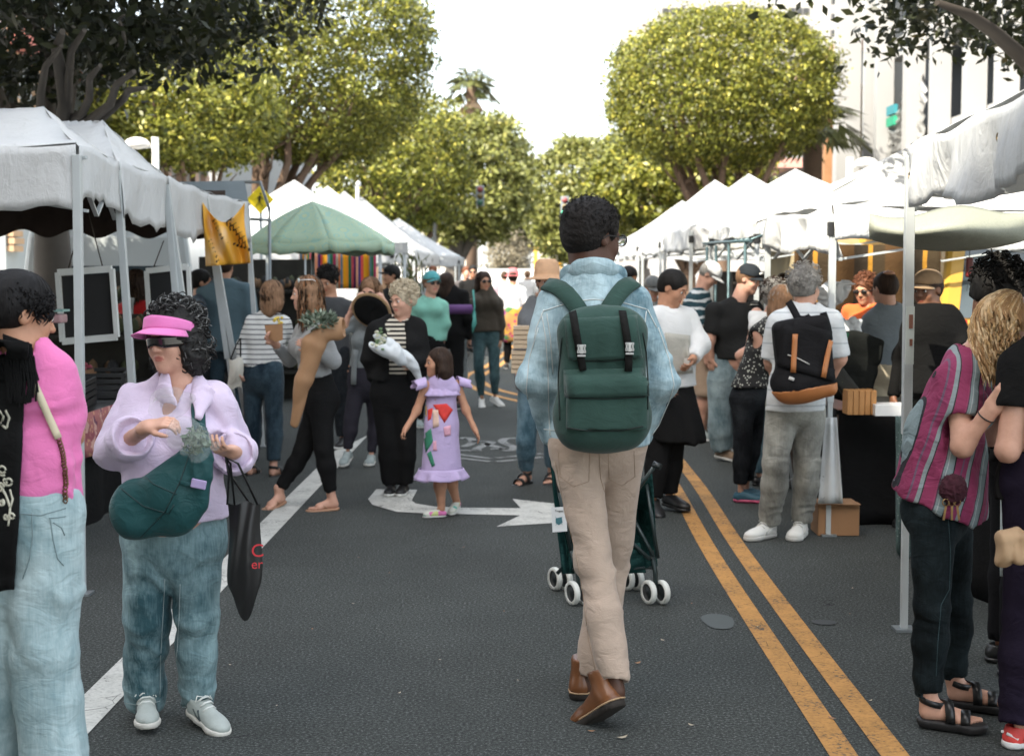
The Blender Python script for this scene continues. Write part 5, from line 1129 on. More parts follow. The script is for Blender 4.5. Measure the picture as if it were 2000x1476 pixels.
# goods heaped in the dark behind
dm = [plain('aubergine', (.035, .015, .03), .3), plain('dark greens', (.03, .05, .02), .7), plain('squash', (.36, .20, .05), .5), plain('radish', (.35, .05, .08), .5)]
for i, (y, x, k, lb) in enumerate(((8.4, -3.55, 2, 'crate of yellow squash in the dark behind the peaches'), (9.4, -3.6, 1, 'crate of dark greens behind the visor woman'), (10.3, -3.4, 3, 'crate of radishes at the far end of the left table'), (9.0, -4.2, 0, 'crate of aubergines at the back of the left stall'))):
    c = crate(lb, (x, y, .70), (.5, .5, .18), WOOD, 0, 'wooden crates of vegetables on the left stall', 3, 'vegetable_crate'); mb = MB(); rg = random.Random(i)
    for j in range(40): p = (rg.uniform(-.22, .22), rg.uniform(-.22, .22), .14+rg.uniform(0, .10)); r_ = rg.uniform(.02, .035); mb.lathe([(0, -r_), (r_*.8, -r_*.5), (r_, 0), (r_*.8, r_*.6), (0, r_)], p, 7, sx=rg.uniform(.7, 1.4))
    o = mb.build('vegetables', dm[k], c); o['kind'] = 'stuff'
t = thing('berry_punnet', 'clear tray of pink berries hanging beside the larger black board', 'tray', W(100, 622, 8.0)); mb = MB(); mb.box((0, 0, 0), (.15, .12, .05)); mb.build('tray', plain('clear pinkish plastic', (.42, .25, .26), .3), t, bevel=.01)
mb = MB(); mb.box((0, 0, .045), (.17, .13, .012)); mb.build('lid', plain('teal lid', (.25, .42, .38), .4), t)
for k, (x, y) in enumerate(((0, 0), (.03, .02))): mb = MB(); mb.tube([(x, y, .05), (x+.03, y, .4)], .002, 4)
cup = thing('price_card', 'white card standing beside the pink shirt woman\'s head', 'card', W(72, 582, 8.2)); mb = MB(); mb.box((0, 0, 0), (.045, .01, .10)); mb.box((.02, 0, -.055), (.08, .01, .03)); mb.build('card', plain('white card', (.7, .7, .68), .7), cup)
# vehicles
def van(label, loc, rz, col, L=5.2, Wd=2.0, H=2.3, name='van', cat='van', rear=True, low=False, cab=None):
    t = thing(name, label, cat, loc, rz); cm = plain('paint '+label[:14], col, .3, .1, .05, 2, 0, spec=.6); rb = plain('tyre rubber', (.018, .018, .018), .85)
    prof = [(-L/2, .35), (-L/2-.02, H*.45), (-L/2+.06, H*.93), (-L/2+.16, H), (L/2-1.5, H), (L/2-.95, H*.93), (L/2-.35, H*.52), (L/2+.0, H*.44), (L/2+.05, .40)] if not low else [(-L/2, .32), (-L/2, H*.60), (-L/2+.25, H*.66), (-L/2+.7, H), (L/2-1.9, H), (L/2-1.0, H*.64), (L/2-.1, H*.54), (L/2, .32)]
    mb = MB(); n = len(prof); w0 = Wd/2
    def wz(z): return w0*(1-.14*max(0, z/H-.45)/.55)
    vs = [(-wz(z), x, z) for x, z in prof]+[(wz(z), x, z) for x, z in prof]; fs = [tuple(range(n)), tuple(reversed(range(n, 2*n)))]+[((i+1) % n, i, n+i, n+(i+1) % n) for i in range(n)]
    mb.add(vs, fs); mb.build('body', cm, t, bevel=.05)
    zw = H*.56 if not low else H*.62; zt = H*.84; wy0 = -L/2-.015 if not low else -L/2+.28
    def glass(nm, pts): m_ = MB(); m_.poly(pts); m_.build(nm, GL, t, solid=.012)
    if not low: glass('rear_window', [(-.78, -L/2-.02, zw-.15), (.78, -L/2-.02, zw-.15), (.70, -L/2+.052, zt-.02), (-.70, -L/2+.052, zt-.02)]); glass('windscreen', [(-.8, L/2-.28, zw+.02), (-.70, L/2-.92, zt), (.70, L/2-.92, zt), (.8, L/2-.28, zw+.02)])
    else: glass('rear_window', [(-.7, -L/2+.30, H*.70), (.7, -L/2+.30, H*.70), (.6, -L/2+.64, H*.96), (-.6, -L/2+.64, H*.96)]); glass('windscreen', [(-.7, L/2-1.05, H*.68), (-.6, L/2-1.82, H*.97), (.6, L/2-1.82, H*.97), (.7, L/2-1.05, H*.68)])
    for q in (-1, 1):
        xs = q*(w0-.055); glass('side_window', [(xs*1.0, -L/2+.75 if low else L/2-2.1, zw+.04), (xs*1.0, L/2-1.25 if low else L/2-1.0, zw+.04), (xs*.93, L/2-1.95 if low else L/2-1.25, zt-.02), (xs*.93, -L/2+.9 if low else L/2-2.1, zt-.02)])
        for y in (-L/2+.85, L/2-.95):
            M = Matrix.Rotation(R(90), 3, 'Y'); mb = MB(); mb.lathe([(0, -.10), (.30, -.10), (.33, -.06), (.33, .06), (.30, .10), (0, .10)], (q*(w0-.10), y, .33), 20, 0, M=M); mb.lathe([(0, -.115), (.17, -.115), (.19, -.09), (.19, .09), (.17, .115), (0, .115)], (q*(w0-.10), y, .33), 14, 1, M=M); mb.build('wheel', [rb, STEEL], t)
        mb = MB(); mb.box((q*(w0-.16), -L/2-.03, H*.42), (.16, .05, .34 if not low else .14)); mb.build('tail_light', plain('red lens', (.40, .02, .02), .2), t, bevel=.01)
        mb = MB(); mb.box((q*(w0-.28), L/2+.02, H*.36), (.34, .06, .18)); mb.build('headlight', plain('head lamp glass', (.55, .58, .58), .15), t, bevel=.02)
    mb = MB(); mb.box((0, -L/2-.04, .42), (Wd*.9, .12, .18)); mb.build('bumper', plain('grey bumper', (.12, .12, .12), .6), t, bevel=.02)
    return t
van('white van with large dark rear window parked behind the left stall', (-5.25, 19.5, 0), R(8), (.62, .66, .66), H=2.15, Wd=2.1)
van('white van with open rear door panels right of the leftmost van', (-6.4, 27.5, 0), 0, (.66, .68, .68), H=2.3)
van('dark-windowed white car behind the canopy double legs', (-5.0, 24.8, 0), R(-6), (.5, .53, .53), L=4.6, H=1.95, Wd=1.85, name='minivan')
van('white van parked behind the right stalls', (5.75, 15.6, 0), R(4), (.62, .66, .67), H=2.5)
van('yellow truck parked behind the right stalls', (4.6, 15.2, 0), 0, (.62, .36, .05), H=2.4, Wd=1.9, name='truck', cat='truck')
tb = thing('tan_truck', 'tan box truck side standing behind the balding man', 'truck', (4.25, 17.2, 0)); mb = MB(); mb.box((0, 0, 1.3), (2.2, 2.4, 1.9)); mb.build('cargo_box', plain('tan panel', (.42, .34, .20), .7, 0, .2, 3), tb, bevel=.03)
mb = MB(); mb.box((0, -.1, .42), (2.0, 2.2, .14)); mb.build('chassis', BLACKP, tb)
for q in (-1, 1):
    for y in (-.7, .7): mb = MB(); mb.lathe([(0, -.1), (.3, -.1), (.33, 0), (.3, .1), (0, .1)], (q*.8, y, .34), 18, M=Matrix.Rotation(R(90), 3, 'Y')); mb.build('wheel', plain('tyre rubber', (.018, .018, .018), .85), tb)
# cars beyond the barrier, on the rising road
for i, (u, Y, col, H, low, lb) in enumerate(((965, 118, (.66, .67, .66), 1.6, True, 'white car left of centre beyond the barrier'), (1022, 124, (.5, .53, .54), 1.7, True, 'silver car at the street\'s far centre'), (1075, 121, (.10, .12, .13), 1.55, True, 'dark grey car beside the yellow bus'), (905, 122, (.12, .17, .19), 1.5, True, 'dark teal car beyond the trunk of the leaning ficus'), (1135, 119, (.25, .27, .27), 1.55, True, 'grey car right of the yellow bus'))):
    x = (u-1020)/2800*Y; van(lb, (x, Y, .45+(Y-118)*.03), 0 if i % 2 else R(180), col, 4.3, 1.8, H, 'parked_car', 'car', low=low)
bs = thing('yellow_bus', 'small yellow bus at the far end of the street', 'bus', (2.3, 131, .8)); mb = MB(); mb.box((0, 0, 1.75), (2.5, 7, 2.5)); mb.build('body', plain('school bus yellow', (.70, .33, .03), .4, 0, .05), bs, bevel=.2)
mb = MB(); mb.box((0, -3.52, 2.2), (1.9, .06, .9)); mb.build('rear_window', plain('glass with painted reflection', (.55, .50, .42), .2), bs)  # pale base colour paints the reflection in the glass
for q in (-1, 1): mb = MB(); mb.lathe([(0, -.1), (.4, -.1), (.42, 0), (.4, .1), (0, .1)], (q*1.0, -2, .5), 18, M=Matrix.Rotation(R(90), 3, 'Y')); mb.build('wheel', BLACKP, bs)
# white barrier boards across the street
for i in range(7):
    x = -8.6+2.25*i; t = thing('barrier', 'sunlit white barrier board closing the far end of the market', 'barrier', (x, 100, 0), 0, 'white barrier boards across the far street'); mb = MB(); mb.box((0, 0, 1.10), (2.18, .06, 1.35)); mb.build('board', plain('sunlit white board', (.66, .66, .64), .7, 0, .03), t)
    for q in (-.9, .9): mb = MB(); mb.box((q, .05, .75), (.08, .08, 1.5)); mb.box((q, .05, .03), (.1, .7, .06)); mb.build('post', RAIL, t)
# serape cloth and stall behind the parasol
t = thing('striped_blanket', 'hanging blanket with bright vertical orange, green and purple stripes', 'blanket', W(590, 500, 20)); b = np.array(t.location)
st = [(i/16, c) for i, c in enumerate([(.70, .30, .01), (.70, .28, .02), (.02, .16, .08), (.60, .10, .12), (.08, .02, .10), (.66, .33, .20), (.05, .04, .16), (.62, .08, .06), (.74, .36, .02), (.70, .30, .02), (.12, .24, .28), (.02, .14, .07), (.40, .03, .10), (.55, .50, .40), (.68, .20, .06), (.10, .16, .22)])]
mb = MB()
def fn(a, bb): return tuple(W(585+150*a, 492+72*bb, 20+.05*math.sin(a*30))-b)
mb.grid(fn, 40, 6); mb.build('cloth', banded('serape stripes', st, (1, 0, 0), 1.75, 0.0), t, solid=.01)
t = thing('market_stall', 'white stall posts with pale crossbar cloth under the green parasol', 'stall', W(500, 600, 17.5)*[1, 1, 0]); b = np.array(t.location); mb = MB()
mb.box(W(640, 484, 17.5)-b, (1.95, .06, .13)); mb.build('crossbar_cloth', CV, t)
for (u, r_) in ((522, .020), (596, .012), (742, .022), (790, .018)): mb = MB(); p = W(u, 490, 17.5)-b; mb.tube([(p[0], p[1], 0), (p[0], p[1], p[2])], r_, 8); mb.build('post', POLE, t)
# dark display racks under the left far stalls
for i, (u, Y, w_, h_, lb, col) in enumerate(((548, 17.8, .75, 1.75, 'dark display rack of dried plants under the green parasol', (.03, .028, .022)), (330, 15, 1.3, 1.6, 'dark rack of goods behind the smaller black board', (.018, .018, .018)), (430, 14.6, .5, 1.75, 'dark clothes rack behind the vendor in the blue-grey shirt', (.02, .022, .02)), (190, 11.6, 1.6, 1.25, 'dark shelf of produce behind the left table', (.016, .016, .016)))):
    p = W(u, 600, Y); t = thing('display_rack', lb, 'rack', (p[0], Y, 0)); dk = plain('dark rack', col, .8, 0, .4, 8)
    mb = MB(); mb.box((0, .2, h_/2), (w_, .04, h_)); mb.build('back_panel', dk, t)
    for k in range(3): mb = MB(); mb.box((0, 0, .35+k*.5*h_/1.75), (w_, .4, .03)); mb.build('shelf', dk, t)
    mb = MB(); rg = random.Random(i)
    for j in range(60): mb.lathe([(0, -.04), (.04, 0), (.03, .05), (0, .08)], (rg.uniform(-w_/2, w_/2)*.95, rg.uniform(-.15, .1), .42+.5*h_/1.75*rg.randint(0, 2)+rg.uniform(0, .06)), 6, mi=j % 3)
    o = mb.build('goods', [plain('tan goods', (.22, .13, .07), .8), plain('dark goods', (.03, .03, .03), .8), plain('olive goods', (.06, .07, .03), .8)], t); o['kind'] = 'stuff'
t = thing('grey_awning', 'flat grey awning with pipe frame behind the fourth left canopy', 'awning', W(470, 380, 14.2)*[1, 1, 0]); b = np.array(t.location); mb = MB(); mb.add([W(350, 356, 15)-b, W(478, 354, 15)-b, W(488, 412, 14)-b, W(400, 400, 14)-b], [(0, 1, 2, 3)]); mb.build('cloth', plain('slate grey tarpaulin', (.20, .24, .25), .7), t, solid=.01)
mb = MB(); mb.tube([W(478, 356, 14.6)-b, W(508, 356, 14.6)-b, W(526, 408, 14.2)-b, W(526, 430, 14.2)-b], .017, 6); mb.tube([W(488, 428, 14.2)-b, W(530, 430, 14.2)-b], .017, 6); p = W(526, 430, 14.2)-b; mb.tube([p, (p[0], p[1], 0)], .017, 6); mb.build('pipe_frame', STEEL, t)
# pedestrian sign, lamps, signals
t = thing('crossing_sign', 'yellow diamond pedestrian sign behind the pipe frame', 'road sign', W(508, 390, 19)*[1, 1, 0]); b = np.array(t.location); c = W(508, 390, 19)-b; mb = MB(); M = Matrix.Rotation(R(45), 3, 'Y'); mb.box(c, (.26, .012, .26), M=M); mb.build('plate', plain('sign yellow', (.80, .62, .02), .4, 0, .02), t, bevel=.02)
mb = MB(); k = .010; fy = -.012
mb.lathe([(0, -.016), (.016, 0), (0, .016)], c+np.array([.01, fy, .075]), 8); mb.bar(c+np.array([0, fy, .05]), c+np.array([-.01, fy, -.02]), .03, .006); mb.bar(c+np.array([-.01, fy, -.02]), c+np.array([.035, fy, -.09]), .014, .006); mb.bar(c+np.array([-.01, fy, -.02]), c+np.array([-.05, fy, -.085]), .014, .006); mb.bar(c+np.array([0, fy, .045]), c+np.array([.04, fy, .0]), .012, .006); mb.bar(c+np.array([0, fy, .045]), c+np.array([-.04, fy, .01]), .012, .006); mb.build('pictogram', BLACKP, t)
mb = MB(); mb.tube([(c[0], .03, 0), (c[0], .03, c[2]+.1)], .02, 8); mb.build('post', STEEL, t)
def globe_lamp(label, u, v, Y, pole_u, s=1.0):
    t = thing('street_lamp', label, 'street lamp', W(pole_u, 600, Y)*[1, 1, 0]); b = np.array(t.location); c = W(u, v, Y)-b; mb = MB(); r_ = .20*s
    mb.lathe([(r_*math.cos(a), r_*.62*math.sin(a)) for a in [math.pi/2*k/6 for k in range(7)]][::-1]+[(r_*.95, -.03), (0, -.06)], c, 18); mb.build('lamp_shade', plain('cream lamp shade', (.70, .67, .62), .4), t)
    mb = MB(); mb.bar(c+np.array([0, 0, -.03]), (0, 0, c[2]-.02), .04); mb.tube([(0, 0, 0), (0, 0, c[2]+.12)], .055*s, 10); mb.build('lamp_post', plain('white lamp post', (.62, .62, .60), .5), t)
globe_lamp('cream dome street lamp in front of the striped facade', 268, 284, 22, 309); globe_lamp('cream dome street lamp in front of the parking structure', 1692, 322, 24, 1655)
t = thing('street_lamp', 'slender white arm lamp reaching out by the far left ficus', 'street lamp', W(795, 600, 62)*[1, 1, 0]); b = np.array(t.location); mb = MB(); mb.tube([(0, 0, 0), (0, 0, W(795, 276, 62)[2]), W(862, 277, 62)-b], .05, 7); mb.build('lamp_post', RAIL, t); mb = MB(); mb.box(W(876, 277, 62)-b, (.8, .3, .12)); mb.box(W(877, 266, 62)-b, (.08, .08, .25)); mb.build('lamp_head', plain('pale lamp head', (.6, .68, .68), .4), t, bevel=.02)
def signal(label, u, v, Y, base_u, lit):
    t = thing('traffic_light', label, 'traffic light', W(base_u, 600, Y)*[1, 1, 0]); b = np.array(t.location); c = W(u, v, Y)-b; s = Y/60
    mb = MB(); mb.box(c, (.34*s, .2, .86*s)); mb.build('housing', plain('grey signal housing', (.20, .23, .24) if not lit else (.10, .08, .10), .5), t, bevel=.03)
    for k, z in enumerate((.27, 0, -.27)):
        m_ = plain('dark signal lens %d' % k, [(.22, .05, .05), (.12, .09, .03), (.03, .10, .06)][k], .3)
        if lit and k == 2:
            m_, n_, b_ = nmat('lit green lens'); b_.inputs['Base Color'].default_value = (.02, .6, .3, 1); b_.inputs['Emission Color'].default_value = (.02, .75, .35, 1); b_.inputs['Emission Strength'].default_value = .9
        mb = MB(); mb.lathe([(0, -.02), (.12*s, -.02), (.12*s, .02), (0, .02)], c+np.array([0, -.12, z*s]), 16, M=Matrix.Rotation(R(90), 3, 'X')); mb.build('signal_lens', m_, t)
    mb = MB(); mb.tube([(0, 0, 0), (0, 0, c[2]-.1), (c[0]*.3, 0, c[2]+.0), c+np.array([0, 0, .05])], .06, 7); mb.build('mast', RAIL, t)
signal('dark traffic light on a white mast arm left of centre', 938, 383, 50, 850, False); signal('traffic light showing green beside the tall man\'s hair', 1103, 404, 62, 1180, True)
t = thing('bollard_light', 'white post with round cap above the left canopy peaks', 'post', W(700, 600, 26)*[1, 1, 0]); b = np.array(t.location); mb = MB(); mb.tube([(0, 0, 0), (0, 0, W(700, 365, 26)[2])], .035, 7); mb.lathe([(0, -.07), (.05, -.03), (.05, .03), (0, .07)], W(700, 360, 26)-b, 10); mb.build('post', RAIL, t)
# right stall tables and goods
t = thing('black_draped_table', 'table under a long black cloth beside the grey-haired man', 'table', (2.62, 9.5, 0)); mb = MB()
mb.box((0, 0, .715), (1.26, 1.0, .03)); mb.build('table_top', BLACKP, t); mb = MB()
def fn(a, b_): return (-.63+1.26*a, -.51-.018*math.sin(a*22)*b_, .728-.725*b_)
mb.grid(fn, 30, 8)
def fn(a, b_): return (-.64-.018*math.sin(a*22)*b_, .5-1.0*a, .728-.725*b_)
mb.grid(fn, 20, 8); mb.build('cloth', cloth('black tablecloth', (.010, .010, .010), bmp=.3), t, solid=.003)
t = thing('black_skirted_table', 'long black-skirted table behind the striped blouse woman', 'table', (3.0, 7.1, 0)); mb = MB(); mb.box((0, 0, .735), (1.5, 1.6, .03)); mb.build('table_top', BLACKP, t); mb = MB()
def fn(a, b_): return (-.75+1.5*a, -.81-.02*math.sin(a*22)*b_, .748-.745*b_)
mb.grid(fn, 30, 6)
def fn(a, b_): return (-.76-.02*math.sin(a*25)*b_, .8-1.6*a, .748-.745*b_)
mb.grid(fn, 30, 6); mb.build('skirt', cloth('black tablecloth', (.010, .010, .010)), t, solid=.003)
t = thing('patterned_cloth', 'grey-green crackle patterned cloth hanging from the corner of the right table', 'cloth', W(1768, 950, 7.95)*[1, 1, 0]); b = np.array(t.location); mb = MB()
def fn(a, b_): return tuple(W(1750+44*a, 812+(262+20*math.sin(a*4))*b_, 7.95+.02*math.sin(a*14+b_*4))-b)
mb.grid(fn, 12, 14); mb.build('cloth', flecked('crackle cloth', (.075, .12, .115), (.22, .27, .255), 55, .22), t, solid=.006)
t = thing('cardboard_box', 'brown cardboard box on the ground behind the canopy leg', 'box', W(1630, 1036, 8.72)*[1, 1, 0]); mb = MB(); mb.box((0, 0, .10), (.25, .22, .195)); mb.build('box', plain('cardboard', (.30, .16, .075), .85, 0, .12), t, bevel=.004)
mb = MB(); mb.box((0, -.09, .198), (.25, .10, .004)); mb.build('flap', plain('cardboard', (.30, .16, .075), .85), t)
t = thing('printed_banner', 'white cloth banner with black strokes beside the canopy leg', 'banner', W(1622, 990, 8.72)*[1, 1, 0]); b = np.array(t.location); mb = MB()
def fn(a, b_): return tuple(W(1612-14*b_+a*(22+26*b_), 815+168*b_, 8.56+.015*math.sin(a*10))-b)
mb.grid(fn, 8, 10); o = mb.build('cloth', plain('banner white', (.60, .62, .61), .8), t, solid=.003); seam(o, b, [[(1603, 925), (1610, 932), (1606, 940)], [(1600, 960), (1606, 975), (1612, 970)], [(1634, 900), (1630, 930)]], BLACKP, t, .003, .002, 'print', 4)
t = thing('wooden_crate', 'orange-stained wooden crate on the black draped table', 'crate', W(1678, 808, 8.8)); 
for k in range(5): mb = MB(); mb.box((-.072+.036*k, 0, .075), (.033, .14, .15)); mb.build('slat', plain('orange wood', (.46, .22, .07), .6, 0, .2, 12), t, bevel=.003)
t = thing('white_box', 'white cardboard tray beside the wooden crate', 'box', W(1738, 810, 8.75)); mb = MB(); mb.box((0, 0, .035), (.22, .16, .07)); mb.build('box', plain('white card', (.7, .7, .68), .7), t, bevel=.003)
t = thing('canvas_tool_bag', 'black bag with green rim leaning on the black draped table', 'bag', W(1672, 780, 9.1)); b = np.array(t.location); S = SDF(); S.boxr((0, 0, .20), (.12, .09, .22), rotm(0, -14, 0), .03); sdfpart(S, 'bag_body', cloth('black canvas', (.010, .011, .010)), t, .008, wrinkle(3, .006, 14)); S = SDF(); S.boxr((-.05, -.0, .40), (.105, .08, .02), rotm(0, -14, 0), .01); sdfpart(S, 'bag_rim', cloth('dark green trim', (.01, .05, .03)), t, .008)
t = thing('carry_bag_stack', 'dark printed bag leaning against the wooden crate', 'bag', W(1640, 800, 8.9)); S = SDF(); S.boxr((.06, 0, .12), (.05, .05, .16), rotm(0, 38, 0), .02); sdfpart(S, 'bag_body', flecked('dark printed nylon', (.016, .017, .014), (.10, .10, .04), 30, .12), t, .008)
for i, (u, v, Y, s, lb) in enumerate(((1625, 575, 10.4, .13, 'white plastic bag bulging behind the canopy leg'), (1560, 640, 10.8, .10, 'white paper on the stall beside the grey-haired man'), (1660, 640, 9.9, .09, 'pale clear plastic bag next to the orange shirt'))):
    t = thing('plastic_bag', lb, 'plastic bag', W(u, v, Y)); S = SDF(); S.ell((0, 0, 0), (s, s*.7, s*.75), None, .03); S.cone((s*.6, 0, s*.4), (s*1.2, 0, s*.8), .03, .015, .03); sdfpart(S, 'bag', plain('white polythene', (.68, .70, .71), .35), t, .01, wrinkle(i+3, .022, 30))
t = thing('stall_counter', 'brown stall counter with jars behind the grey-haired man', 'counter', (3.0, 11.4, 0)); mb = MB(); mb.box((0, 0, .5), (2.0, .5, 1.0)); mb.build('counter', plain('dark brown panel', (.06, .04, .028), .8), t)
for j in range(7): mb = MB(); mb.lathe([(0, 0), (.04, 0), (.045, .02), (.045, .11), (.03, .13), (0, .13)], (-.8+.25*j, 0, 1.0), 12); mb.build('jar', [plain('amber jar', (.25, .11, .03), .2), plain('white jar', (.5, .5, .48), .3)][j % 2], t)
t = thing('hanging_tool', 'dark red lantern on a wire under the right canopies', 'lantern', W(1893, 522, 8.9)); S = SDF(); S.boxr((0, 0, 0), (.022, .02, .062), None, .012); sdfpart(S, 'lantern_body', plain('dark red plastic', (.12, .012, .012), .4), t, .004); mb = MB(); mb.tube([(0, 0, .06), (.004, 0, .16)], .0025, 4); mb.tube([(0, 0, -.06), (-.012, 0, -.15)], .0015, 4); mb.build('wire', BLACKP, t)
t = thing('price_sign', 'tall white price sign strapped to the nearest right canopy leg', 'sign', W(1777, 655, 6.2)); mb = MB(); mb.box((0, 0, 0), (.035, .01, .25)); mb.build('sign_plate', plain('pale sign', (.50, .55, .52), .5), t); mb = MB(); mb.box((.004, -.007, -.03), (.012, .004, .03)); mb.box((.002, -.007, .06), (.016, .004, .06)); mb.build('print', [plain('brown print', (.2, .08, .05), .6)], t)
for i in range(2):
    t = thing('trestle', 'grey folding trestle leg behind the %s' % ('floral-top woman' if i else 'grey-haired man'), 'trestle', W(1540-20*i, 930, 9.6+.5*i)*[1, 1, 0]); mb = MB(); mb.bar((-.10, 0, 0), (.05, 0, .74), .02); mb.bar((.12, 0, 0), (.0, 0, .74), .02); mb.bar((-.06, 0, .2), (.09, 0, .2), .015); mb.build('frame', STEEL, t)
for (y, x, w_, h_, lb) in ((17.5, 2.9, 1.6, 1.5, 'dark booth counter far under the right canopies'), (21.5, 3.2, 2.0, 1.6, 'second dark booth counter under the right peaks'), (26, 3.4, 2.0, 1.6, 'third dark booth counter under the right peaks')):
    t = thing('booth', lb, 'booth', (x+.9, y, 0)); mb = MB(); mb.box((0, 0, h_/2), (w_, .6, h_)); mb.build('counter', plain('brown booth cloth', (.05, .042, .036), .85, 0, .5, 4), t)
t = thing('orange_drape', 'amber backdrop cloth hanging inside the right stall', 'drape', (3.0, 11.9, 0)); mb = MB()
def fn(a, b_): return (-.75+1.2*a, .05*math.sin(a*16), 1.82-.62*b_)
mb.grid(fn, 30, 4); mb.build('cloth', banded('amber drape', [(0, (.06, .032, .012)), (.45, (.022, .016, .010)), (.72, (.30, .15, .02)), (.80, (.035, .024, .012))], (1, 0, 0), 2.2, .1), t, solid=.01)
# flowers and greens by the far left poles
t = thing('tall_greenery', 'tall feathery green bunch beside the far left canopy leg', 'plant', W(795, 620, 18)*[1, 1, 0]); mb = MB(); rg = random.Random(2); b = np.array(t.location); c0 = W(795, 560, 18)-b
for i in range(220): p = c0+np.array([rg.gauss(0, .12), rg.gauss(0, .1), rg.gauss(0, .16)]); d = np.array([rg.gauss(0, .3), rg.gauss(0, .3), rg.uniform(.2, 1)]); mb.add([p, p+d*.07+np.array([.012, 0, 0]), p+d*.16, p+d*.07-np.array([.012, 0, 0])], [(0, 1, 2, 3)])
o = mb.build('leaves', plain('olive leaves', (.10, .12, .035), .7, 0, .4), t); o['kind'] = 'stuff'; mb = MB(); mb.tube([(c0[0], c0[1], 0), c0], .05, 7); mb.build('stem', BARK, t)
# ================================================================ the six people nearest the camera
def near_man():
    P = Person('tall man seen from behind in pale denim jacket and beige trousers, green backpack on', 5.15, 1165, 1.86, 180, 'm', .92, 'dark', 0, head=(127, 6, 0))
    P.set(neck=(1157, 545, 0), chest=(1165, 660, 0), waist=(1168, 770, 0), pelvis=(1168, 855, .02), head=(1158, 464, .02), shL=(1083, 592, 0), shR=(1238, 592, 0),
          elL=(1048, 745, -.02), wrL=(1078, 850, .10), elR=(1292, 742, -.02), wrR=(1252, 848, .12), hipL=(1121, 868, 0), hipR=(1216, 866, .02),
          knL=(1165, 1120, -.08), knR=(1196, 1105, .20))
    P.feet('L', (1213, 1392), (1165, 1428), -.27, -.16); P.J['heelL'][2] = .095; P.J['toeL'][2] = .004
    P.feet('R', (1130, 1382), (1152, 1352), .10, .36); P.J['toeR'][2] = .004
    for n, (u, v, dd) in (('L', (1206, 1352, -.22)), ('R', (1143, 1342, .13))): P.J['an'+n] = P.px(u, v, dd)
    P.finish(hands=(), hand=None, neckr=.058)
    den = denim('pale denim', (.12, .21, .25), (.44, .58, .62), .5)
    J = P.J; l, f, u = P.frame()
    def sub(S):
        S.chain([P.px(1150, 560, .06), P.px(1120, 528, .06), P.px(1105, 532, .03)], [.02, .03, .02], .02) if False else None
    jk = P.shirt(den, 2.0, .525, .024, 'denim_jacket', .013, 0, .0065, neck=.038, seed=11, sflare=.004,
                 foci=[(P.px(1040, 740, -.05), .09, .012, nrm([.5, 0, 1]), 95), (P.px(1300, 740, -.05), .09, .012, nrm([-.5, 0, 1]), 95), (P.px(1050, 830, 0), .06, .010, nrm([0.2, 0, 1]), 130), (P.px(1285, 820, 0), .06, .010, nrm([0.2, 0, 1]), 130)])
    # collar
    S = SDF(); S.chain([P.px(1104, 560, .06), P.px(1116, 538, .0), P.px(1136, 529, -.045), P.px(1160, 526, -.06), P.px(1182, 529, -.045), P.px(1202, 538, .0), P.px(1214, 560, .06)], [.030, .033, .035, .035, .035, .033, .030], .03, (0, 1, .35), .45)
    P.cl('jacket_collar', S, den, None, .005)
    S = SDF(); S.cone(P.px(1068, 858, .0), P.px(1262, 856, .0), .030, .030, .01, (0, 1, 0), 1.0); 
    st = plain('denim stitching', (.60, .64, .62), .8, 0, .1, 10, 0)
    seam(jk, P.base, [[(1060, 608), (1120, 588), (1160, 585), (1205, 588), (1262, 604)], [(1058, 612), (1066, 660), (1070, 730), (1072, 800), (1075, 850)], [(1068, 612), (1075, 660), (1080, 730)],
                      [(1262, 608), (1256, 660), (1262, 730), (1262, 800), (1260, 846)], [(1052, 640), (1034, 700), (1028, 760), (1040, 830), (1056, 862)], [(1285, 640), (1306, 700), (1316, 750), (1300, 810), (1272, 850)],
                      [(1063, 604), (1048, 640), (1044, 660)], [(1264, 604), (1282, 640)], [(1063, 838), (1120, 846), (1200, 846), (1262, 838)]], st, P.root, .0021, .0012, 'jacket_seam')
    P.fat = .84
    tr = P.trousers(cloth('beige cotton', (.46, .36, .285), bmp=.5), 1.875, .008, .006, top=.545, amp=.0042, seed=4, r=(.086, .054, .054, .042), knee=1.5,
                    foci=[(P.px(1110, 1040, -.05), .10, .010, nrm([.6, 0, 1]), 80), (P.px(1195, 1150, .1), .08, .010, nrm([.3, 0, 1]), 100), (P.px(1160, 1130, -.1), .10, .008, nrm([-.3, 0, 1]), 90)])
    sm = plain('beige stitching', (.36, .27, .20), .9, 0, .1, 10, 0)
    seam(tr, P.base, [[(1090, 880), (1095, 930), (1120, 950), (1150, 940), (1152, 880)], [(1188, 880), (1190, 935), (1215, 948), (1240, 930), (1238, 880)], [(1170, 878), (1173, 935), (1180, 960)], [(1085, 900), (1100, 980), (1125, 1080), (1138, 1150), (1150, 1250), (1168, 1330)]], sm, P.root, .0015, .001, 'trouser_seam')
    bt = plain('brown boot leather', (.16, .062, .022), .32, 0, .55, 12, .15, 60); sl = plain('dark rubber sole', (.022, .017, .013), .8, 0, .2)
    for n in 'LR': P.shoe(n, (bt, sl), 'boot', wd=.95)
    # welt of each boot
    wl = plain('tan welt', (.42, .28, .16), .8)
    for n in 'LR':
        h, d, lat, uu = P.foot_frame(n); k = P.k*1.05; q = lambda x, y: h+(d*x+lat*y*.95+uu*.026)*k
        mb = MB(); mb.tube([q(-.006, 0), q(.003, .03), q(.04, .042), q(.10, .038), q(.16, .044), q(.21, .042), q(.236, .015), q(.236, -.015), q(.21, -.042), q(.16, -.044), q(.10, -.038), q(.04, -.042), q(.003, -.03), q(-.006, 0)], .0035, 5); mb.build('boot_welt', wl, P.root)
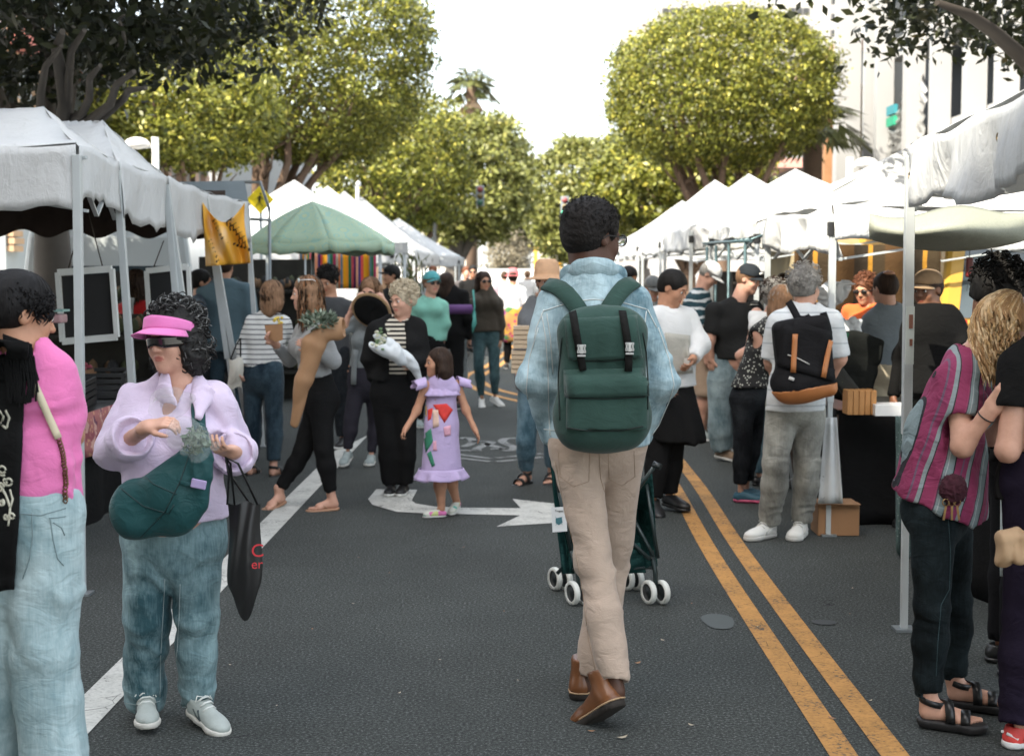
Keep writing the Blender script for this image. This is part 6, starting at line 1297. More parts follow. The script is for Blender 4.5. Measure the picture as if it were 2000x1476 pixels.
    hm = hairmat('black afro', (.010, .008, .007), .4, (1, 1, 1), 160)
    hr = P.hair(hm, 'short', tufts(8, .004, 190), .04, extra=lambda S, h, M, k: (S.ell(h(0, -.022, .062), np.array([.084, .096, .074])*k, M, .03), S.ell(h(0, -.058, .012), np.array([.070, .056, .074])*k, M, .03)), res=.004)
    P.curls([hm], 1500, .0011, .007, cen=(0, -.02, .055), rad=(.089, .100, .082), zmin=-.01, name='hair_curl')
    # glasses
    mb = MB(); h = P.hp
    for q in (-1, 1):
        c = [h(q*.033+.027*math.cos(a), .104, .000+.020*math.sin(a)) for a in [2*math.pi*i/14 for i in range(15)]]; mb.tube(c, .0022, 6, cap=False); mb.tube([h(q*.060, .104, .008), h(q*.076, .08, .008), h(q*.080, .0, .006), h(q*.080, -.02, -.008)], .0022, 6)
    mb.tube([h(-.008, .106, .003), h(.008, .106, .003)], .002, 6); mb.build('glasses_frame', BLACKP, P.root)
    m, n_, b = nmat('clear lens'); b.inputs['Base Color'].default_value = (.75, .78, .78, 1); b.inputs['Roughness'].default_value = .03; b.inputs['Transmission Weight'].default_value = .8; b.inputs['IOR'].default_value = 1.3
    for q in (-1, 1):
        S = SDF(); S.ell(h(q*.033, .104, 0), (.0265, .0035, .0195), P.HM()); P.cl('glasses_lens', S, m, None, .0035)
    return P, jk
def green_backpack(P, jk):
    D = 5.15; t = thing('backpack', 'green canvas backpack with two black buckled straps on the tall man\'s back', 'backpack', P.base)
    px = lambda u, v, dd: W(u, v, D+dd)-P.base
    gm = cloth('bottle green canvas', (.030, .068, .055), .85, .3, bmp=.3); gd = cloth('dark green canvas', (.011, .026, .021), .8, .2); bk = cloth('black webbing', (.012, .012, .011), .7, .2)
    S = SDF()
    S.boxr(px(1176, 742, -.205), (.150, .075, .228), None, .065, .01); S.ell(px(1176, 815, -.20), (.166, .098, .12), None, .05); S.ell(px(1176, 650, -.20), (.142, .08, .10), None, .05)
    body = sdfpart(S, 'bag_body', gm, t, .006, wrinkle(21, .0035, 16, (1, 1, .6)))
    S = SDF(); S.ell(px(1176, 815, -.202), (.172, .106, .127)); S.plane(px(1176, 838, -.2), (0, 0, 1)); sdfpart(S, 'bag_bottom', gd, t, .006, wrinkle(5, .002, 20))
    S = SDF(); S.boxr(px(1186, 792, -.292), (.142, .030, .10), None, .03, .01); S.plane(px(1176, 834, -.2), (0, 0, -1)); pk = sdfpart(S, 'front_pocket', gm, t, .0055, wrinkle(6, .003, 18))
    flp = patch([body, pk], P.base, [(1104, 722), (1263, 718), (1264, 772), (1106, 776)], gm, t, 'pocket_flap', 16, 6, .008, .006)
    top = patch([body], P.base, [(1106, 626), (1240, 620), (1250, 698), (1114, 703)], gm, t, 'top_flap', 16, 10, .012, .008)
    tops = [o for o in (body, pk, flp, top) if o]
    pipe = plain('bag piping', (.008, .020, .016), .6, 0, .1)
    seam(tops, P.base, [[(1105, 722), (1106, 765), (1112, 777), (1180, 779), (1258, 775), (1264, 765), (1264, 722)], [(1106, 630), (1108, 680), (1120, 704), (1180, 706), (1240, 700), (1250, 690), (1242, 628)], [(1108, 835), (1150, 841), (1210, 841), (1256, 832)]], pipe, t, .0028, .002, 'piping')
    seam(tops, P.base, [[(1098, 660), (1091, 740), (1094, 820)], [(1255, 650), (1266, 720), (1264, 800)]], pipe, t, .0028, .002, 'zip')
    band(tops, P.base, [(1121, 614), (1126, 650), (1133, 690), (1139, 731)], .026, bk, t, 'buckle_strap', .012, .004); band(tops, P.base, [(1214, 612), (1222, 650), (1228, 690), (1226, 725)], .026, bk, t, 'buckle_strap', .012, .004)
    bu = plain('brushed metal', (.45, .46, .46), .35, .9, .1)
    for (u_, v_) in ((1136, 685), (1228, 681)):
        q = drape(tops, P.base, [(u_, v_), (u_, v_)], .018, 1e9)[0][0]; mb = MB()
        mb.box(q, (.030, .008, .010)); mb.box(q+Vector((0, 0, .020)), (.030, .008, .008)); mb.box(q+Vector((-.010, 0, .010)), (.006, .008, .024)); mb.box(q+Vector((.010, 0, .010)), (.006, .008, .024)); mb.box(q+Vector((0, -.001, .006)), (.010, .008, .026)); mb.box(q-Vector((0, 0, .014)), (.028, .007, .006)); mb.box(q+Vector((0, .004, .002)), (.026, .002, .034), mi=1)
        mb.build('buckle', [bu, BLACKP], t, bevel=.001)
    mb = MB(); mb.tube([px(1133, 626, -.19), px(1134, 614, -.20), px(1150, 606, -.205), px(1175, 603, -.205), px(1195, 604, -.205), px(1208, 612, -.20), px(1210, 624, -.19)], .010, 8); mb.build('carry_handle', bk, t)
    band([jk], P.base, [(1140, 618), (1128, 600), (1108, 575), (1085, 556), (1068, 560)], .062, gm, t, 'shoulder_strap', .010, .010, fallback=D-.08, smooth_=3)
    band([jk], P.base, [(1180, 618), (1190, 600), (1206, 575), (1226, 552), (1240, 556)], .062, gm, t, 'shoulder_strap', .010, .010, fallback=D-.08, smooth_=3)
def visor_woman():
    P = Person('woman in pink visor and wraparound sunglasses, pale lilac shirt and faded jeans', 5.0, 335, 1.56, -12, 'f', 1.32, 'fair', 0, head=(-26, 3, 4))
    P.set(head=(337, 664, .0), neck=(352, 748, .02), chest=(345, 850, 0), waist=(343, 940, 0), pelvis=(340, 1040, .02), shR=(268, 785, .03), shL=(420, 782, -.0),
          elR=(222, 880, -.05), wrR=(288, 834, -.30), elL=(463, 886, .07), wrL=(462, 880, -.20), hipR=(300, 1055, .0), hipL=(382, 1055, 0), knR=(285, 1215, 0), knL=(388, 1215, -.05))
    P.feet('R', (285, 1390), (290, 1432), .05, -.20); P.feet('L', (372, 1412), (418, 1440), .0, -.10); P.J['heelL'][2] = .035; P.J['toeL'][2] = .004
    P.J['anR'] = P.px(285, 1375, .06); P.J['anL'] = P.px(384, 1385, .02)
    P.hand_cfg = {'L': 1, 'R': 1}
    hR = dict(d=P.px(345, 818, -.34)-P.J['wrR'], pn=np.array([.2, .45, -.85]), curl=42, spread=.6)
    P.J['wrL'] = P.px(452, 882, -.17); hL = dict(d=P.px(405, 872, -.32)-P.J['wrL'], pn=np.array([.0, .7, .7]), curl=40, spread=.9)
    P.finish(hand={'L': hL, 'R': hR}, neckr=.062)
    lil = cloth('pale lilac cotton', (.62, .52, .66), .9, .06, bmp=.45)
    def sub(S):
        P.arm(S, 'L', .022, t1=1.5, ks=.03); P.arm(S, 'R', .022, t1=1.42, ks=.03)
        S.cone(P.px(360, 775, -.13), P.px(372, 850, -.34), .045, .010, .02, op='s')
    J = P.J
    sh = P.shirt(lil, 1.42, .470, .020, 'shirt', .014, .0, .008, neck=.070, seed=31, flare=.02, sub=sub, sflare=.018,
                 foci=[(P.px(230, 800, 0), .14, .010, nrm([1, 0, -.5]), 60), (P.px(330, 980, -.2), .16, .010, nrm([.7, 0, 1]), 55), (P.px(450, 820, 0), .10, .010, nrm([1, 0, .4]), 70)], v=.17)
    # turned-back cuffs, collar wings
    S = SDF()
    for n in 'LR':
        E, Wr = J['el'+n], J['wr'+n]; d = nrm(Wr-E); q = .50 if n == 'L' else .46; c = E+(Wr-E)*q
        S.cone(c-d*.040, c+d*.012, .072, .080, .01); S.cone(c+d*.070, c+d*.16, .066, .085, .004, op='s')
    P.cl('rolled_cuff', S, lil, wrinkle(7, .004, 30), .0065)
    S = SDF(); cl_ = [((322, 722, -.02), (322, 765, -.09), (344, 790, -.14)), ((384, 728, .02), (396, 770, -.07), (388, 815, -.16))]
    S.chain([P.px(*q) for q in cl_[0]], [.022, .034, .010], .015, (.3, 1, .2), .30); S.chain([P.px(*q) for q in cl_[1]], [.022, .040, .012], .015, (-.3, 1, .2), .30)
    P.cl('shirt_collar', S, lil, wrinkle(9, .003, 25), .006)
    dn = denim('faded teal denim', (.035, .085, .10), (.26, .38, .40), .45)
    P.fat = 1.25
    tr = P.trousers(dn, 1.90, .008, .012, top=.585, amp=.007, seed=33, r=(.084, .060, .056, .046), knee=1.3, foci=[(P.px(285, 1150, -.1), .12, .010, nrm([.8, 0, 1]), 70), (P.px(395, 1120, -.1), .12, .008, nrm([-.7, 0, 1]), 70), (P.px(280, 1290, -.1), .10, .010, nrm([.9, 0, 1]), 75)])
    stt = plain('teal stitching', (.30, .36, .36), .8, 0, .1, 10, 0)
    seam(tr, P.base, [[(322, 1130), (318, 1200), (313, 1290), (312, 1360)], [(352, 1140), (350, 1210), (345, 1290), (344, 1370)], [(246, 1372), (280, 1378), (312, 1368)], [(344, 1378), (380, 1384), (410, 1380)]], stt, P.root, .0015, .001, 'jeans_seam')
    shm = plain('silver grey mesh', (.40, .44, .41), .6, 0, .2, 20, .3, 200); so = plain('white foam sole', (.62, .60, .54), .7); lc = plain('white lace', (.68, .70, .66), .8)
    for n in 'LR': P.shoe(n, (shm, so, lc, plain('slate accents', (.06, .08, .08), .6)), 'sneaker', wd=1.0)
    # curly grey-black hair
    h1 = hairmat('dark grey curls', (.022, .021, .020), .6, (1, 1, 1), 90); h2 = hairmat('steel grey curls', (.13, .13, .125), .5, (1, 1, 1), 90)
    P.hair(h1, 'bob', tufts(12, .011, 90), .10, extra=lambda S, h, M, k: (S.ell(h(.060, -.03, -.045), np.array([.042, .058, .075])*k, M, .03), S.ell(h(-.056, -.03, -.04), np.array([.030, .05, .07])*k, M, .03), S.ell(h(0, -.03, .06), np.array([.085, .095, .070])*k, M, .03)))
    P.curls([h1, h1, h2], 620, .0024, .020, cen=(0, -.028, .055), rad=(.098, .108, .095), name='hair_curl', seed=7, vis=True)
    P.curls([h1, h1, h1, h2], 420, .0024, .020, cen=(.02, -.045, -.045), rad=(.098, .082, .088), name='hair_curl', seed=9)
    P.shades(wrap=True, lift=(0, -.002)); P.brows(h1)
    # visor: band and brim
    pk = cloth('pink twill', (.72, .20, .47), .85, .08, bmp=.2); h = P.hp; mb = MB()
    def fn(a, b):
        t = (a-.5)*2; an = t*1.95; r1, r2 = .097, .117; return h(math.sin(an)*(r1+.002-.004*b), -.012+math.cos(an)*(r2+.004-.014*b), .052-.018*(an/1.2)**2+.048*b*(1-.35*abs(t)))
    mb.grid(fn, 26, 4); mb.build('visor_band', pk, P.root, solid=.005)
    mb = MB()
    def fb(a, b):
        t = (a-.5)*2; an = t*1.20; x = math.sin(an)*.098; y = -.012+math.cos(an)*.120; return h(x*(1+.10*b), y+b*.078*max(0, 1-abs(t)**2.4), .053-.020*t*t-b*(.012+.012*abs(t)))
    mb.grid(fb, 20, 7); mb.build('visor_brim', pk, P.root, solid=.004)
    return P, sh, tr
def visor_bits(P, sh, tr):
    D = 5.0; px = lambda u, v, dd: W(u, v, D+dd)-P.base
    t = thing('sling_bag', 'dark teal sling bag with folded flap across the visor woman\'s stomach', 'bag', P.base)
    tl = cloth('dark teal nylon', (.016, .068, .070), .5, .2, bmp=.3, sheen=.05, fold=.9)
    S = SDF(); fl = (0.1, 1, .05)
    S.chain([px(392, 850, -.25), px(378, 905, -.27), px(345, 965, -.27), px(285, 985, -.25)], [.022, .052, .100, .100], .04, fl, .50)
    S.ell(px(262, 1002, -.24), (.075, .06, .07), None, .04); S.ell(px(352, 990, -.25), (.065, .05, .075), None, .05); S.ell(px(295, 1022, -.24), (.11, .055, .045), None, .04); S.ell(px(392, 905, -.26), (.03, .05, .14), None, .03)
    cc = px(388, 850, -.27)
    def ds(x, y, z):
        an = np.arctan2(x-cc[0], -(z-cc[2])); return .0045*(np.abs(np.sin(an*9+1.1*np.sin(z*14)))-.5)+.0045*np.sin(x*31+z*17+2*np.sin(y*20+z*9))
    bg_ = sdfpart(S, 'bag_body', tl, t, .006, ds)
    pipe = plain('teal piping', (.010, .035, .036), .5)
    seam(bg_, P.base, [[(226, 945), (262, 915), (300, 890), (340, 880), (375, 870)], [(232, 950), (280, 988), (330, 1003), (340, 985)], [(372, 880), (352, 940), (322, 1000), (268, 1056)], [(262, 912), (300, 945), (345, 965)]], pipe, t, .0022, .001, 'piping')
    band([sh], P.base, [(386, 792), (385, 820), (388, 850), (390, 880)], .048, tl, t, 'shoulder_strap', .008, .006, fallback=D-.2)
    band([bg_], P.base, [(352, 942), (376, 948), (400, 950)], .016, tl, t, 'side_pocket_edge', .004, .004)
    ph = thing('phone', 'lilac phone sticking out of the teal sling bag pocket', 'phone', P.base+px(388, 945, -.335)); mb = MB(); mb.box((0, 0, 0), (.050, .010, .030), mi=0, M=Matrix.Rotation(R(12), 3, 'Y')); mb.build('phone_case', plain('lilac plastic', (.45, .36, .60), .3), ph, bevel=.004)
    # plastic bag of leaves
    pb = thing('produce_bag', 'clear plastic bag of green leaves held in the visor woman\'s hands', 'plastic bag', P.base)
    m, n, b = nmat('clear film'); b.inputs['Base Color'].default_value = (.92, .97, .95, 1); b.inputs['Roughness'].default_value = .12; b.inputs['Alpha'].default_value = .12; b.inputs['Specular IOR Level'].default_value = .9; bump(n, b, noise(n, texco(n), 30, 4, .6, 2), .9, .03)
    S = SDF(); S.chain([px(352, 826, -.40), px(362, 850, -.42), px(382, 862, -.42)], [.016, .045, .060], .03, (0, 1, 0), .8); S.cone(px(385, 862, -.42), px(412, 872, -.38), .05, .02, .03); S.ell(px(330, 790, -.22), (.085, .03, .05), rotm(0, 20, 0), .03)
    sdfpart(S, 'film', m, pb, .005, wrinkle(51, .010, 34))
    rg = random.Random(5); lf = [plain('sage leaf', (.10, .15, .10), .7, 0, .3), plain('pale sage leaf', (.20, .26, .19), .7, 0, .3)]; mb = [MB(), MB()]; c0 = px(381, 860, -.42)
    for i in range(110):
        v_ = nrm([rg.gauss(0, 1), rg.gauss(0, 1), rg.gauss(0, 1)]); c = c0+v_*np.array([.052, .040, .050])*rg.uniform(.4, 1); a = nrm([rg.gauss(0, 1), rg.gauss(0, 1), rg.gauss(0, 1)]); b_ = nrm(np.cross(a, v_)); s_ = rg.uniform(.012, .024)
        mb[i % 2].add([c-a*s_, c+b_*s_*.35+v_*.003, c+a*s_, c-b_*s_*.35+v_*.003], [(0, 1, 2, 3)])
    for q, mm in zip(mb, lf): o = q.build('leaves', mm, pb); o['kind'] = 'stuff'
    # black tote
    tt = thing('tote_bag', 'black tote bag with red letters hanging from the visor woman\'s hand', 'bag', P.base)
    bm = plain('black nylon', (.012, .012, .012), .45, 0, .3, 10, .4, 12); mb = MB(); Y = -.16
    def side(fb):
        def fn(a, b):
            wv = .5-.5*math.cos(math.pi*min(1, (1-b)*2.2)); u_ = 478+(a-.5)*(66-4*b); v_ = 982+b*230-(abs(a-.5)*2)**2.2*75*(b**5); dep = .045*math.sin(math.pi*a)**.6*(.25+.75*math.sin(math.pi*min(.98, b*.9+.05)))
            return px(u_+3*math.sin(b*7+a*4), v_+4*math.sin(a*9)*(1-b), Y+fb*dep+.006*math.sin(a*14+b*5))
        return fn
    mb.grid(side(-1), 16, 24); mb.grid(side(1), 16, 24); mb.build('bag_body', bm, tt)
    for (u0, w0) in ((452, 0), (497, .03)):
        mb = MB(); mb.tube([px(u0-8 if u0 < 470 else u0-8, 985, Y-.02+w0), px(447+w0*150, 930, -.20), px(441, 893, -.24), px(450+w0*500, 905, -.22), px(u0+6, 985, Y+w0-.01)], .004, 6); mb.build('handle', bm, tt)
    rd = plain('red print', (.55, .03, .04), .7, 0, .1)
    text('C', .062, px(503, 1076, Y-.060), (R(90), 0, R(12)), rd, tt); text('er', .045, px(502, 1102, Y-.060), (R(90), 0, R(12)), rd, tt)
def pink_woman():
    P = Person('woman with black ponytail in bright pink T-shirt and baggy pale jeans, seen from behind', 4.0, 60, 1.62, 168, 'f', .90, 'tan', 0, head=(128, 14, 0))
    P.set(head=(38, 612, .02), neck=(42, 672, 0), chest=(55, 780, 0), waist=(62, 870, 0), pelvis=(58, 985, .0), shR=(112, 728, 0), shL=(-22, 728, .02), elR=(138, 850, .05), wrR=(120, 930, .22), elL=(-60, 840, .05), wrL=(-40, 920, .2),
          hipL=(22, 1000, 0), hipR=(82, 1000, 0), knL=(-8, 1270, .04), knR=(88, 1270, -.02), anL=(-25, 1520, .1), anR=(115, 1545, -.02))
    P.J['heelR'] = P.J['anR']*[1, 1, 0]+[0, -.05, .001]; P.J['toeR'] = P.J['anR']*[1, 1, 0]+[.03, .16, .001]; P.J['heelL'] = P.J['anL']*[1, 1, 0]+[0, -.05, .001]; P.J['toeL'] = P.J['anL']*[1, 1, 0]+[-.03, .16, .001]
    P.finish(hands=())
    l, f, u = P.frame()
    pk = cloth('bright pink jersey', (.74, .19, .42), .9, .05, bmp=.35)
    sh = P.shirt(pk, .62, .60, .012, 'tshirt', .014, 0, .0065, neck=.068, seed=41, foci=[(P.px(70, 930, -.1), .14, .016, nrm([.15, 0, 1]), 75), (P.px(100, 820, -.1), .10, .007, nrm([.7, 0, 1]), 60)], flare=.0, boob=False)
    dn = denim('very pale denim', (.20, .30, .32), (.44, .55, .56), .5)
    tr = P.trousers(dn, 1.95, .008, .036, top=.615, amp=.008, seed=43, r=(.092, .066, .064, .060), knee=.6, foci=[(P.px(90, 1150, -.05), .16, .008, nrm([.8, 0, 1]), 45)])
    stt = plain('pale denim stitching', (.20, .27, .28), .8, 0, .1, 10, 0)
    seam(tr, P.base, [[(30, 1002), (80, 1006), (128, 992)], [(62, 1000), (64, 1050), (58, 1090), (45, 1130)], [(98, 1012), (104, 1055), (112, 1090), (124, 1104)], [(96, 1012), (128, 1008)], [(27, 1010), (40, 1008), (30, 1060)], [(104, 1020), (120, 1030), (126, 1045)]], stt, P.root, .0016, .001, 'jeans_seam')
    ws = plain('white canvas shoe', (.6, .6, .57), .7)
    for n in 'LR': P.shoe(n, (ws, ws), 'shoe')
    hm = hairmat('glossy black hair', (.008, .007, .007), .4, (1, 1, .2), 80)
    P.hair(hm, 'short', tufts(4, .0015, 60), .03, extra=lambda S, h, M, k: S.ell(h(0, -.105, .045), np.array([.05, .035, .06])*k, M, .03))
    P.locks([hm], 260, .075, .010, .0026, (110, 330), 70, seed=4, out=1.07, name='hair_strand', lenv=.6)
    # ponytail tuft
    mb = MB(); rg = random.Random(3)
    for i in range(90):
        a = P.hp(rg.uniform(-.02, .02), -.115, .06+rg.uniform(-.015, .03)); mb.tube([a, a+Vector((rg.uniform(-.02, .02), rg.uniform(-.04, -.02), -.04)), a+Vector((rg.uniform(-.035, .035), rg.uniform(-.04, -.01), -.11-rg.random()*.05))], [.004, .004, .0008], 4, cap=False)
    mb.build('ponytail', hm, P.root)
    # black fringed shawl with a pale scroll print
    bk = cloth('black shawl', (.010, .010, .010), .95, .2, bmp=.3); ob = [sh, tr]
    shw = patch(ob, P.base, [(-60, 662), (56, 668), (34, 1150), (-80, 1160)], bk, P.root, 'shawl', 12, 26, .016, .008, fallback=3.84)
    fr = patch(ob, P.base, [(6, 652), (62, 672), (78, 745), (8, 745)], bk, P.root, 'shawl_fold', 8, 8, .022, .008, fallback=3.9)
    mb = MB()
    for i in range(46):
        u0 = 14+i*1.35+rg.uniform(-1, 1); v1 = (790 if 22 < u0 < 64 else 730+(u0-14)*.9)-abs(u0-46)*.3+rg.uniform(-8, 8)
        v0 = 700+rg.uniform(0, 20); 
        if i % 9 in (6, 7): continue
        q = drape(ob, P.base, [(u0-6, v0), (u0+rg.uniform(-3, 3), (v0+v1)/2), (u0+rg.uniform(-2, 4), v1)], .030, 15)
        if len(q) > 2: mb.tube([a for a, _ in q], .0028, 4, cap=False)
    mb.build('shawl_fringe', bk, P.root)
    cr = plain('cream print', (.52, .50, .40), .8, 0, .1, 10, 0); pth = []
    def spiral(cu, cv, r, t0=0, turns=1.3, sgn=1): return [(cu+r*(1-.62*i/16)*math.cos(t0+sgn*6.28*turns*i/16), cv+r*(1-.62*i/16)*math.sin(t0+sgn*6.28*turns*i/16)) for i in range(17)]
    pth += [[(0, 800), (8, 812), (3, 828), (14, 838)], [(12, 800), (19, 815), (14, 838)], spiral(6, 918, 11, 1), spiral(18, 940, 10, 4, sgn=-1), spiral(2, 952, 11, 2), [(0, 945), (12, 965), (21, 990), (19, 1012)], [(21, 955), (26, 975), (22, 990)], spiral(24, 1008, 7, 2), spiral(14, 1010, 6, 0, sgn=-1), spiral(4, 982, 6, 5), [(19, 1012), (17, 1026)]]
    seam([o for o in (shw, sh) if o], P.base, pth, cr, P.root, .0042, .003, 'shawl_print', 6)
    t = thing('shoulder_bag', 'cream strap and gold chain of a bag across the pink T-shirt', 'bag', P.base)
    band([sh], P.base, [(60, 732), (74, 766), (92, 805), (108, 846), (112, 856)], .020, plain('cream leather', (.62, .54, .38), .6), t, 'strap', .008, .005)
    q = drape([sh, tr], P.base, [(113, 858), (120, 885), (125, 915), (126, 945), (125, 978)], .008, 6); mb = MB()
    for i, (a, nn) in enumerate(q):
        mb.tube([a+Vector((.006*math.cos(x), 0.004*math.sin(x*2), .008*math.sin(x))) for x in [6.283*j/6 for j in range(7)]], .0022, 4, cap=False)
    mb.build('chain', plain('dull gold', (.25, .14, .07), .4, .8), t)
def striped_blonde():
    P = Person('blonde woman bending in maroon and grey striped blouse and black jeans', 5.0, 1830, 1.66, 78, 'f', 1.0, 'fair', 0, head=(98, 30, -4))
    P.set(head=(1958, 645, -.06), neck=(1888, 702, 0), chest=(1858, 800, 0), waist=(1835, 890, 0), pelvis=(1836, 985, 0), shR=(1868, 738, -.10), shL=(1898, 735, .16), elR=(1880, 872, -.20), wrR=(1936, 800, -.26), elL=(1935, 850, .16), wrL=(1968, 800, .1),
          hipR=(1826, 1000, -.08), hipL=(1852, 1000, .10), knR=(1818, 1185, -.06), knL=(1862, 1170, .14), anR=(1820, 1360, -.05), anL=(1862, 1330, .18))
    P.feet('R', (1795, 1408), (1885, 1428), -.04, -.10); P.J['anR'] = P.px(1812, 1372, -.05)
    P.feet('L', (1850, 1368), (1940, 1390), .18, .12); P.J['anL'] = P.px(1862, 1335, .17)
    for n in 'LR': P.J['heel'+n][2] = .03; P.J['toe'+n][2] = .03
    P.hand_cfg = {'L': 1, 'R': 1}
    P.finish(feet=True, hand={'R': dict(curl=50, pn=np.array([.5, .3, .6])), 'L': dict(curl=50)})
    st = [(0, (.27, .045, .11)), (.24, (.30, .06, .13)), (.27, (.10, .06, .09)), (.30, (.24, .30, .31)), (.36, (.42, .46, .46)), (.385, (.22, .28, .29)), (.50, (.20, .26, .27)), (.53, (.03, .03, .035)), (.56, (.27, .045, .11)), (.72, (.16, .10, .15)), (.76, (.27, .05, .12)), (.88, (.26, .31, .32)), (.97, (.05, .045, .05))]
    sm = banded('maroon stripes', st, (1, 0, -.28), 7.0, .03, .85, origin=.2, bmp=.5)
    def pre(S): S.cone(P.px(1835, 860, 0), P.px(1818, 1060, 0), .13, .145, .06, (.2, 1, 0), 1.0); S.cone(P.px(1850, 880, 0), P.px(1862, 1060, 0), .12, .12, .05, (.2, 1, 0), 1.0)
    sh = P.shirt(sm, .50, .475, .022, 'blouse', .026, -.35, .006, neck=.062, seed=61, pre=pre, foci=[(P.px(1850, 960, -.1), .14, .014, nrm([.8, 0, .4]), 60), (P.px(1790, 900, -.1), .16, .008, nrm([1, 0, .2]), 60), (P.px(1900, 790, -.15), .05, .008, nrm([.2, 0, 1]), 100)])
    bj = denim('black denim', (.006, .009, .010), (.020, .030, .034), .4)
    tr = P.trousers(bj, 1.86, .006, .004, top=.58, amp=.005, seed=63, r=(.086, .060, .058, .038), knee=1.4)
    seam(tr, P.base, [[(1852, 1010), (1856, 1080), (1854, 1150), (1838, 1180), (1832, 1250), (1828, 1320)]], plain('dark teal stitching', (.03, .07, .08), .8), P.root, .0012, .001, 'jeans_seam')
    bs = plain('black platform sole', (.014, .013, .013), .6); bl = plain('black leather', (.012, .012, .012), .35)
    for n in 'LR': P.shoe(n, (bs, bl), 'sandal')
    hb = [hairmat('honey blonde hair', (.56, .36, .17), .3, (1, 1, .12), 90), hairmat('pale blonde hair', (.74, .55, .33), .25, (1, 1, .12), 90), hairmat('light brown hair', (.42, .25, .12), .3, (1, 1, .12), 90)]
    P.hair(hb[2], 'short', tufts(6, .004, 55), .0)
    P.locks(hb, 1100, .25, .014, .0038, (100, 262), 88, seed=6, out=1.14, sway=(-.10, 0, 0), lenv=.35)
    P.locks(hb, 320, .24, .018, .004, (200, 262), 95, seed=8, out=1.25, sway=(.08, -.05, 0), lenv=.2)
    P.brows(hb[2])
    # keys and bracelet
    k = thing('keyring', 'brass keys and a fluffy maroon keyring at the striped blouse hem', 'keys', P.base)
    mb = MB(); c = P.px(1858, 975, -.22)
    for i, a in enumerate((-.35, .05, .4)):
        p = c+np.array([a*.05, 0, 0]); mb.tube([p+np.array([.012*math.cos(x), 0, .012*math.sin(x)-.01]) for x in [6.283*j/10 for j in range(11)]], .0022, 5, cap=False); mb.bar(p+np.array([0, 0, -.022]), p+np.array([a*.02, 0, -.07]), .007, .003)
    mb.build('key', plain('brass', (.35, .22, .10), .3, .9), k)
    S = SDF(); S.ell(P.px(1862, 955, -.20), (.045, .035, .05), None, .01); sdfpart(S, 'pompom', plain('maroon fluff', (.045, .008, .016), .95, 0, .5, 30), k, .005, tufts(3, .014, 210))
    mb = MB(); e, wq = P.J['elR'], P.J['wrR']; d = nrm(wq-e); a1 = nrm(np.cross(d, [0, 1, 0])); a2 = np.cross(d, a1); c = wq-d*.03
    mb.tube([c+(a1*math.cos(x)+a2*math.sin(x))*.030 for x in [6.283*j/12 for j in range(13)]], .0025, 5, cap=False); mb.build('bracelet', BLACKP, P.root)
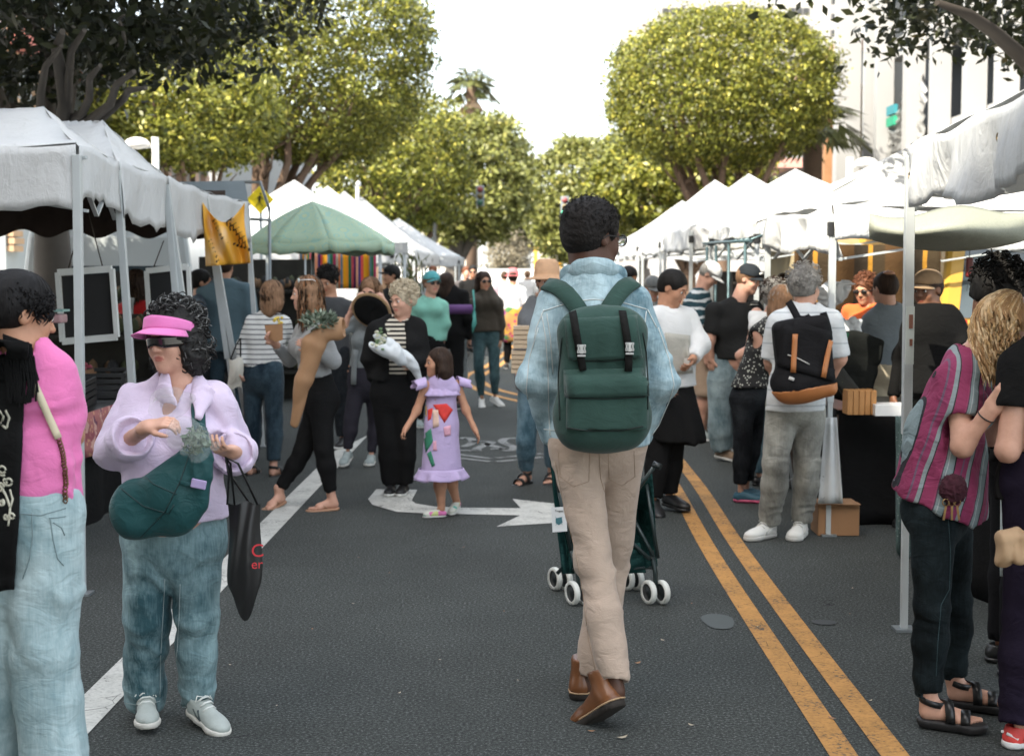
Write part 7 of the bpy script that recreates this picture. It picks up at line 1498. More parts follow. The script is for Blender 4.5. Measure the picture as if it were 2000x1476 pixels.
def right_edge():
    HMK = hairmat('thick black hair', (.008, .007, .006), .4, (1, 1, .4), 90)
    # dark-haired man bending behind the blonde woman
    P = Person('man with thick black hair in black T-shirt, head bowed behind the blonde woman', 5.7, 1990, 1.72, 85, 'm', 1.05, 'brown', 1, head=(85, 28, 0))
    P.set(head=(1952, 575, 0), neck=(1925, 650, .05), chest=(1955, 740, .05), shR=(1925, 700, -.12), shL=(1960, 690, .2), elR=(1960, 850, -.1), wrR=(1990, 800, -.1))
    P.finish(hands=()); P.shirt(cloth('black jersey', (.012, .012, .012)), .8, .50, .02, 'tshirt', .02, seed=71, boob=False); P.trousers(cloth('black trousers', (.010, .010, .011)), 1.95, .01, .01)
    P.hair(hairmat('thick black hair', (.008, .007, .006), .4, (1, 1, .4), 90), 'short', tufts(7, .013, 75), .12); P.curls([HMK], 500, .0035, .020, cen=(0, -.022, .055), rad=(.092, .108, .092), zmin=-.05)
    for n in 'LR': P.shoe(n, (BLACKP, BLACKP), 'shoe')
    # person at the right edge with a paper bag and red shoes
    Q = Person('person at the right edge in black T-shirt and dark purple trousers, red running shoes', 4.75, 2075, 1.68, 150, 'f', 1.1, 'fair', 0, head=(150,))
    Q.set(shL=(1990, 715, .0), elL=(1968, 880, -.05), wrL=(2010, 800, .15), hipL=(2030, 1000, 0), knL=(2012, 1210, 0), shR=(2120, 715, 0), anL=(2000, 1420, 0))
    Q.J['heelL'] = Q.px(1962, 1462, -.02); Q.J['toeL'] = Q.px(2060, 1440, .05); Q.J['heelL'][2] = .001; Q.J['toeL'][2] = .001; Q.J['anL'] = Q.J['heelL']+np.array([.05, 0, .09])
    Q.finish(hands=('L',)); Q.shirt(cloth('black jersey', (.012, .012, .012)), .42, .50, .025, 'tshirt', .025, seed=73)
    Q.trousers(cloth('dark purple trousers', (.016, .012, .024)), 1.93, .03, .03, seed=74)
    Q.hair(hairmat('brown hair', (.06, .035, .02), .5), 'short')
    rs = plain('coral red mesh', (.72, .07, .06), .6, 0, .25, 30); wsl = plain('white foam', (.7, .7, .68), .6)
    for n in 'LR': Q.shoe(n, (rs, wsl, BLACKP), 'sneaker')
    h, d, lat, uu = Q.foot_frame('L'); mb = MB()
    for i in range(4): x = .05+.035*i; mb.tube([h+d*x+lat*-.040+uu*.032, h+d*(x+.02)+lat*-.040+uu*.062], .006, 5); mb.tube([h+d*x+lat*.040+uu*.032, h+d*(x+.02)+lat*.040+uu*.062], .006, 5)
    mb.build('shoe_stripe', BLACKP, Q.root)
    bag = thing('paper_bag', 'crumpled brown paper bag at the right edge above the red shoe', 'paper bag', Q.base); S = SDF(); S.boxr(Q.px(2000, 1062, -.25), (.085, .05, .050), rotm(0, 16, 0), .02)
    S.cone(Q.px(1970, 1080, -.25), Q.px(1950, 1052, -.25), .045, .02, .02)
    sdfpart(S, 'paper', plain('kraft paper', (.42, .28, .16), .8, 0, .15, 8, .4, 14), bag, .006, wrinkle(8, .012, 26))
    sc_ = thing('leaf_print_bag', 'white shopping bag with green leaf print hanging at the right edge', 'bag', Q.base); mb = MB()
    def fn(a, b): return Q.px(1966+(a-.5)*(22+18*b)+8*b+2, 945+b*180, .55+.03*math.sin(a*9)+.02*math.sin(b*6))
    mb.grid(fn, 8, 14); mb.build('bag_cloth', flecked('leaf print', (.62, .68, .64), (.05, .16, .08), 28, .22), sc_, solid=.012)
_P, _jk = near_man(); green_backpack(_P, _jk)
_V, _sh, _tr = visor_woman(); visor_bits(_V, _sh, _tr)
pink_woman(); striped_blonde(); right_edge()
# ================================================================ the crowd further back
HM_ = dict(black=hairmat('black hair', (.010, .009, .008), .4, (1, 1, .3), 80), brown=hairmat('brown hair', (.085, .045, .024), .5, (1, 1, .15), 70), lbrown=hairmat('light brown hair b', (.22, .125, .07), .45, (1, 1, .15), 70), auburn=hairmat('auburn hair', (.20, .085, .035), .5, (1, 1, .15), 70),
           grey=hairmat('grey hair', (.24, .23, .21), .4, (1, 1, .5), 70), white=hairmat('blond white hair', (.55, .47, .34), .3, (1, 1, 1), 70), red=hairmat('red curls', (.13, .05, .025), .5, (1, 1, 1), 70), darkb=hairmat('dark brown hair', (.035, .020, .013), .5, (1, 1, .2), 70))
BLK = cloth('black cotton', (.012, .012, .012)); BLKJ = denim('washed black denim', (.008, .009, .011), (.028, .032, .036), .4); NAVY = denim('dark blue denim', (.010, .020, .030), (.045, .075, .095), .4); BLUEJ = denim('mid blue denim', (.04, .085, .11), (.16, .25, .30), .5); PALEJ = denim('light grey blue denim', (.12, .18, .20), (.32, .41, .43), .5)
WHS = plain('white shoe', (.62, .62, .58), .6); GRS = plain('grey shoe mesh', (.30, .35, .34), .6, 0, .3, 30); DKS = plain('black shoe', (.014, .014, .014), .45)
def mid(label, D, u, H, face, J, top=None, bot=None, shoes=None, hair=None, head=None, sex='f', fat=1.0, skin='fair', lod=1, hands=('L', 'R'), hand=None, feet=None, hf=None, brows=True, barefeet=False, cover=True):
    P = Person(label, D, u, H, face, sex, fat, skin, lod, head); P.set(**J)
    if hf: P.hand_cfg = hf
    if feet:
        for n, (h, t, dh, dt) in feet.items(): P.feet(n, h, t, dh, dt)
    P.finish(hands=hands if lod < 2 else (), hand=hand, feet=barefeet, covered=cover)
    out = {}
    if top: t = dict(top); m = t.pop('m'); out['top'] = P.shirt(m, **t)
    if bot: t = dict(bot); m = t.pop('m'); out['bot'] = P.trousers(m, **t)
    if shoes:
        for n in 'LR': P.shoe(n, shoes[1], shoes[0])
    if hair:
        k, m = hair[0], hair[1]; mats = m if isinstance(m, list) else [m]; kw = hair[2] if len(hair) > 2 else {}
        if k == 'short': P.hair(mats[0], 'short', tufts(3, .004, 70), kw.get('grow', .02))
        elif k == 'bob': P.hair(mats[0], 'bob', tufts(3, .005, 60), .05); P.locks(mats, kw.get('n', 200), kw.get('L', .12), .007, .0055, (55, 305), 88, lenv=.2, out=1.12, curl_in=.01)
        elif k == 'long': P.hair(mats[0], 'long', tufts(3, .004, 50), .03, length=kw.get('L', .3)*.7); P.locks(mats, kw.get('n', 240), kw.get('L', .3), .012, .0055, (50, 310), 88, out=1.12)
        elif k == 'curly': P.hair(mats[0], 'short', tufts(6, .010, 80), .10); P.curls(mats, kw.get('n', 380), .0036, .020, cen=(0, -.022, .05), rad=(.092, .104, .088), zmin=-.06)
    if brows and lod < 2: P.brows(HM_['darkb'])
    return P, out
# --- woman in grey sweater with the brown paper bouquet
P, o = mid('long-haired woman in light grey sweater with white sunglasses on her head, striding in flip-flops', 9.6, 600, 1.62, -68,
    dict(head=(599, 573, 0), neck=(607, 632, .02), chest=(610, 680, 0), waist=(615, 730, 0), pelvis=(625, 775, 0), shL=(628, 648, -.12), shR=(592, 645, .14), elL=(652, 705, -.14), wrL=(612, 682, -.22), elR=(566, 702, .16), wrR=(534, 668, .0),
         hipL=(628, 785, -.07), hipR=(622, 785, .08), knL=(632, 875, -.10), knR=(592, 880, .05), anL=(644, 972, -.05), anR=(552, 972, .08)),
    dict(m=cloth('light grey knit', (.33, .34, .34), .95, .08), sleeve=1.75, hem=.555, loose=.018, sl=.012, seed=101), dict(m=BLK, hem=1.86, inf=.006, flare=.0, top=.60), None,
    ('long', [HM_['lbrown'], HM_['auburn'], HM_['brown']], dict(L=.30, n=320)), head=(-78, 4), barefeet=True, feet={'L': ((662, 992), (604, 998), -.05, -.10), 'R': ((556, 978), (524, 1002), .12, -.02)}, cover=True)
fl_ = plain('tan flip-flop', (.36, .20, .12), .7)
for n in 'LR': P.shoe(n, (fl_, fl_), 'flipflop')
P.shades(mat=plain('pale lens', (.50, .56, .55), .15), frame=plain('white plastic frame', (.72, .74, .72), .3), lift=(-.045, .088))
t = thing('bouquet', 'green leafy bouquet in brown paper held by the woman in grey sweater', 'bouquet', P.base); q = P.px; kp = plain('kraft wrapping paper', (.36, .20, .10), .65, 0, .15, 8, .4, 14)
S = SDF(); S.chain([q(572, 828, -.30), q(595, 740, -.33), q(615, 672, -.34), q(628, 650, -.34)], [.030, .062, .078, .06], .02, (0, 1, 0), .75); S.cone(q(628, 652, -.34), q(668, 640, -.30), .058, .066, .03); S.cone(q(672, 640, -.30), q(690, 634, -.30), .05, .05, .01, op='s'); sdfpart(S, 'wrapping', kp, t, .008, wrinkle(3, .009, 16, (1, 1, .4)))
mbs = [MB(), MB()]; rg = random.Random(8); c0 = q(625, 630, -.36)
for i in range(420):
    v_ = nrm([rg.gauss(0, 1), rg.gauss(0, .8), rg.gauss(0, .8)]); c = c0+v_*np.array([.13, .09, .075])*rg.uniform(.5, 1)+np.array([0, 0, .01]); a = nrm(v_+np.array([rg.gauss(0, .5), rg.gauss(0, .5), rg.uniform(0, .9)])); b_ = nrm(np.cross(a, v_+.01)); s_ = rg.uniform(.012, .028); mbs[i % 2].add([c-a*s_, c+b_*s_*.4, c+a*s_, c-b_*s_*.4], [(0, 1, 2, 3)])
for m_, c_ in zip(mbs, ((.09, .13, .085), (.26, .31, .24))): oo = m_.build('foliage', plain('bouquet leaf %.2f' % c_[0], c_, .7, 0, .3), t); oo['kind'] = 'stuff'
t = thing('paper_note', 'small brown paper bag with yellow flowers in the sweater woman\'s outstretched hand', 'paper bag', P.base); mb = MB(); mb.add([q(517, 635, -.05), q(552, 632, -.1), q(552, 664, -.1), q(540, 668, -.08), q(522, 660, -.05)], [(0, 1, 2, 3, 4)]); mb.build('paper', kp, t, solid=.006)
mb = MB()
for i in range(9): mb.lathe([(0, -.012), (.014, 0), (0, .01)], q(538+rg.uniform(-5, 14), 626+rg.uniform(-6, 6), -.08+rg.uniform(-.03, .03)), 7)
oo = mb.build('flowers', plain('yellow petals', (.75, .55, .08), .6), t); oo['kind'] = 'stuff'
# --- woman from behind in striped top
stp = banded('white navy stripes', [(0, (.68, .68, .65)), (.80, (.03, .035, .05))], (0, 0, 1), 26, .0)
P, o = mid('woman with light brown bob in white top with thin navy stripes, back to the camera', 11.2, 512, 1.60, 165, dict(head=(534, 577, 0), neck=(522, 620, 0), chest=(518, 660, 0), waist=(515, 700, 0), pelvis=(512, 735, 0), elL=(474, 680, 0), wrL=(470, 716, -.08), shL=(492, 630, 0), shR=(556, 630, .03), elR=(572, 680, .2), wrR=(560, 670, .4)),
    dict(m=stp, sleeve=1.85, hem=.54, loose=.022, sl=.012, seed=103), dict(m=NAVY, hem=1.86, inf=.010, flare=.012), ('sandal', (DKS, DKS)), ('bob', [HM_['lbrown'], HM_['brown']], dict(n=240, L=.13)), head=(150, 0), barefeet=True)
mb = MB(); t = thing('tote_bag', 'cream cloth tote hanging from the striped-top woman\'s arm', 'bag', P.base); q = P.px
def fn(a, b): return tuple(q(446+28*a+2*math.sin(b*5), 700+58*b+3*math.sin(a*6), -.12-.05*math.sin(math.pi*a)*math.sin(math.pi*min(b+.1, 1))))
mb.grid(fn, 10, 10)
def fn(a, b): return tuple(q(446+28*a+2*math.sin(b*5), 700+58*b+3*math.sin(a*6), -.10+.04*math.sin(math.pi*a)*math.sin(math.pi*min(b+.1, 1))))
mb.grid(fn, 10, 10); mb.build('bag_cloth', cloth('cream canvas', (.60, .57, .49)), t); mb = MB(); mb.tube([q(450, 702, -.12), q(462, 672, -.1), q(470, 660, -.05), q(470, 702, -.12)], .006, 5); mb.build('handle', BLK, t)
# --- man in grey T-shirt
P, o = mid('young man with curly black hair in charcoal T-shirt looking down behind the bouquet woman', 13.0, 645, 1.68, -12, dict(head=(640, 548, 0), shR=(606, 602, 0), shL=(682, 602, 0), neck=(647, 590, 0)), dict(m=cloth('charcoal jersey', (.060, .062, .064)), sleeve=.8, hem=.50, loose=.025, sl=.02, seed=104), dict(m=BLKJ, hem=1.92, inf=.012), ('sneaker', (DKS, WHS)), ('curly', [HM_['black']], dict(n=340)), head=(-18, 22), sex='m', fat=1.0, skin='tan')
# --- woman adjusting her sunglasses
P, o = mid('woman raising both hands to her sunglasses, grey top and dark leggings', 11.8, 712, 1.62, -14, dict(head=(724, 570, 0), neck=(722, 612, 0), shR=(697, 628, 0), shL=(750, 628, 0), elR=(668, 645, -.10), wrR=(694, 590, -.16), elL=(772, 640, -.08), wrL=(752, 592, -.16), chest=(722, 665, 0), waist=(718, 700, 0), pelvis=(714, 742, 0), hipR=(700, 750, 0), hipL=(730, 750, 0), knR=(685, 818, -.05), knL=(733, 825, .1), anR=(680, 882, -.05), anL=(727, 892, .1)),
    dict(m=cloth('mid grey jersey', (.20, .22, .22), .95, .08), sleeve=.9, hem=.50, loose=.016, seed=105, sl=.010), dict(m=cloth('purple-grey leggings', (.030, .028, .036)), hem=1.92, inf=.004, flare=0), ('sneaker', (GRS, WHS, WHS)), ('long', [HM_['lbrown'], HM_['brown']], dict(L=.16, n=220)), head=(-14, 12), hf={'L': 1, 'R': 1}, hand={'L': dict(curl=60), 'R': dict(curl=60)}, feet={'R': ((684, 893), (672, 908), .0, -.16), 'L': ((727, 905), (722, 918), .1, -.05)})
P.shades(big=1.0)
t = thing('straw_hat', 'wide straw hat with black underside hanging at the sunglasses woman\'s chest', 'hat', P.base); q = P.px; c = q(726, 606, -.26); Mh = Matrix.Rotation(R(-58), 3, 'X') @ Matrix.Rotation(R(14), 3, 'Y')
mb = MB(); mb.lathe([(.0, .10), (.06, .10), (.085, .07), (.092, .0), (.165, -.01), (.168, -.004)], c, 28, M=Mh); mb.build('straw', plain('natural straw', (.42, .27, .14), .8, 0, .2, 30, .5, 60), t, solid=.003)
mb = MB(); mb.lathe([(0, -.012), (.092, -.013), (.148, -.016)], c, 28, M=Mh); mb.lathe([(.093, .004), (.090, .03)], c, 28, M=Mh); mb.build('hat_band', BLK, t, solid=.003)
t = thing('grey_scarf', 'grey scarf end hanging down in front of the sunglasses woman\'s thigh', 'scarf', P.base); band([o['top'], o['bot']], P.base, [(697, 680), (694, 715), (693, 750)], .045, cloth('mid grey jersey', (.20, .22, .22)), t, 'cloth', .02, .01, fallback=11.65)
# --- older woman in black cardigan
knit = banded('black ecru stripes', [(0, (.62, .57, .47)), (.5, (.022, .020, .020))], (0, 0, 1), 32, .0)
P, o = mid('older woman with curly white-blonde hair in black cardigan over a black and ecru striped top', 10.2, 775, 1.57, -22, dict(head=(787, 585, -.02), neck=(782, 628, 0), chest=(776, 675, 0), waist=(770, 725, 0), pelvis=(768, 765, 0), shR=(735, 645, -.02), shL=(815, 640, .02), elR=(722, 702, -.03), wrR=(738, 745, .02), elL=(826, 705, -.02), wrL=(806, 708, -.18), hipR=(750, 775, 0), hipL=(790, 775, 0), knR=(758, 862, 0), knL=(793, 862, 0), anR=(765, 945, -.02), anL=(796, 945, .1)),
    dict(m=knit, sleeve=0, hem=.555, loose=.020, seed=106, neck=.056), dict(m=BLK, hem=1.94, inf=.014, flare=.020), ('sneaker', (DKS, WHS, DKS)), ('curly', [HM_['white']], dict(n=420)), head=(-40, 10), fat=1.10, hf={'L': 1, 'R': 1}, hand={'L': dict(curl=65)}, feet={'R': ((765, 962), (758, 972), .1, -.14), 'L': ((792, 968), (780, 972), .1, -.10)})
P.J['toeL'][2] = .05
def sub(S):
    for n in 'LR': P.arm(S, n, .022, t1=1.95, ks=.03)
    S.boxr(P.J['chest']+P.frame()[1]*.16-P.frame()[2]*.06, (.062, .12, .34), np.array(P.frame()), .01, .01, op='s')
q = P.px; P.shirt(cloth('black knit', (.013, .013, .013)), 1.95, .53, .036, 'cardigan', .020, 0, .004, neck=.070, seed=107, sub=sub)
t = thing('bouquet', 'white flowers in white paper clutched by the older woman in black cardigan', 'bouquet', P.base); wp = plain('white wrapping paper', (.66, .70, .71), .6, 0, .08, 6, .5, 16)
S = SDF(); S.chain([q(824, 748, -.20), q(806, 715, -.25), q(775, 690, -.28), q(742, 668, -.28)], [.022, .036, .062, .072], .02, None, 1); S.cone(q(736, 664, -.29), q(718, 652, -.30), .062, .07, .01, op='s'); sdfpart(S, 'wrapping', wp, t, .007, wrinkle(5, .010, 24))
mb = MB(); mc = MB(); c0 = q(744, 666, -.29)
for i in range(46): p = c0+np.array([rg.gauss(0, .035), rg.gauss(0, .03), rg.gauss(0, .035)]); (mb if i % 3 else mc).lathe([(0, -.008), (.013, -.002), (.010, .008), (0, .010)], p, 6)
oo = mb.build('flowers', plain('cream petals', (.66, .66, .50), .6), t); oo['kind'] = 'stuff'; oo = mc.build('leaves', plain('bouquet green', (.16, .26, .12), .6), t); oo['kind'] = 'stuff'
# --- little girl
P, o = mid('little girl in lilac ruffled dress and tie-dyed slippers walking hand out', 9.3, 862, 1.13, -50, dict(head=(856, 708, 0), neck=(862, 742, 0), chest=(862, 780, 0), waist=(861, 820, 0), pelvis=(861, 855, 0), shR=(832, 752, -.03), shL=(892, 750, .03), elR=(814, 802, -.05), wrR=(792, 838, -.12), elL=(910, 800, .02), wrL=(928, 840, -.02),
         hipR=(852, 865, 0), hipL=(870, 865, 0), knR=(858, 925, -.02), knL=(876, 922, .06), anR=(858, 992, -.02), anL=(892, 975, .15)), None, None, None, None, head=(-72, 0), skin='tan', hand={'L': dict(curl=25), 'R': dict(curl=70)}, cover=False, feet={'R': ((872, 1010), (834, 1012), -.02, -.05), 'L': ((896, 992), (884, 1002), .16, .05)})
P.J['heelL'][2] = .045
lil = cloth('lilac jersey', (.50, .40, .62), .9, .08); S = SDF(); q = P.px; l, f, u = P.frame()
S.cone(q(862, 752, 0), q(862, 830, 0), .098, .114, .03, f, .8); S.cone(q(862, 830, 0), q(861, 935, 0), .112, .142, .03, f, .85); S.cone(q(840, 762, 0), q(886, 760, 0), .045, .045, .03); S.plane(q(861, 925, 0), (0, 0, -1)); S.cone(P.J['neck']+u*.015, P.J['head'], .036, .05, .01, op='s'); S.cone(q(861, 975, 0), q(861, 1010, 0), .125, .13, .01, op='s')
dr = P.cl('dress', S, lil, wrinkle(110, .006, 16, (1, 1, .35)), .0075)
mb = MB()
def ruffle(c, r0, r1, h, n, sy, amp, flat=.85):
    c = np.array(c)
    def fn(a, b): an = 6.2832*a; w_ = amp*b*math.sin(an*n)+amp*.5*b*math.sin(an*n*1.7+1); rr = r0+(r1-r0)*b+w_; return tuple(c+l*math.cos(an)*rr+f*math.sin(an)*rr*flat+np.array([0, 0, -h*b+.5*w_]))
    mb.grid(fn, 90, 5)
ruffle(q(861, 914, 0), .146, .178, .070, 7, 0, .012); ruffle(q(862, 747, 0), .058, .130, .080, 10, 0, .006, .8); mb.build('dress_ruffle', lil, P.root, solid=.003)
mb = MB()
for sd in (-1, 1):
    c = P.J['shR' if sd < 0 else 'shL']
    def fn(a, b): an = math.pi*(a*1.3-.15); return tuple(c+f*math.cos(an)*.055*(1+.5*b)+l*sd*(.005+.075*b+.006*math.sin(a*22)*b)+np.array([0, 0, .040*math.sin(an)-.022*b+.012]))
    mb.grid(fn, 20, 4)
mb.build('sleeve_ruffle', lil, P.root, solid=.003)
# flat colourful abstract print on the dress front
pr = {'red': ((.70, .05, .04), [((846, 790), (872, 788), (884, 800), (868, 826)), ((836, 800), (846, 796), (842, 818), (836, 822))]), 'green': ((.04, .22, .13), [((828, 848), (842, 836), (846, 862), (832, 884)), ((834, 886), (842, 880), (850, 908), (844, 912))]), 'peach': ((.70, .48, .38), [((845, 800), (856, 800), (858, 832), (846, 836))]), 'gold': ((.72, .42, .10), [((826, 795), (834, 792), (834, 812), (827, 816))]), 'rose': ((.70, .36, .45), [((866, 834), (880, 830), (880, 850), (868, 852)), ((846, 862), (852, 860), (854, 880), (846, 880))])}
for k_, (c_, qs) in pr.items():
    for qd in qs: patch(dr, P.base, qd, plain('dress print '+k_, c_, .8, 0, .25, 30), P.root, 'dress_print', 4, 4, .003, .0015)
P.hair(HM_['darkb'], 'bob', tufts(3, .003, 60), .02); P.locks([HM_['darkb'], HM_['brown']], 260, .13, .006, .0036, (62, 300), 88, out=1.10, lenv=.15); P.brows(HM_['darkb'])
tie = flecked('tie-dye cloth', (.62, .64, .56), (.15, .45, .35), 20, .3, [(.65, .18, .40), (.68, .40, .12), (.20, .30, .60), (.55, .62, .25)])
for n in 'LR': P.shoe(n, (tie, WHS), 'shoe')
# --- mint top, brown jacket and others towards the back
P, o = mid('woman in mint green long-sleeved top and turquoise cap with sunglasses', 14.7, 838, 1.64, 18, dict(head=(843, 553, 0), neck=(840, 583, 0), shR=(815, 597, 0), shL=(866, 597, 0), elL=(872, 632, 0), wrL=(866, 662, 0), elR=(808, 632, 0), wrR=(812, 668, 0)), dict(m=cloth('mint jersey', (.24, .54, .43), .9, .08), sleeve=2, hem=.54, loose=.016, seed=112), dict(m=BLK, hem=1.95, inf=.004), ('sneaker', (GRS, WHS)), ('short', HM_['lbrown']), head=(30, 0), lod=2)
P.cap(cloth('turquoise twill', (.10, .38, .40)), bl=.075); P.shades()
P, o = mid('woman in olive brown bomber jacket and teal skinny jeans with sunglasses', 17.0, 950, 1.66, 12, dict(head=(944, 550, 0), shR=(922, 594, 0), shL=(972, 592, 0), elR=(918, 630, 0), wrR=(914, 660, -.05), elL=(979, 632, 0), wrL=(978, 664, 0)), dict(m=cloth('olive brown nylon', (.055, .046, .034)), sleeve=2, hem=.535, loose=.026, sl=.016, seed=113), dict(m=denim('teal skinny denim', (.020, .045, .050), (.09, .16, .17), .5), hem=1.9, inf=.003, flare=0), ('sneaker', (WHS, WHS, WHS)), ('long', [HM_['darkb']], dict(L=.14, n=120)), head=(28, 0), skin='tan', feet={'R': ((940, 785), (941, 800), .05, -.05), 'L': ((958, 782), (975, 796), .1, 0)})
P.shades()
q = P.px; t = thing('turquoise_umbrella', 'folded turquoise umbrella slung from the brown jacket woman\'s shoulder', 'umbrella', P.base); mb = MB(); mb.tube([q(924, 566, -.12), q(927, 600, -.15), q(922, 622, -.18)], .012, 6); mb.tube([q(927, 606, -.15), q(924, 630, -.18), q(916, 664, -.20)], [.008, .045, .010], 8); mb.build('fabric', plain('turquoise nylon', (.08, .36, .31), .5), t)
t = thing('grey_jacket', 'crumpled speckled grey jacket held low by the brown jacket woman', 'jacket', P.base); S = SDF(); S.chain([q(911, 664, -.1), q(903, 690, -.1), q(905, 735, -.1)], [.04, .09, .085], .03, (0, 1, 0), .5); sdfpart(S, 'cloth', flecked('speckled grey cloth', (.24, .27, .27), (.08, .09, .09), 26, .16), t, .013, wrinkle(4, .022, 14, (1, 1, .5)))
P, o = mid('person in black with a rolled purple mat, walking away behind the mint top', 16.6, 878, 1.68, 170, dict(head=(872, 553, 0)), dict(m=BLK, sleeve=2, hem=.50, loose=.02, seed=114), dict(m=BLK, hem=1.95, inf=.008), ('sneaker', (DKS, WHS)), ('bob', [HM_['darkb']], dict(n=60)), lod=2)
t = thing('yoga_mat', 'rolled purple mat carried behind the mint top woman', 'mat', W(888, 604, 16.3)); mb = MB(); mb.tube([(-.16, 0, 0), (.20, 0, .0)], .055, 14); mb.tube([(.19, 0, 0), (.21, 0, 0)], .02, 8); mb.build('mat_roll', plain('purple foam', (.12, .05, .17), .8), t)
P, o = mid('woman in white shirt, pink hat and bright patterned skirt walking away', 23.5, 1002, 1.62, 180, {}, dict(m=cloth('white cotton', (.72, .72, .72)), sleeve=.8, hem=.56, loose=.025, seed=115), dict(m=BLK, hem=1.9), ('sneaker', (DKS, WHS)), ('short', HM_['darkb']), lod=2, skin='tan')
S = SDF(); q = P.px; S.cone(q(1002, 610, 0), q(1002, 655, 0), .17, .24, .04, (0, 1, 0), .8); S.plane(q(1002, 668, 0), (0, 0, -1)); P.cl('skirt', S, flecked('bright floral skirt', (.35, .18, .05), (.30, .02, .08), 14, .35, [(.06, .16, .05), (.22, .03, .18), (.55, .30, .04)]), wrinkle(3, .012, 12, (1, 1, .3)))
pinkh = cloth('coral pink felt', (.62, .16, .17)); mb = MB(); mb.lathe([(0, .13), (.07, .12), (.09, .05), (.095, .01), (.15, 0)], P.hp(0, 0, .03), 18); mb.build('sun_hat', pinkh, P.root, solid=.004)
P, o = mid('person in wide straw hat and grey shirt carrying crates, half hidden behind the tall man', 10.7, 1056, 1.64, 8, dict(head=(1068, 552, 0), elR=(1018, 690, 0), wrR=(1012, 722, -.12), shR=(1030, 620, 0), hipR=(1035, 770, 0), knR=(1026, 860, -.05), anR=(1020, 930, -.08), anL=(1075, 925, .15)), dict(m=cloth('loose grey cotton', (.13, .14, .15)), sleeve=1.4, hem=.44, loose=.035, sl=.02, seed=116, flare=.03), dict(m=BLUEJ, hem=1.86, inf=.012, flare=.008), ('sandal', (DKS, DKS)), ('short', HM_['brown']), barefeet=True, feet={'R': ((1036, 938), (1010, 950), .1, -.05), 'L': ((1080, 938), (1072, 948), .2, .05)})
mb = MB(); mb.lathe([(0, .145), (.06, .145), (.085, .12), (.095, .04), (.10, .015), (.17, -.005), (.172, .0)], P.hp(0, -.0, .03), 30); mb.build('straw_hat', plain('woven straw', (.55, .34, .20), .85, 0, .2, 30, .6, 70), P.root, solid=.004)
q = P.px; sw = plain('pale slat wood', (.52, .40, .27), .7, 0, .12, 12)
for z0, w_ in ((634, 'upper'), (682, 'lower')):
    t = thing('slatted_box', '%s pale wooden slatted box carried beside the denim jacket sleeve' % w_, 'box', P.base, 0, 'carried slatted boxes')
    for k in range(5): mb = MB(); mb.box(q(1018-(z0-634)*.08, z0+6+9*k, -.30), (.115, .15, .028)); mb.build('slat', sw, t, bevel=.002)
for (u_, Y, H_, f_, col, hr, lb) in ((924, 27, 1.72, 0, (.014, .014, .014), 'black', 'far man in black with sunglasses behind the brown jacket woman\'s shoulder'), (911, 28.5, 1.70, 10, (.10, .09, .09), 'red', 'far man with reddish hair in grey beside the man in black'), (846, 30, 1.72, -10, (.55, .57, .56), 'red', 'far red-haired person above the turquoise cap'), (985, 34, 1.6, 180, (.42, .30, .34), 'brown', 'far walker in mauve top left of the pink hat'), (1030, 38, 1.62, 180, (.62, .62, .6), 'lbrown', 'far walker in white right of the pink hat'), (800, 33, 1.65, 170, (.05, .06, .07), 'black', 'far walker in dark blue by the left far canopies'), (1195, 36, 1.68, 0, (.50, .16, .12), 'brown', 'far walker in faded red by the right far canopies'), (1225, 16, 1.66, 40, (.45, .46, .46), 'black', 'man with short black hair looking down behind the apron man'), (1272, 14.6, 1.55, 20, (.20, .22, .22), 'grey', 'short person in grey cap left of the apron man\'s head'), (768, 17, 1.68, -60, (.02, .02, .02), 'black', 'dark-clad person in black cap in front of the striped blanket'), (1502, 13.6, 1.55, 200, (.03, .03, .03), 'black', 'dark-haired shopper under the right canopy left of the grey-haired man'), (1528, 14.4, 1.58, 150, (.10, .08, .08), 'darkb', 'brown-haired shopper deeper under the right canopy'), (392, 13.4, 1.62, 100, (.05, .07, .09), 'black', 'vendor in dark navy bending behind the smaller black board'), (1178, 44, 1.7, 0, (.3, .32, .33), 'grey', 'distant walker by the last right canopy')):
    P, o = mid(lb, Y, u_, H_, f_, {}, dict(m=cloth('crowd shirt %.2f' % sum(col), col), sleeve=.9, hem=.5, loose=.02, seed=int(u_)), dict(m=NAVY if int(u_) % 2 else BLKJ, hem=1.94, inf=.01), ('shoe', (DKS, DKS)), ('short', HM_[hr], dict(grow=.08)), sex='m', lod=2, skin='tan' if hr == 'black' else 'fair', head=(f_, 25 if u_ in (1225, 1272) else 0))
    if u_ in (924,): P.shades()
    if u_ in (1272, 768): P.cap(cloth('dull grey cap' if u_ == 1272 else 'black cap', (.13, .14, .14) if u_ == 1272 else (.02, .02, .02)))
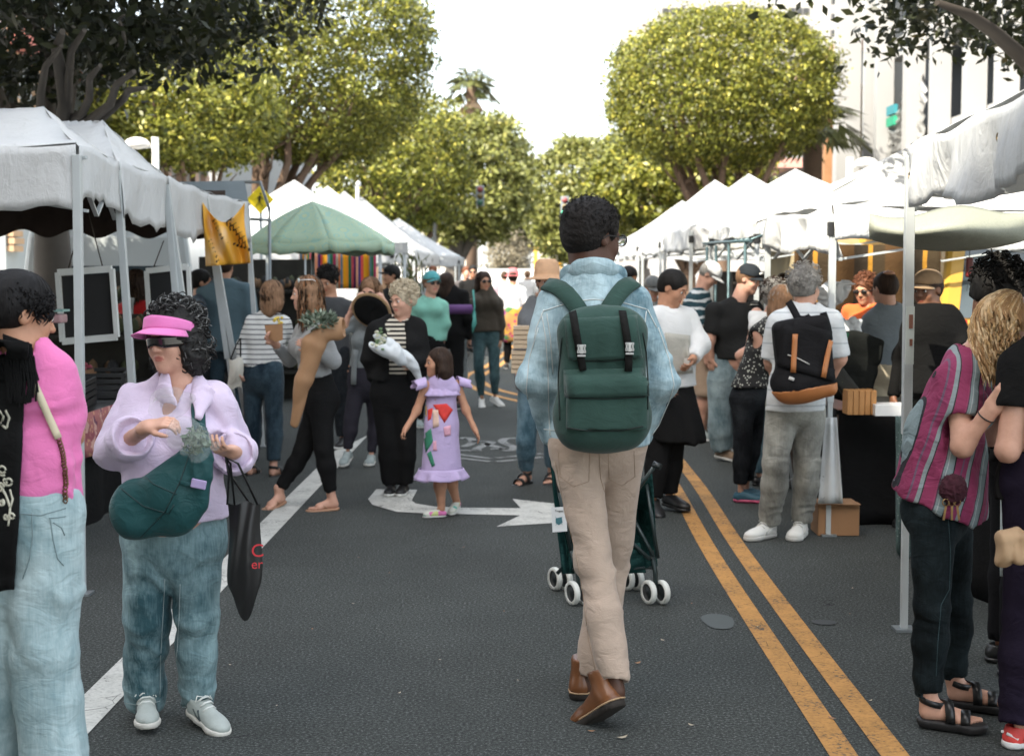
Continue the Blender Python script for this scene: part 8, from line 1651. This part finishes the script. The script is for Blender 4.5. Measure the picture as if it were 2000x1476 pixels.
# --- man in white sweatshirt and black apron
P, o = mid('dark-haired man in white sweatshirt and long black apron looking down to the right', 9.5, 1300, 1.68, 50, dict(head=(1314, 562, 0), neck=(1300, 612, 0), chest=(1305, 660, 0), waist=(1308, 715, 0), pelvis=(1306, 770, 0), shR=(1272, 628, -.10), shL=(1342, 622, .10), elR=(1258, 700, -.05), wrR=(1290, 745, -.20), elL=(1366, 672, .0), wrL=(1352, 702, -.15), hipR=(1290, 780, -.05), hipL=(1320, 780, .05), knR=(1285, 880, -.05), knL=(1312, 880, .08), anR=(1278, 975, -.05), anL=(1300, 970, .10)),
    dict(m=cloth('white fleece', (.66, .67, .66), .95, .05), sleeve=1.9, hem=.50, loose=.036, sl=.026, seed=120), dict(m=BLK, hem=1.94, inf=.016, flare=.01), ('shoe', (DKS, DKS)), ('short', HM_['black']), head=(62, 24), sex='m', fat=1.12, skin='tan', feet={'R': ((1272, 990), (1280, 1008), .0, -.12), 'L': ((1296, 985), (1318, 992), .12, .02)})
q = P.px; l, f, u = P.frame(); S = SDF(); S.cone(q(1308, 745, 0), q(1322, 860, 0), .175, .225, .04, f, .8); S.plane(q(1312, 862, 0), (-.05, 0, -1)); S.plane(q(1312, 728, 0), (0, 0, 1)); P.cl('apron_skirt', S, BLK, wrinkle(8, .010, 12, (1, 1, .3)))
patch(o['top'], P.base, [(1298, 650), (1345, 655), (1350, 728), (1302, 732)], cloth('beige bib', (.42, .41, .36)), P.root, 'apron_bib', 8, 8, .012, .006)
t = thing('receipt', 'white paper slip in the apron man\'s hand', 'paper', P.base); mb = MB(); mb.add([q(1336, 700, -.22), q(1352, 698, -.22), q(1350, 722, -.22), q(1334, 726, -.20)], [(0, 1, 2, 3)]); mb.build('paper', WHS, t, solid=.002)
# --- striped polo and white cap
P, o = mid('man in white cap and navy polo with wavy white stripes, bending over the stall', 13.6, 1375, 1.70, 75, dict(head=(1386, 536, 0), neck=(1368, 572, 0), chest=(1362, 610, 0), shR=(1355, 590, -.1), shL=(1375, 588, .2)), dict(m=banded('navy white waves', [(0, (.025, .06, .075)), (.68, (.58, .62, .62))], (0, 0, 1), 13, .4), sleeve=.9, hem=.52, loose=.03, sl=.025, seed=121), dict(m=cloth('khaki shorts', (.42, .31, .22)), hem=1.05, inf=.03, flare=.03), ('sneaker', (GRS, WHS)), ('short', HM_['grey']), head=(70, 42), sex='m', fat=1.1, cover=False)
P.cap(cloth('white twill cap', (.70, .71, .70)))
# --- heavy man in black tee and dark cap
P, o = mid('stout man in black T-shirt, dark cap and pale baggy jeans facing the right stalls', 12.1, 1425, 1.76, 62, dict(head=(1462, 545, 0), neck=(1440, 590, 0), chest=(1432, 640, 0), waist=(1432, 690, 0), pelvis=(1425, 735, 0), shR=(1394, 606, -.12), shL=(1474, 602, .14), elR=(1386, 664, -.15), wrR=(1388, 700, -.12), elL=(1500, 650, .1), wrL=(1520, 665, 0), hipR=(1408, 745, -.05), hipL=(1440, 745, .05), knR=(1404, 825, -.05), knL=(1436, 820, .1), anR=(1405, 885, -.05), anL=(1438, 875, .15)),
    dict(m=cloth('black tee jersey', (.022, .023, .023)), sleeve=.75, hem=.49, loose=.020, sl=.016, seed=122, flare=.02), dict(m=PALEJ, hem=1.93, inf=.022, flare=.03, amp=.008), ('sneaker', (plain('tan suede', (.24, .17, .11), .8), WHS, WHS)), ('short', HM_['lbrown']), head=(58, 16), sex='m', fat=1.25, feet={'R': ((1395, 893), (1425, 905), 0, -.05), 'L': ((1430, 883), (1450, 888), .2, .15)})
P.cap(cloth('dark slate cap', (.020, .024, .028))); text('COACH', .035, P.px(1492, 594, -.02), (R(90), 0, R(-30)), WHS, P.root, 'shirt_print') if False else None
q = P.px; seam(o['top'], P.base, [[(1466, 591), (1472, 590), (1480, 591)], [(1466, 595), (1480, 595)]], WHS, P.root, .003, .002, 'shirt_print', 3); mb = MB(); mb.tube([P.hp(-.03, .098, .075), P.hp(.0, .103, .078), P.hp(.03, .098, .075)], .009, 5); mb.build('cap_emblem', WHS, P.root)
# --- two women at the stall
P, o = mid('woman in black floral sleeveless top and black trousers leaning towards the stall', 9.95, 1480, 1.60, 110, dict(head=(1530, 590, .05), neck=(1508, 635, 0), chest=(1490, 680, 0), waist=(1474, 730, 0), pelvis=(1464, 775, 0), shR=(1480, 650, -.1), shL=(1515, 645, .15), elR=(1500, 715, -.1), wrR=(1530, 740, 0), hipR=(1452, 780, -.05), hipL=(1472, 780, .06), knR=(1450, 870, -.05), anR=(1448, 955, -.05)), dict(m=flecked('black floral', (.012, .012, .012), (.45, .46, .40), 48, .27), sleeve=0, hem=.50, loose=.03, flare=.03, seed=124), dict(m=BLKJ, hem=1.82, inf=.008), ('sneaker', (plain('blue running mesh', (.03, .10, .14), .6, 0, .4, 40), plain('pink sole', (.60, .10, .20), .6), WHS)), ('bob', [HM_['lbrown'], HM_['grey']], dict(n=140, L=.06)), head=(110, 5), feet={'R': ((1432, 985), (1466, 990), -.05, -.08), 'L': ((1445, 975), (1478, 978), .1, .06)})
P, o = mid('woman with short grey curls, white vest and blue jeans beside the floral-top woman', 10.6, 1505, 1.62, 120, dict(head=(1516, 578, 0), shR=(1478, 640, -.05), neck=(1503, 622, 0)), dict(m=cloth('white vest', (.68, .69, .67)), sleeve=0, hem=.50, loose=.02, seed=125), dict(m=BLUEJ, hem=1.93, inf=.010), ('shoe', (DKS, DKS)), ('curly', [HM_['grey'], HM_['darkb']], dict(n=260)))
# --- grey-haired man with black and tan backpack
P, o = mid('grey-haired man in white T-shirt and grey jeans wearing a black and tan backpack', 8.5, 1552, 1.68, 160, dict(head=(1573, 560, 0), neck=(1572, 605, 0), chest=(1565, 660, 0), waist=(1556, 730, 0), pelvis=(1550, 785, 0), shL=(1522, 632, 0), shR=(1622, 628, 0), elL=(1506, 705, .02), wrL=(1518, 752, .14), elR=(1640, 700, .02), wrR=(1618, 748, .14), hipL=(1528, 800, 0), hipR=(1578, 798, .03), knL=(1514, 905, -.02), knR=(1577, 905, .05), anL=(1502, 1025, -.02), anR=(1560, 1030, .05)),
    dict(m=banded('white tee lines', [(0, (.62, .65, .66)), (.9, (.42, .46, .48))], (0, 0, 1), 11, .0), sleeve=.85, hem=.46, loose=.030, sl=.028, seed=126), dict(m=denim('grey jeans', (.14, .14, .125), (.34, .34, .30), .5), hem=1.93, inf=.016, flare=.012, amp=.006), None, ('short', HM_['grey'], dict(grow=.10)), head=(140, 4), sex='m', fat=1.0, lod=0, hands=('L', 'R'), feet={'L': ((1512, 1052), (1462, 1058), .10, -.06), 'R': ((1568, 1050), (1545, 1062), .15, -.10)})
P.curls([HM_['grey']], 320, .0022, .020, cen=(0, -.022, .05), rad=(.090, .104, .090), zmin=-.04, seed=4)
for n in 'LR': P.shoe(n, (WHS, plain('off-white sole', (.5, .5, .47), .7), WHS), 'sneaker')
tp = o['top']; t = thing('backpack', 'black backpack with tan leather straps and tan base on the grey-haired man', 'backpack', P.base); q = P.px; bkk = cloth('black pack cloth', (.012, .012, .013), .8, .2); tan = plain('tan leather', (.42, .16, .050), .5, 0, .2, 8, .2, 40)
Mb = rotm(0, 8, 0); S = SDF(); S.boxr(q(1570, 700, -.21), (.165, .075, .235), Mb, .05); S.ell(q(1560, 745, -.22), (.17, .10, .12), Mb, .05); S.plane(q(1555, 762, -.2), (.15, 0, -1)); bb = sdfpart(S, 'bag_body', bkk, t, .0065, wrinkle(9, .004, 15))
S = SDF(); S.boxr(q(1570, 700, -.21), (.167, .077, .237), Mb, .05); S.ell(q(1560, 745, -.22), (.174, .105, .125), Mb, .05); S.plane(q(1555, 757, -.2), (-.15, 0, 1)); S.plane(q(1520, 740, -.2), (-.50, 0, 1)); bt_ = sdfpart(S, 'bag_base', tan, t, .0065)
fl_ = patch(bb, P.base, [(1530, 620), (1632, 650), (1626, 745), (1520, 715)], bkk, t, 'bag_flap', 10, 8, .010, .006)
obs = [x for x in (bb, bt_, fl_) if x]
band(obs, P.base, [(1552, 652), (1550, 700), (1549, 728)], .030, tan, t, 'leather_strap', .014, .004); band(obs, P.base, [(1620, 665), (1612, 705), (1606, 738)], .030, tan, t, 'leather_strap', .014, .004); seam(obs, P.base, [[(1538, 693), (1552, 697), (1580, 712)]], WHS, t, .003, .010, 'cord'); band(obs, P.base, [(1541, 738), (1551, 742)], .018, plain('grey label', (.45, .45, .43), .7), t, 'label', .008, .002)
mb = MB(); mb.tube([q(1560, 632, -.17), q(1564, 618, -.18), q(1578, 616, -.18), q(1590, 628, -.18)], .011, 7); mb.build('carry_handle', bkk, t); band(tp, P.base, [(1566, 640), (1558, 618), (1548, 600), (1543, 592)], .042, bkk, t, 'shoulder_strap', .010, .010, fallback=8.4); band(tp, P.base, [(1618, 665), (1616, 640), (1606, 612)], .042, bkk, t, 'shoulder_strap', .010, .010, fallback=8.4)
# --- behind the right tables
P, o = mid('woman with curly auburn hair and sunglasses in orange T-shirt behind the black draped table', 11.4, 1695, 1.62, -35, dict(head=(1690, 566, 0), neck=(1700, 605, 0)), dict(m=cloth('orange jersey', (.66, .12, .03)), sleeve=.8, hem=.5, loose=.02, seed=127), dict(m=BLKJ, hem=1.9), ('shoe', (DKS, DKS)), ('curly', [HM_['red']], dict(n=300)), head=(-40, 12), skin='tan')
P.shades()
P, o = mid('balding man in grey-blue shirt and tan trousers, back turned behind the black draped table', 10.4, 1738, 1.66, 185, dict(head=(1728, 563, .0), neck=(1735, 605, 0), chest=(1738, 650, 0), shL=(1700, 630, 0), shR=(1772, 622, 0), elL=(1690, 680, .1), wrL=(1678, 705, .3)), dict(m=cloth('grey blue oxford', (.20, .235, .26), .9, .08, bmp=.5), sleeve=1.7, hem=.56, loose=.030, sl=.022, seed=128), dict(m=cloth('tan chino', (.42, .36, .26)), hem=1.93, inf=.01), ('shoe', (DKS, DKS)), ('short', HM_['darkb']), head=(205, 8), sex='m', fat=1.1)
mb = MB(); q = P.px; mb.grid(lambda a, b: tuple(P.J['pelvis']*[1, 1, 0]+np.array([.165*math.cos(6.283*a), .125*math.sin(6.283*a), P.H*.575+.035*b])), 28, 1); mb.build('belt', plain('dark brown belt', (.03, .018, .012), .4), P.root, solid=.004)
S = SDF(); S.ell(P.hp(0, -.05, .10), (.045, .05, .022), P.HM()); P.cl('bald_patch', S, skinmat('skin tan', SK['tan']), None, .006)
P, o = mid('man in tan cap and black jacket between the right canopy legs', 8.9, 1822, 1.68, -50, dict(head=(1812, 565, 0), neck=(1822, 610, 0), shR=(1785, 640, 0), shL=(1862, 635, 0)), dict(m=cloth('black jacket cloth', (.006, .006, .006)), sleeve=2, hem=.5, loose=.03, seed=129), dict(m=BLK, hem=1.93, inf=.01), ('shoe', (DKS, DKS)), ('short', HM_['darkb']), head=(-48, 8), sex='m', fat=1.1, skin='brown')
P.cap(cloth('tan twill cap', (.24, .16, .09)))
P, o = mid('shopper in light blue checked shirt behind the nearest right canopy leg', 12.5, 1776, 1.6, 0, {}, dict(m=banded('blue check', [(0, (.14, .30, .44)), (.6, (.30, .46, .56))], (.3, 0, 1), 20, .1), sleeve=1, hem=.5, loose=.02, seed=130), dict(m=NAVY, hem=1.93), ('shoe', (DKS, DKS)), ('short', HM_['brown']), lod=2, sex='m')
# --- left stall people
P, o = mid('vendor in blue-grey T-shirt seen from behind under the yellow flag', 13.4, 440, 1.78, 175, {}, dict(m=cloth('blue grey jersey', (.095, .15, .175)), sleeve=.85, hem=.48, loose=.03, sl=.03, seed=131), dict(m=NAVY, hem=1.93, inf=.012), ('shoe', (DKS, DKS)), ('short', HM_['darkb']), sex='m', fat=1.15, skin='tan', lod=1)
P, o = mid('woman with long brown hair and red vest behind the left stall', 12.0, 268, 1.62, 160, {}, dict(m=cloth('red vest', (.45, .02, .02)), sleeve=0, hem=.5, loose=.015, seed=132), dict(m=BLKJ, hem=1.9), ('shoe', (DKS, DKS)), ('long', [HM_['darkb'], HM_['brown']], dict(L=.26, n=160)), lod=1, brows=False)
t = thing('white_scarf', 'white cloth hanging from the red vest woman\'s shoulder', 'scarf', P.base); band(o['top'], P.base, [(256, 582), (258, 620), (262, 660), (263, 690)], .05, cloth('white gauze', (.5, .52, .5)), t, 'cloth', .02, .01, fallback=11.8)
# --- stroller pushed by the tall man
def stroller():
    t = thing('stroller', 'folded-out stroller with dark green fabric and white double wheels in front of the tall man', 'stroller', W(1190, 700, 6.85)*[1, 1, 0]); b = np.array(t.location); Y0 = 6.80; q = lambda u, v, Y: W(u, v, Y)-b
    fr = plain('dark painted tube', (.03, .045, .045), .35, .3); fb = cloth('dark green stroller cloth', (.012, .045, .042), .7, .2, bmp=.5, fold=1.2); wt = plain('white tyre', (.66, .67, .62), .6, 0, .1); wd = plain('black hub', (.015, .02, .02), .4)
    Mx = Matrix.Rotation(R(28), 3, 'Z') @ Matrix.Rotation(R(90), 3, 'Y')
    for (u, v, Y) in ((1118, 1164, 6.80), (1141, 1164, 6.80), (1267, 1162, 6.82), (1293, 1162, 6.82), (1084, 1139, 7.12), (1104, 1139, 7.12), (1225, 1139, 7.12), (1243, 1139, 7.12)):
        c = W(u, v, Y)-b; c[2] = .060; mb = MB(); r_ = .058
        mb.lathe([(r_*.72, -.013), (r_*.93, -.014), (r_, -.008), (r_, .008), (r_*.93, .014), (r_*.72, .013), (r_*.72, -.013)], c, 22, M=Mx); w_ = mb.build('wheel', wt, t)
        mb = MB(); mb.lathe([(0, -.010), (r_*.74, -.008), (r_*.74, .008), (0, .010)], c, 18, M=Mx); mb.build('hub', wd, w_)
    for (u, Y, ut, vt) in ((1129, 6.80, 1098, 905), (1280, 6.82, 1284, 905)):
        c = W(u, 1150, Y)-b; c[2] = .06; mb = MB(); mb.tube([c, c+np.array([0, 0, .09]), q(u-8 if u > 1200 else u-12, 1075, Y-.0)], .012, 8); mb.build('wheel_fork', fr, t)
    for (u0, v0, u1, v1, Y) in ((1282, 905, 1225, 985, 6.65), (1225, 985, 1180, 1060, 6.9), (1276, 1085, 1236, 1010, 6.8), (1270, 1092, 1180, 1010, 6.8), (1082, 880, 1092, 960, 6.6), (1092, 960, 1118, 1090, 6.75), (1088, 1120, 1180, 1020, 6.95), (1285, 1090, 1262, 940, 6.8)):
        mb = MB(); mb.tube([q(u0, v0, Y), q(u1, v1, Y+.08)], .0095, 7); mb.build('frame_tube', fr, t)
    mb = MB(); mb.tube([q(1290, 912, 6.6), q(1276, 906, 6.62)], .016, 8); mb.build('handle_grip', wd, t)
    mb = MB(); mb.tube([q(1118, 1112, 6.85), q(1278, 1108, 6.85)], .008, 6); mb.tube([q(1092, 1112, 7.1), q(1235, 1112, 7.1)], .008, 6); mb.build('axle', fr, t)
    def sheet(quad, dep, seed, nm):
        A, B, Cc, D_ = [np.array(x, float) for x in quad]; mb = MB()
        def fn(a, bb): p = (A*(1-a)+B*a)*(1-bb)+(D_*(1-a)+Cc*a)*bb; return tuple(W(p[0], p[1], 6.85+dep*math.sin(math.pi*a)*math.sin(math.pi*bb)+.02*math.sin(a*13+bb*7+seed)*math.sin(bb*9))-b)
        mb.grid(fn, 14, 14); mb.build(nm, fb, t, solid=.004)
    sheet([(1210, 958), (1274, 925), (1284, 1105), (1205, 1118)], .20, 1, 'back_fabric'); sheet([(1150, 1060), (1250, 1060), (1262, 1118), (1140, 1122)], -.06, 3, 'basket'); sheet([(1072, 880), (1108, 900), (1122, 1120), (1098, 1120)], .10, 2, 'side_fabric'); sheet([(1205, 1000), (1225, 990), (1235, 1112), (1190, 1115)], -.05, 5, 'side_fabric')
    tg = thing('price_tag', 'white paper tag hanging from the stroller, printed with a teal shape', 'tag', W(1092, 1014, 6.55)); mb = MB(); mb.box((0, 0, 0), (.068, .002, .115), M=Matrix.Rotation(R(-4), 3, 'Y')); mb.build('paper', plain('white tag', (.70, .72, .72), .6), tg)
    mb = MB(); mb.poly([(-.016, -.003, .006), (.012, -.003, .012), (.016, -.003, -.014), (-.002, -.003, -.026), (-.016, -.003, -.016)]); mb.bar((-.018, -.003, .014), (.016, -.003, -.024), .002, .001); mb.bar((.016, -.003, .014), (-.016, -.003, -.026), .002, .001); mb.build('print', plain('teal ink', (.06, .18, .21), .7), tg)
    text('Tropez', .013, (0, -.003, .040), (R(90), 0, 0), BLACKP, tg, 'lettering')
stroller()
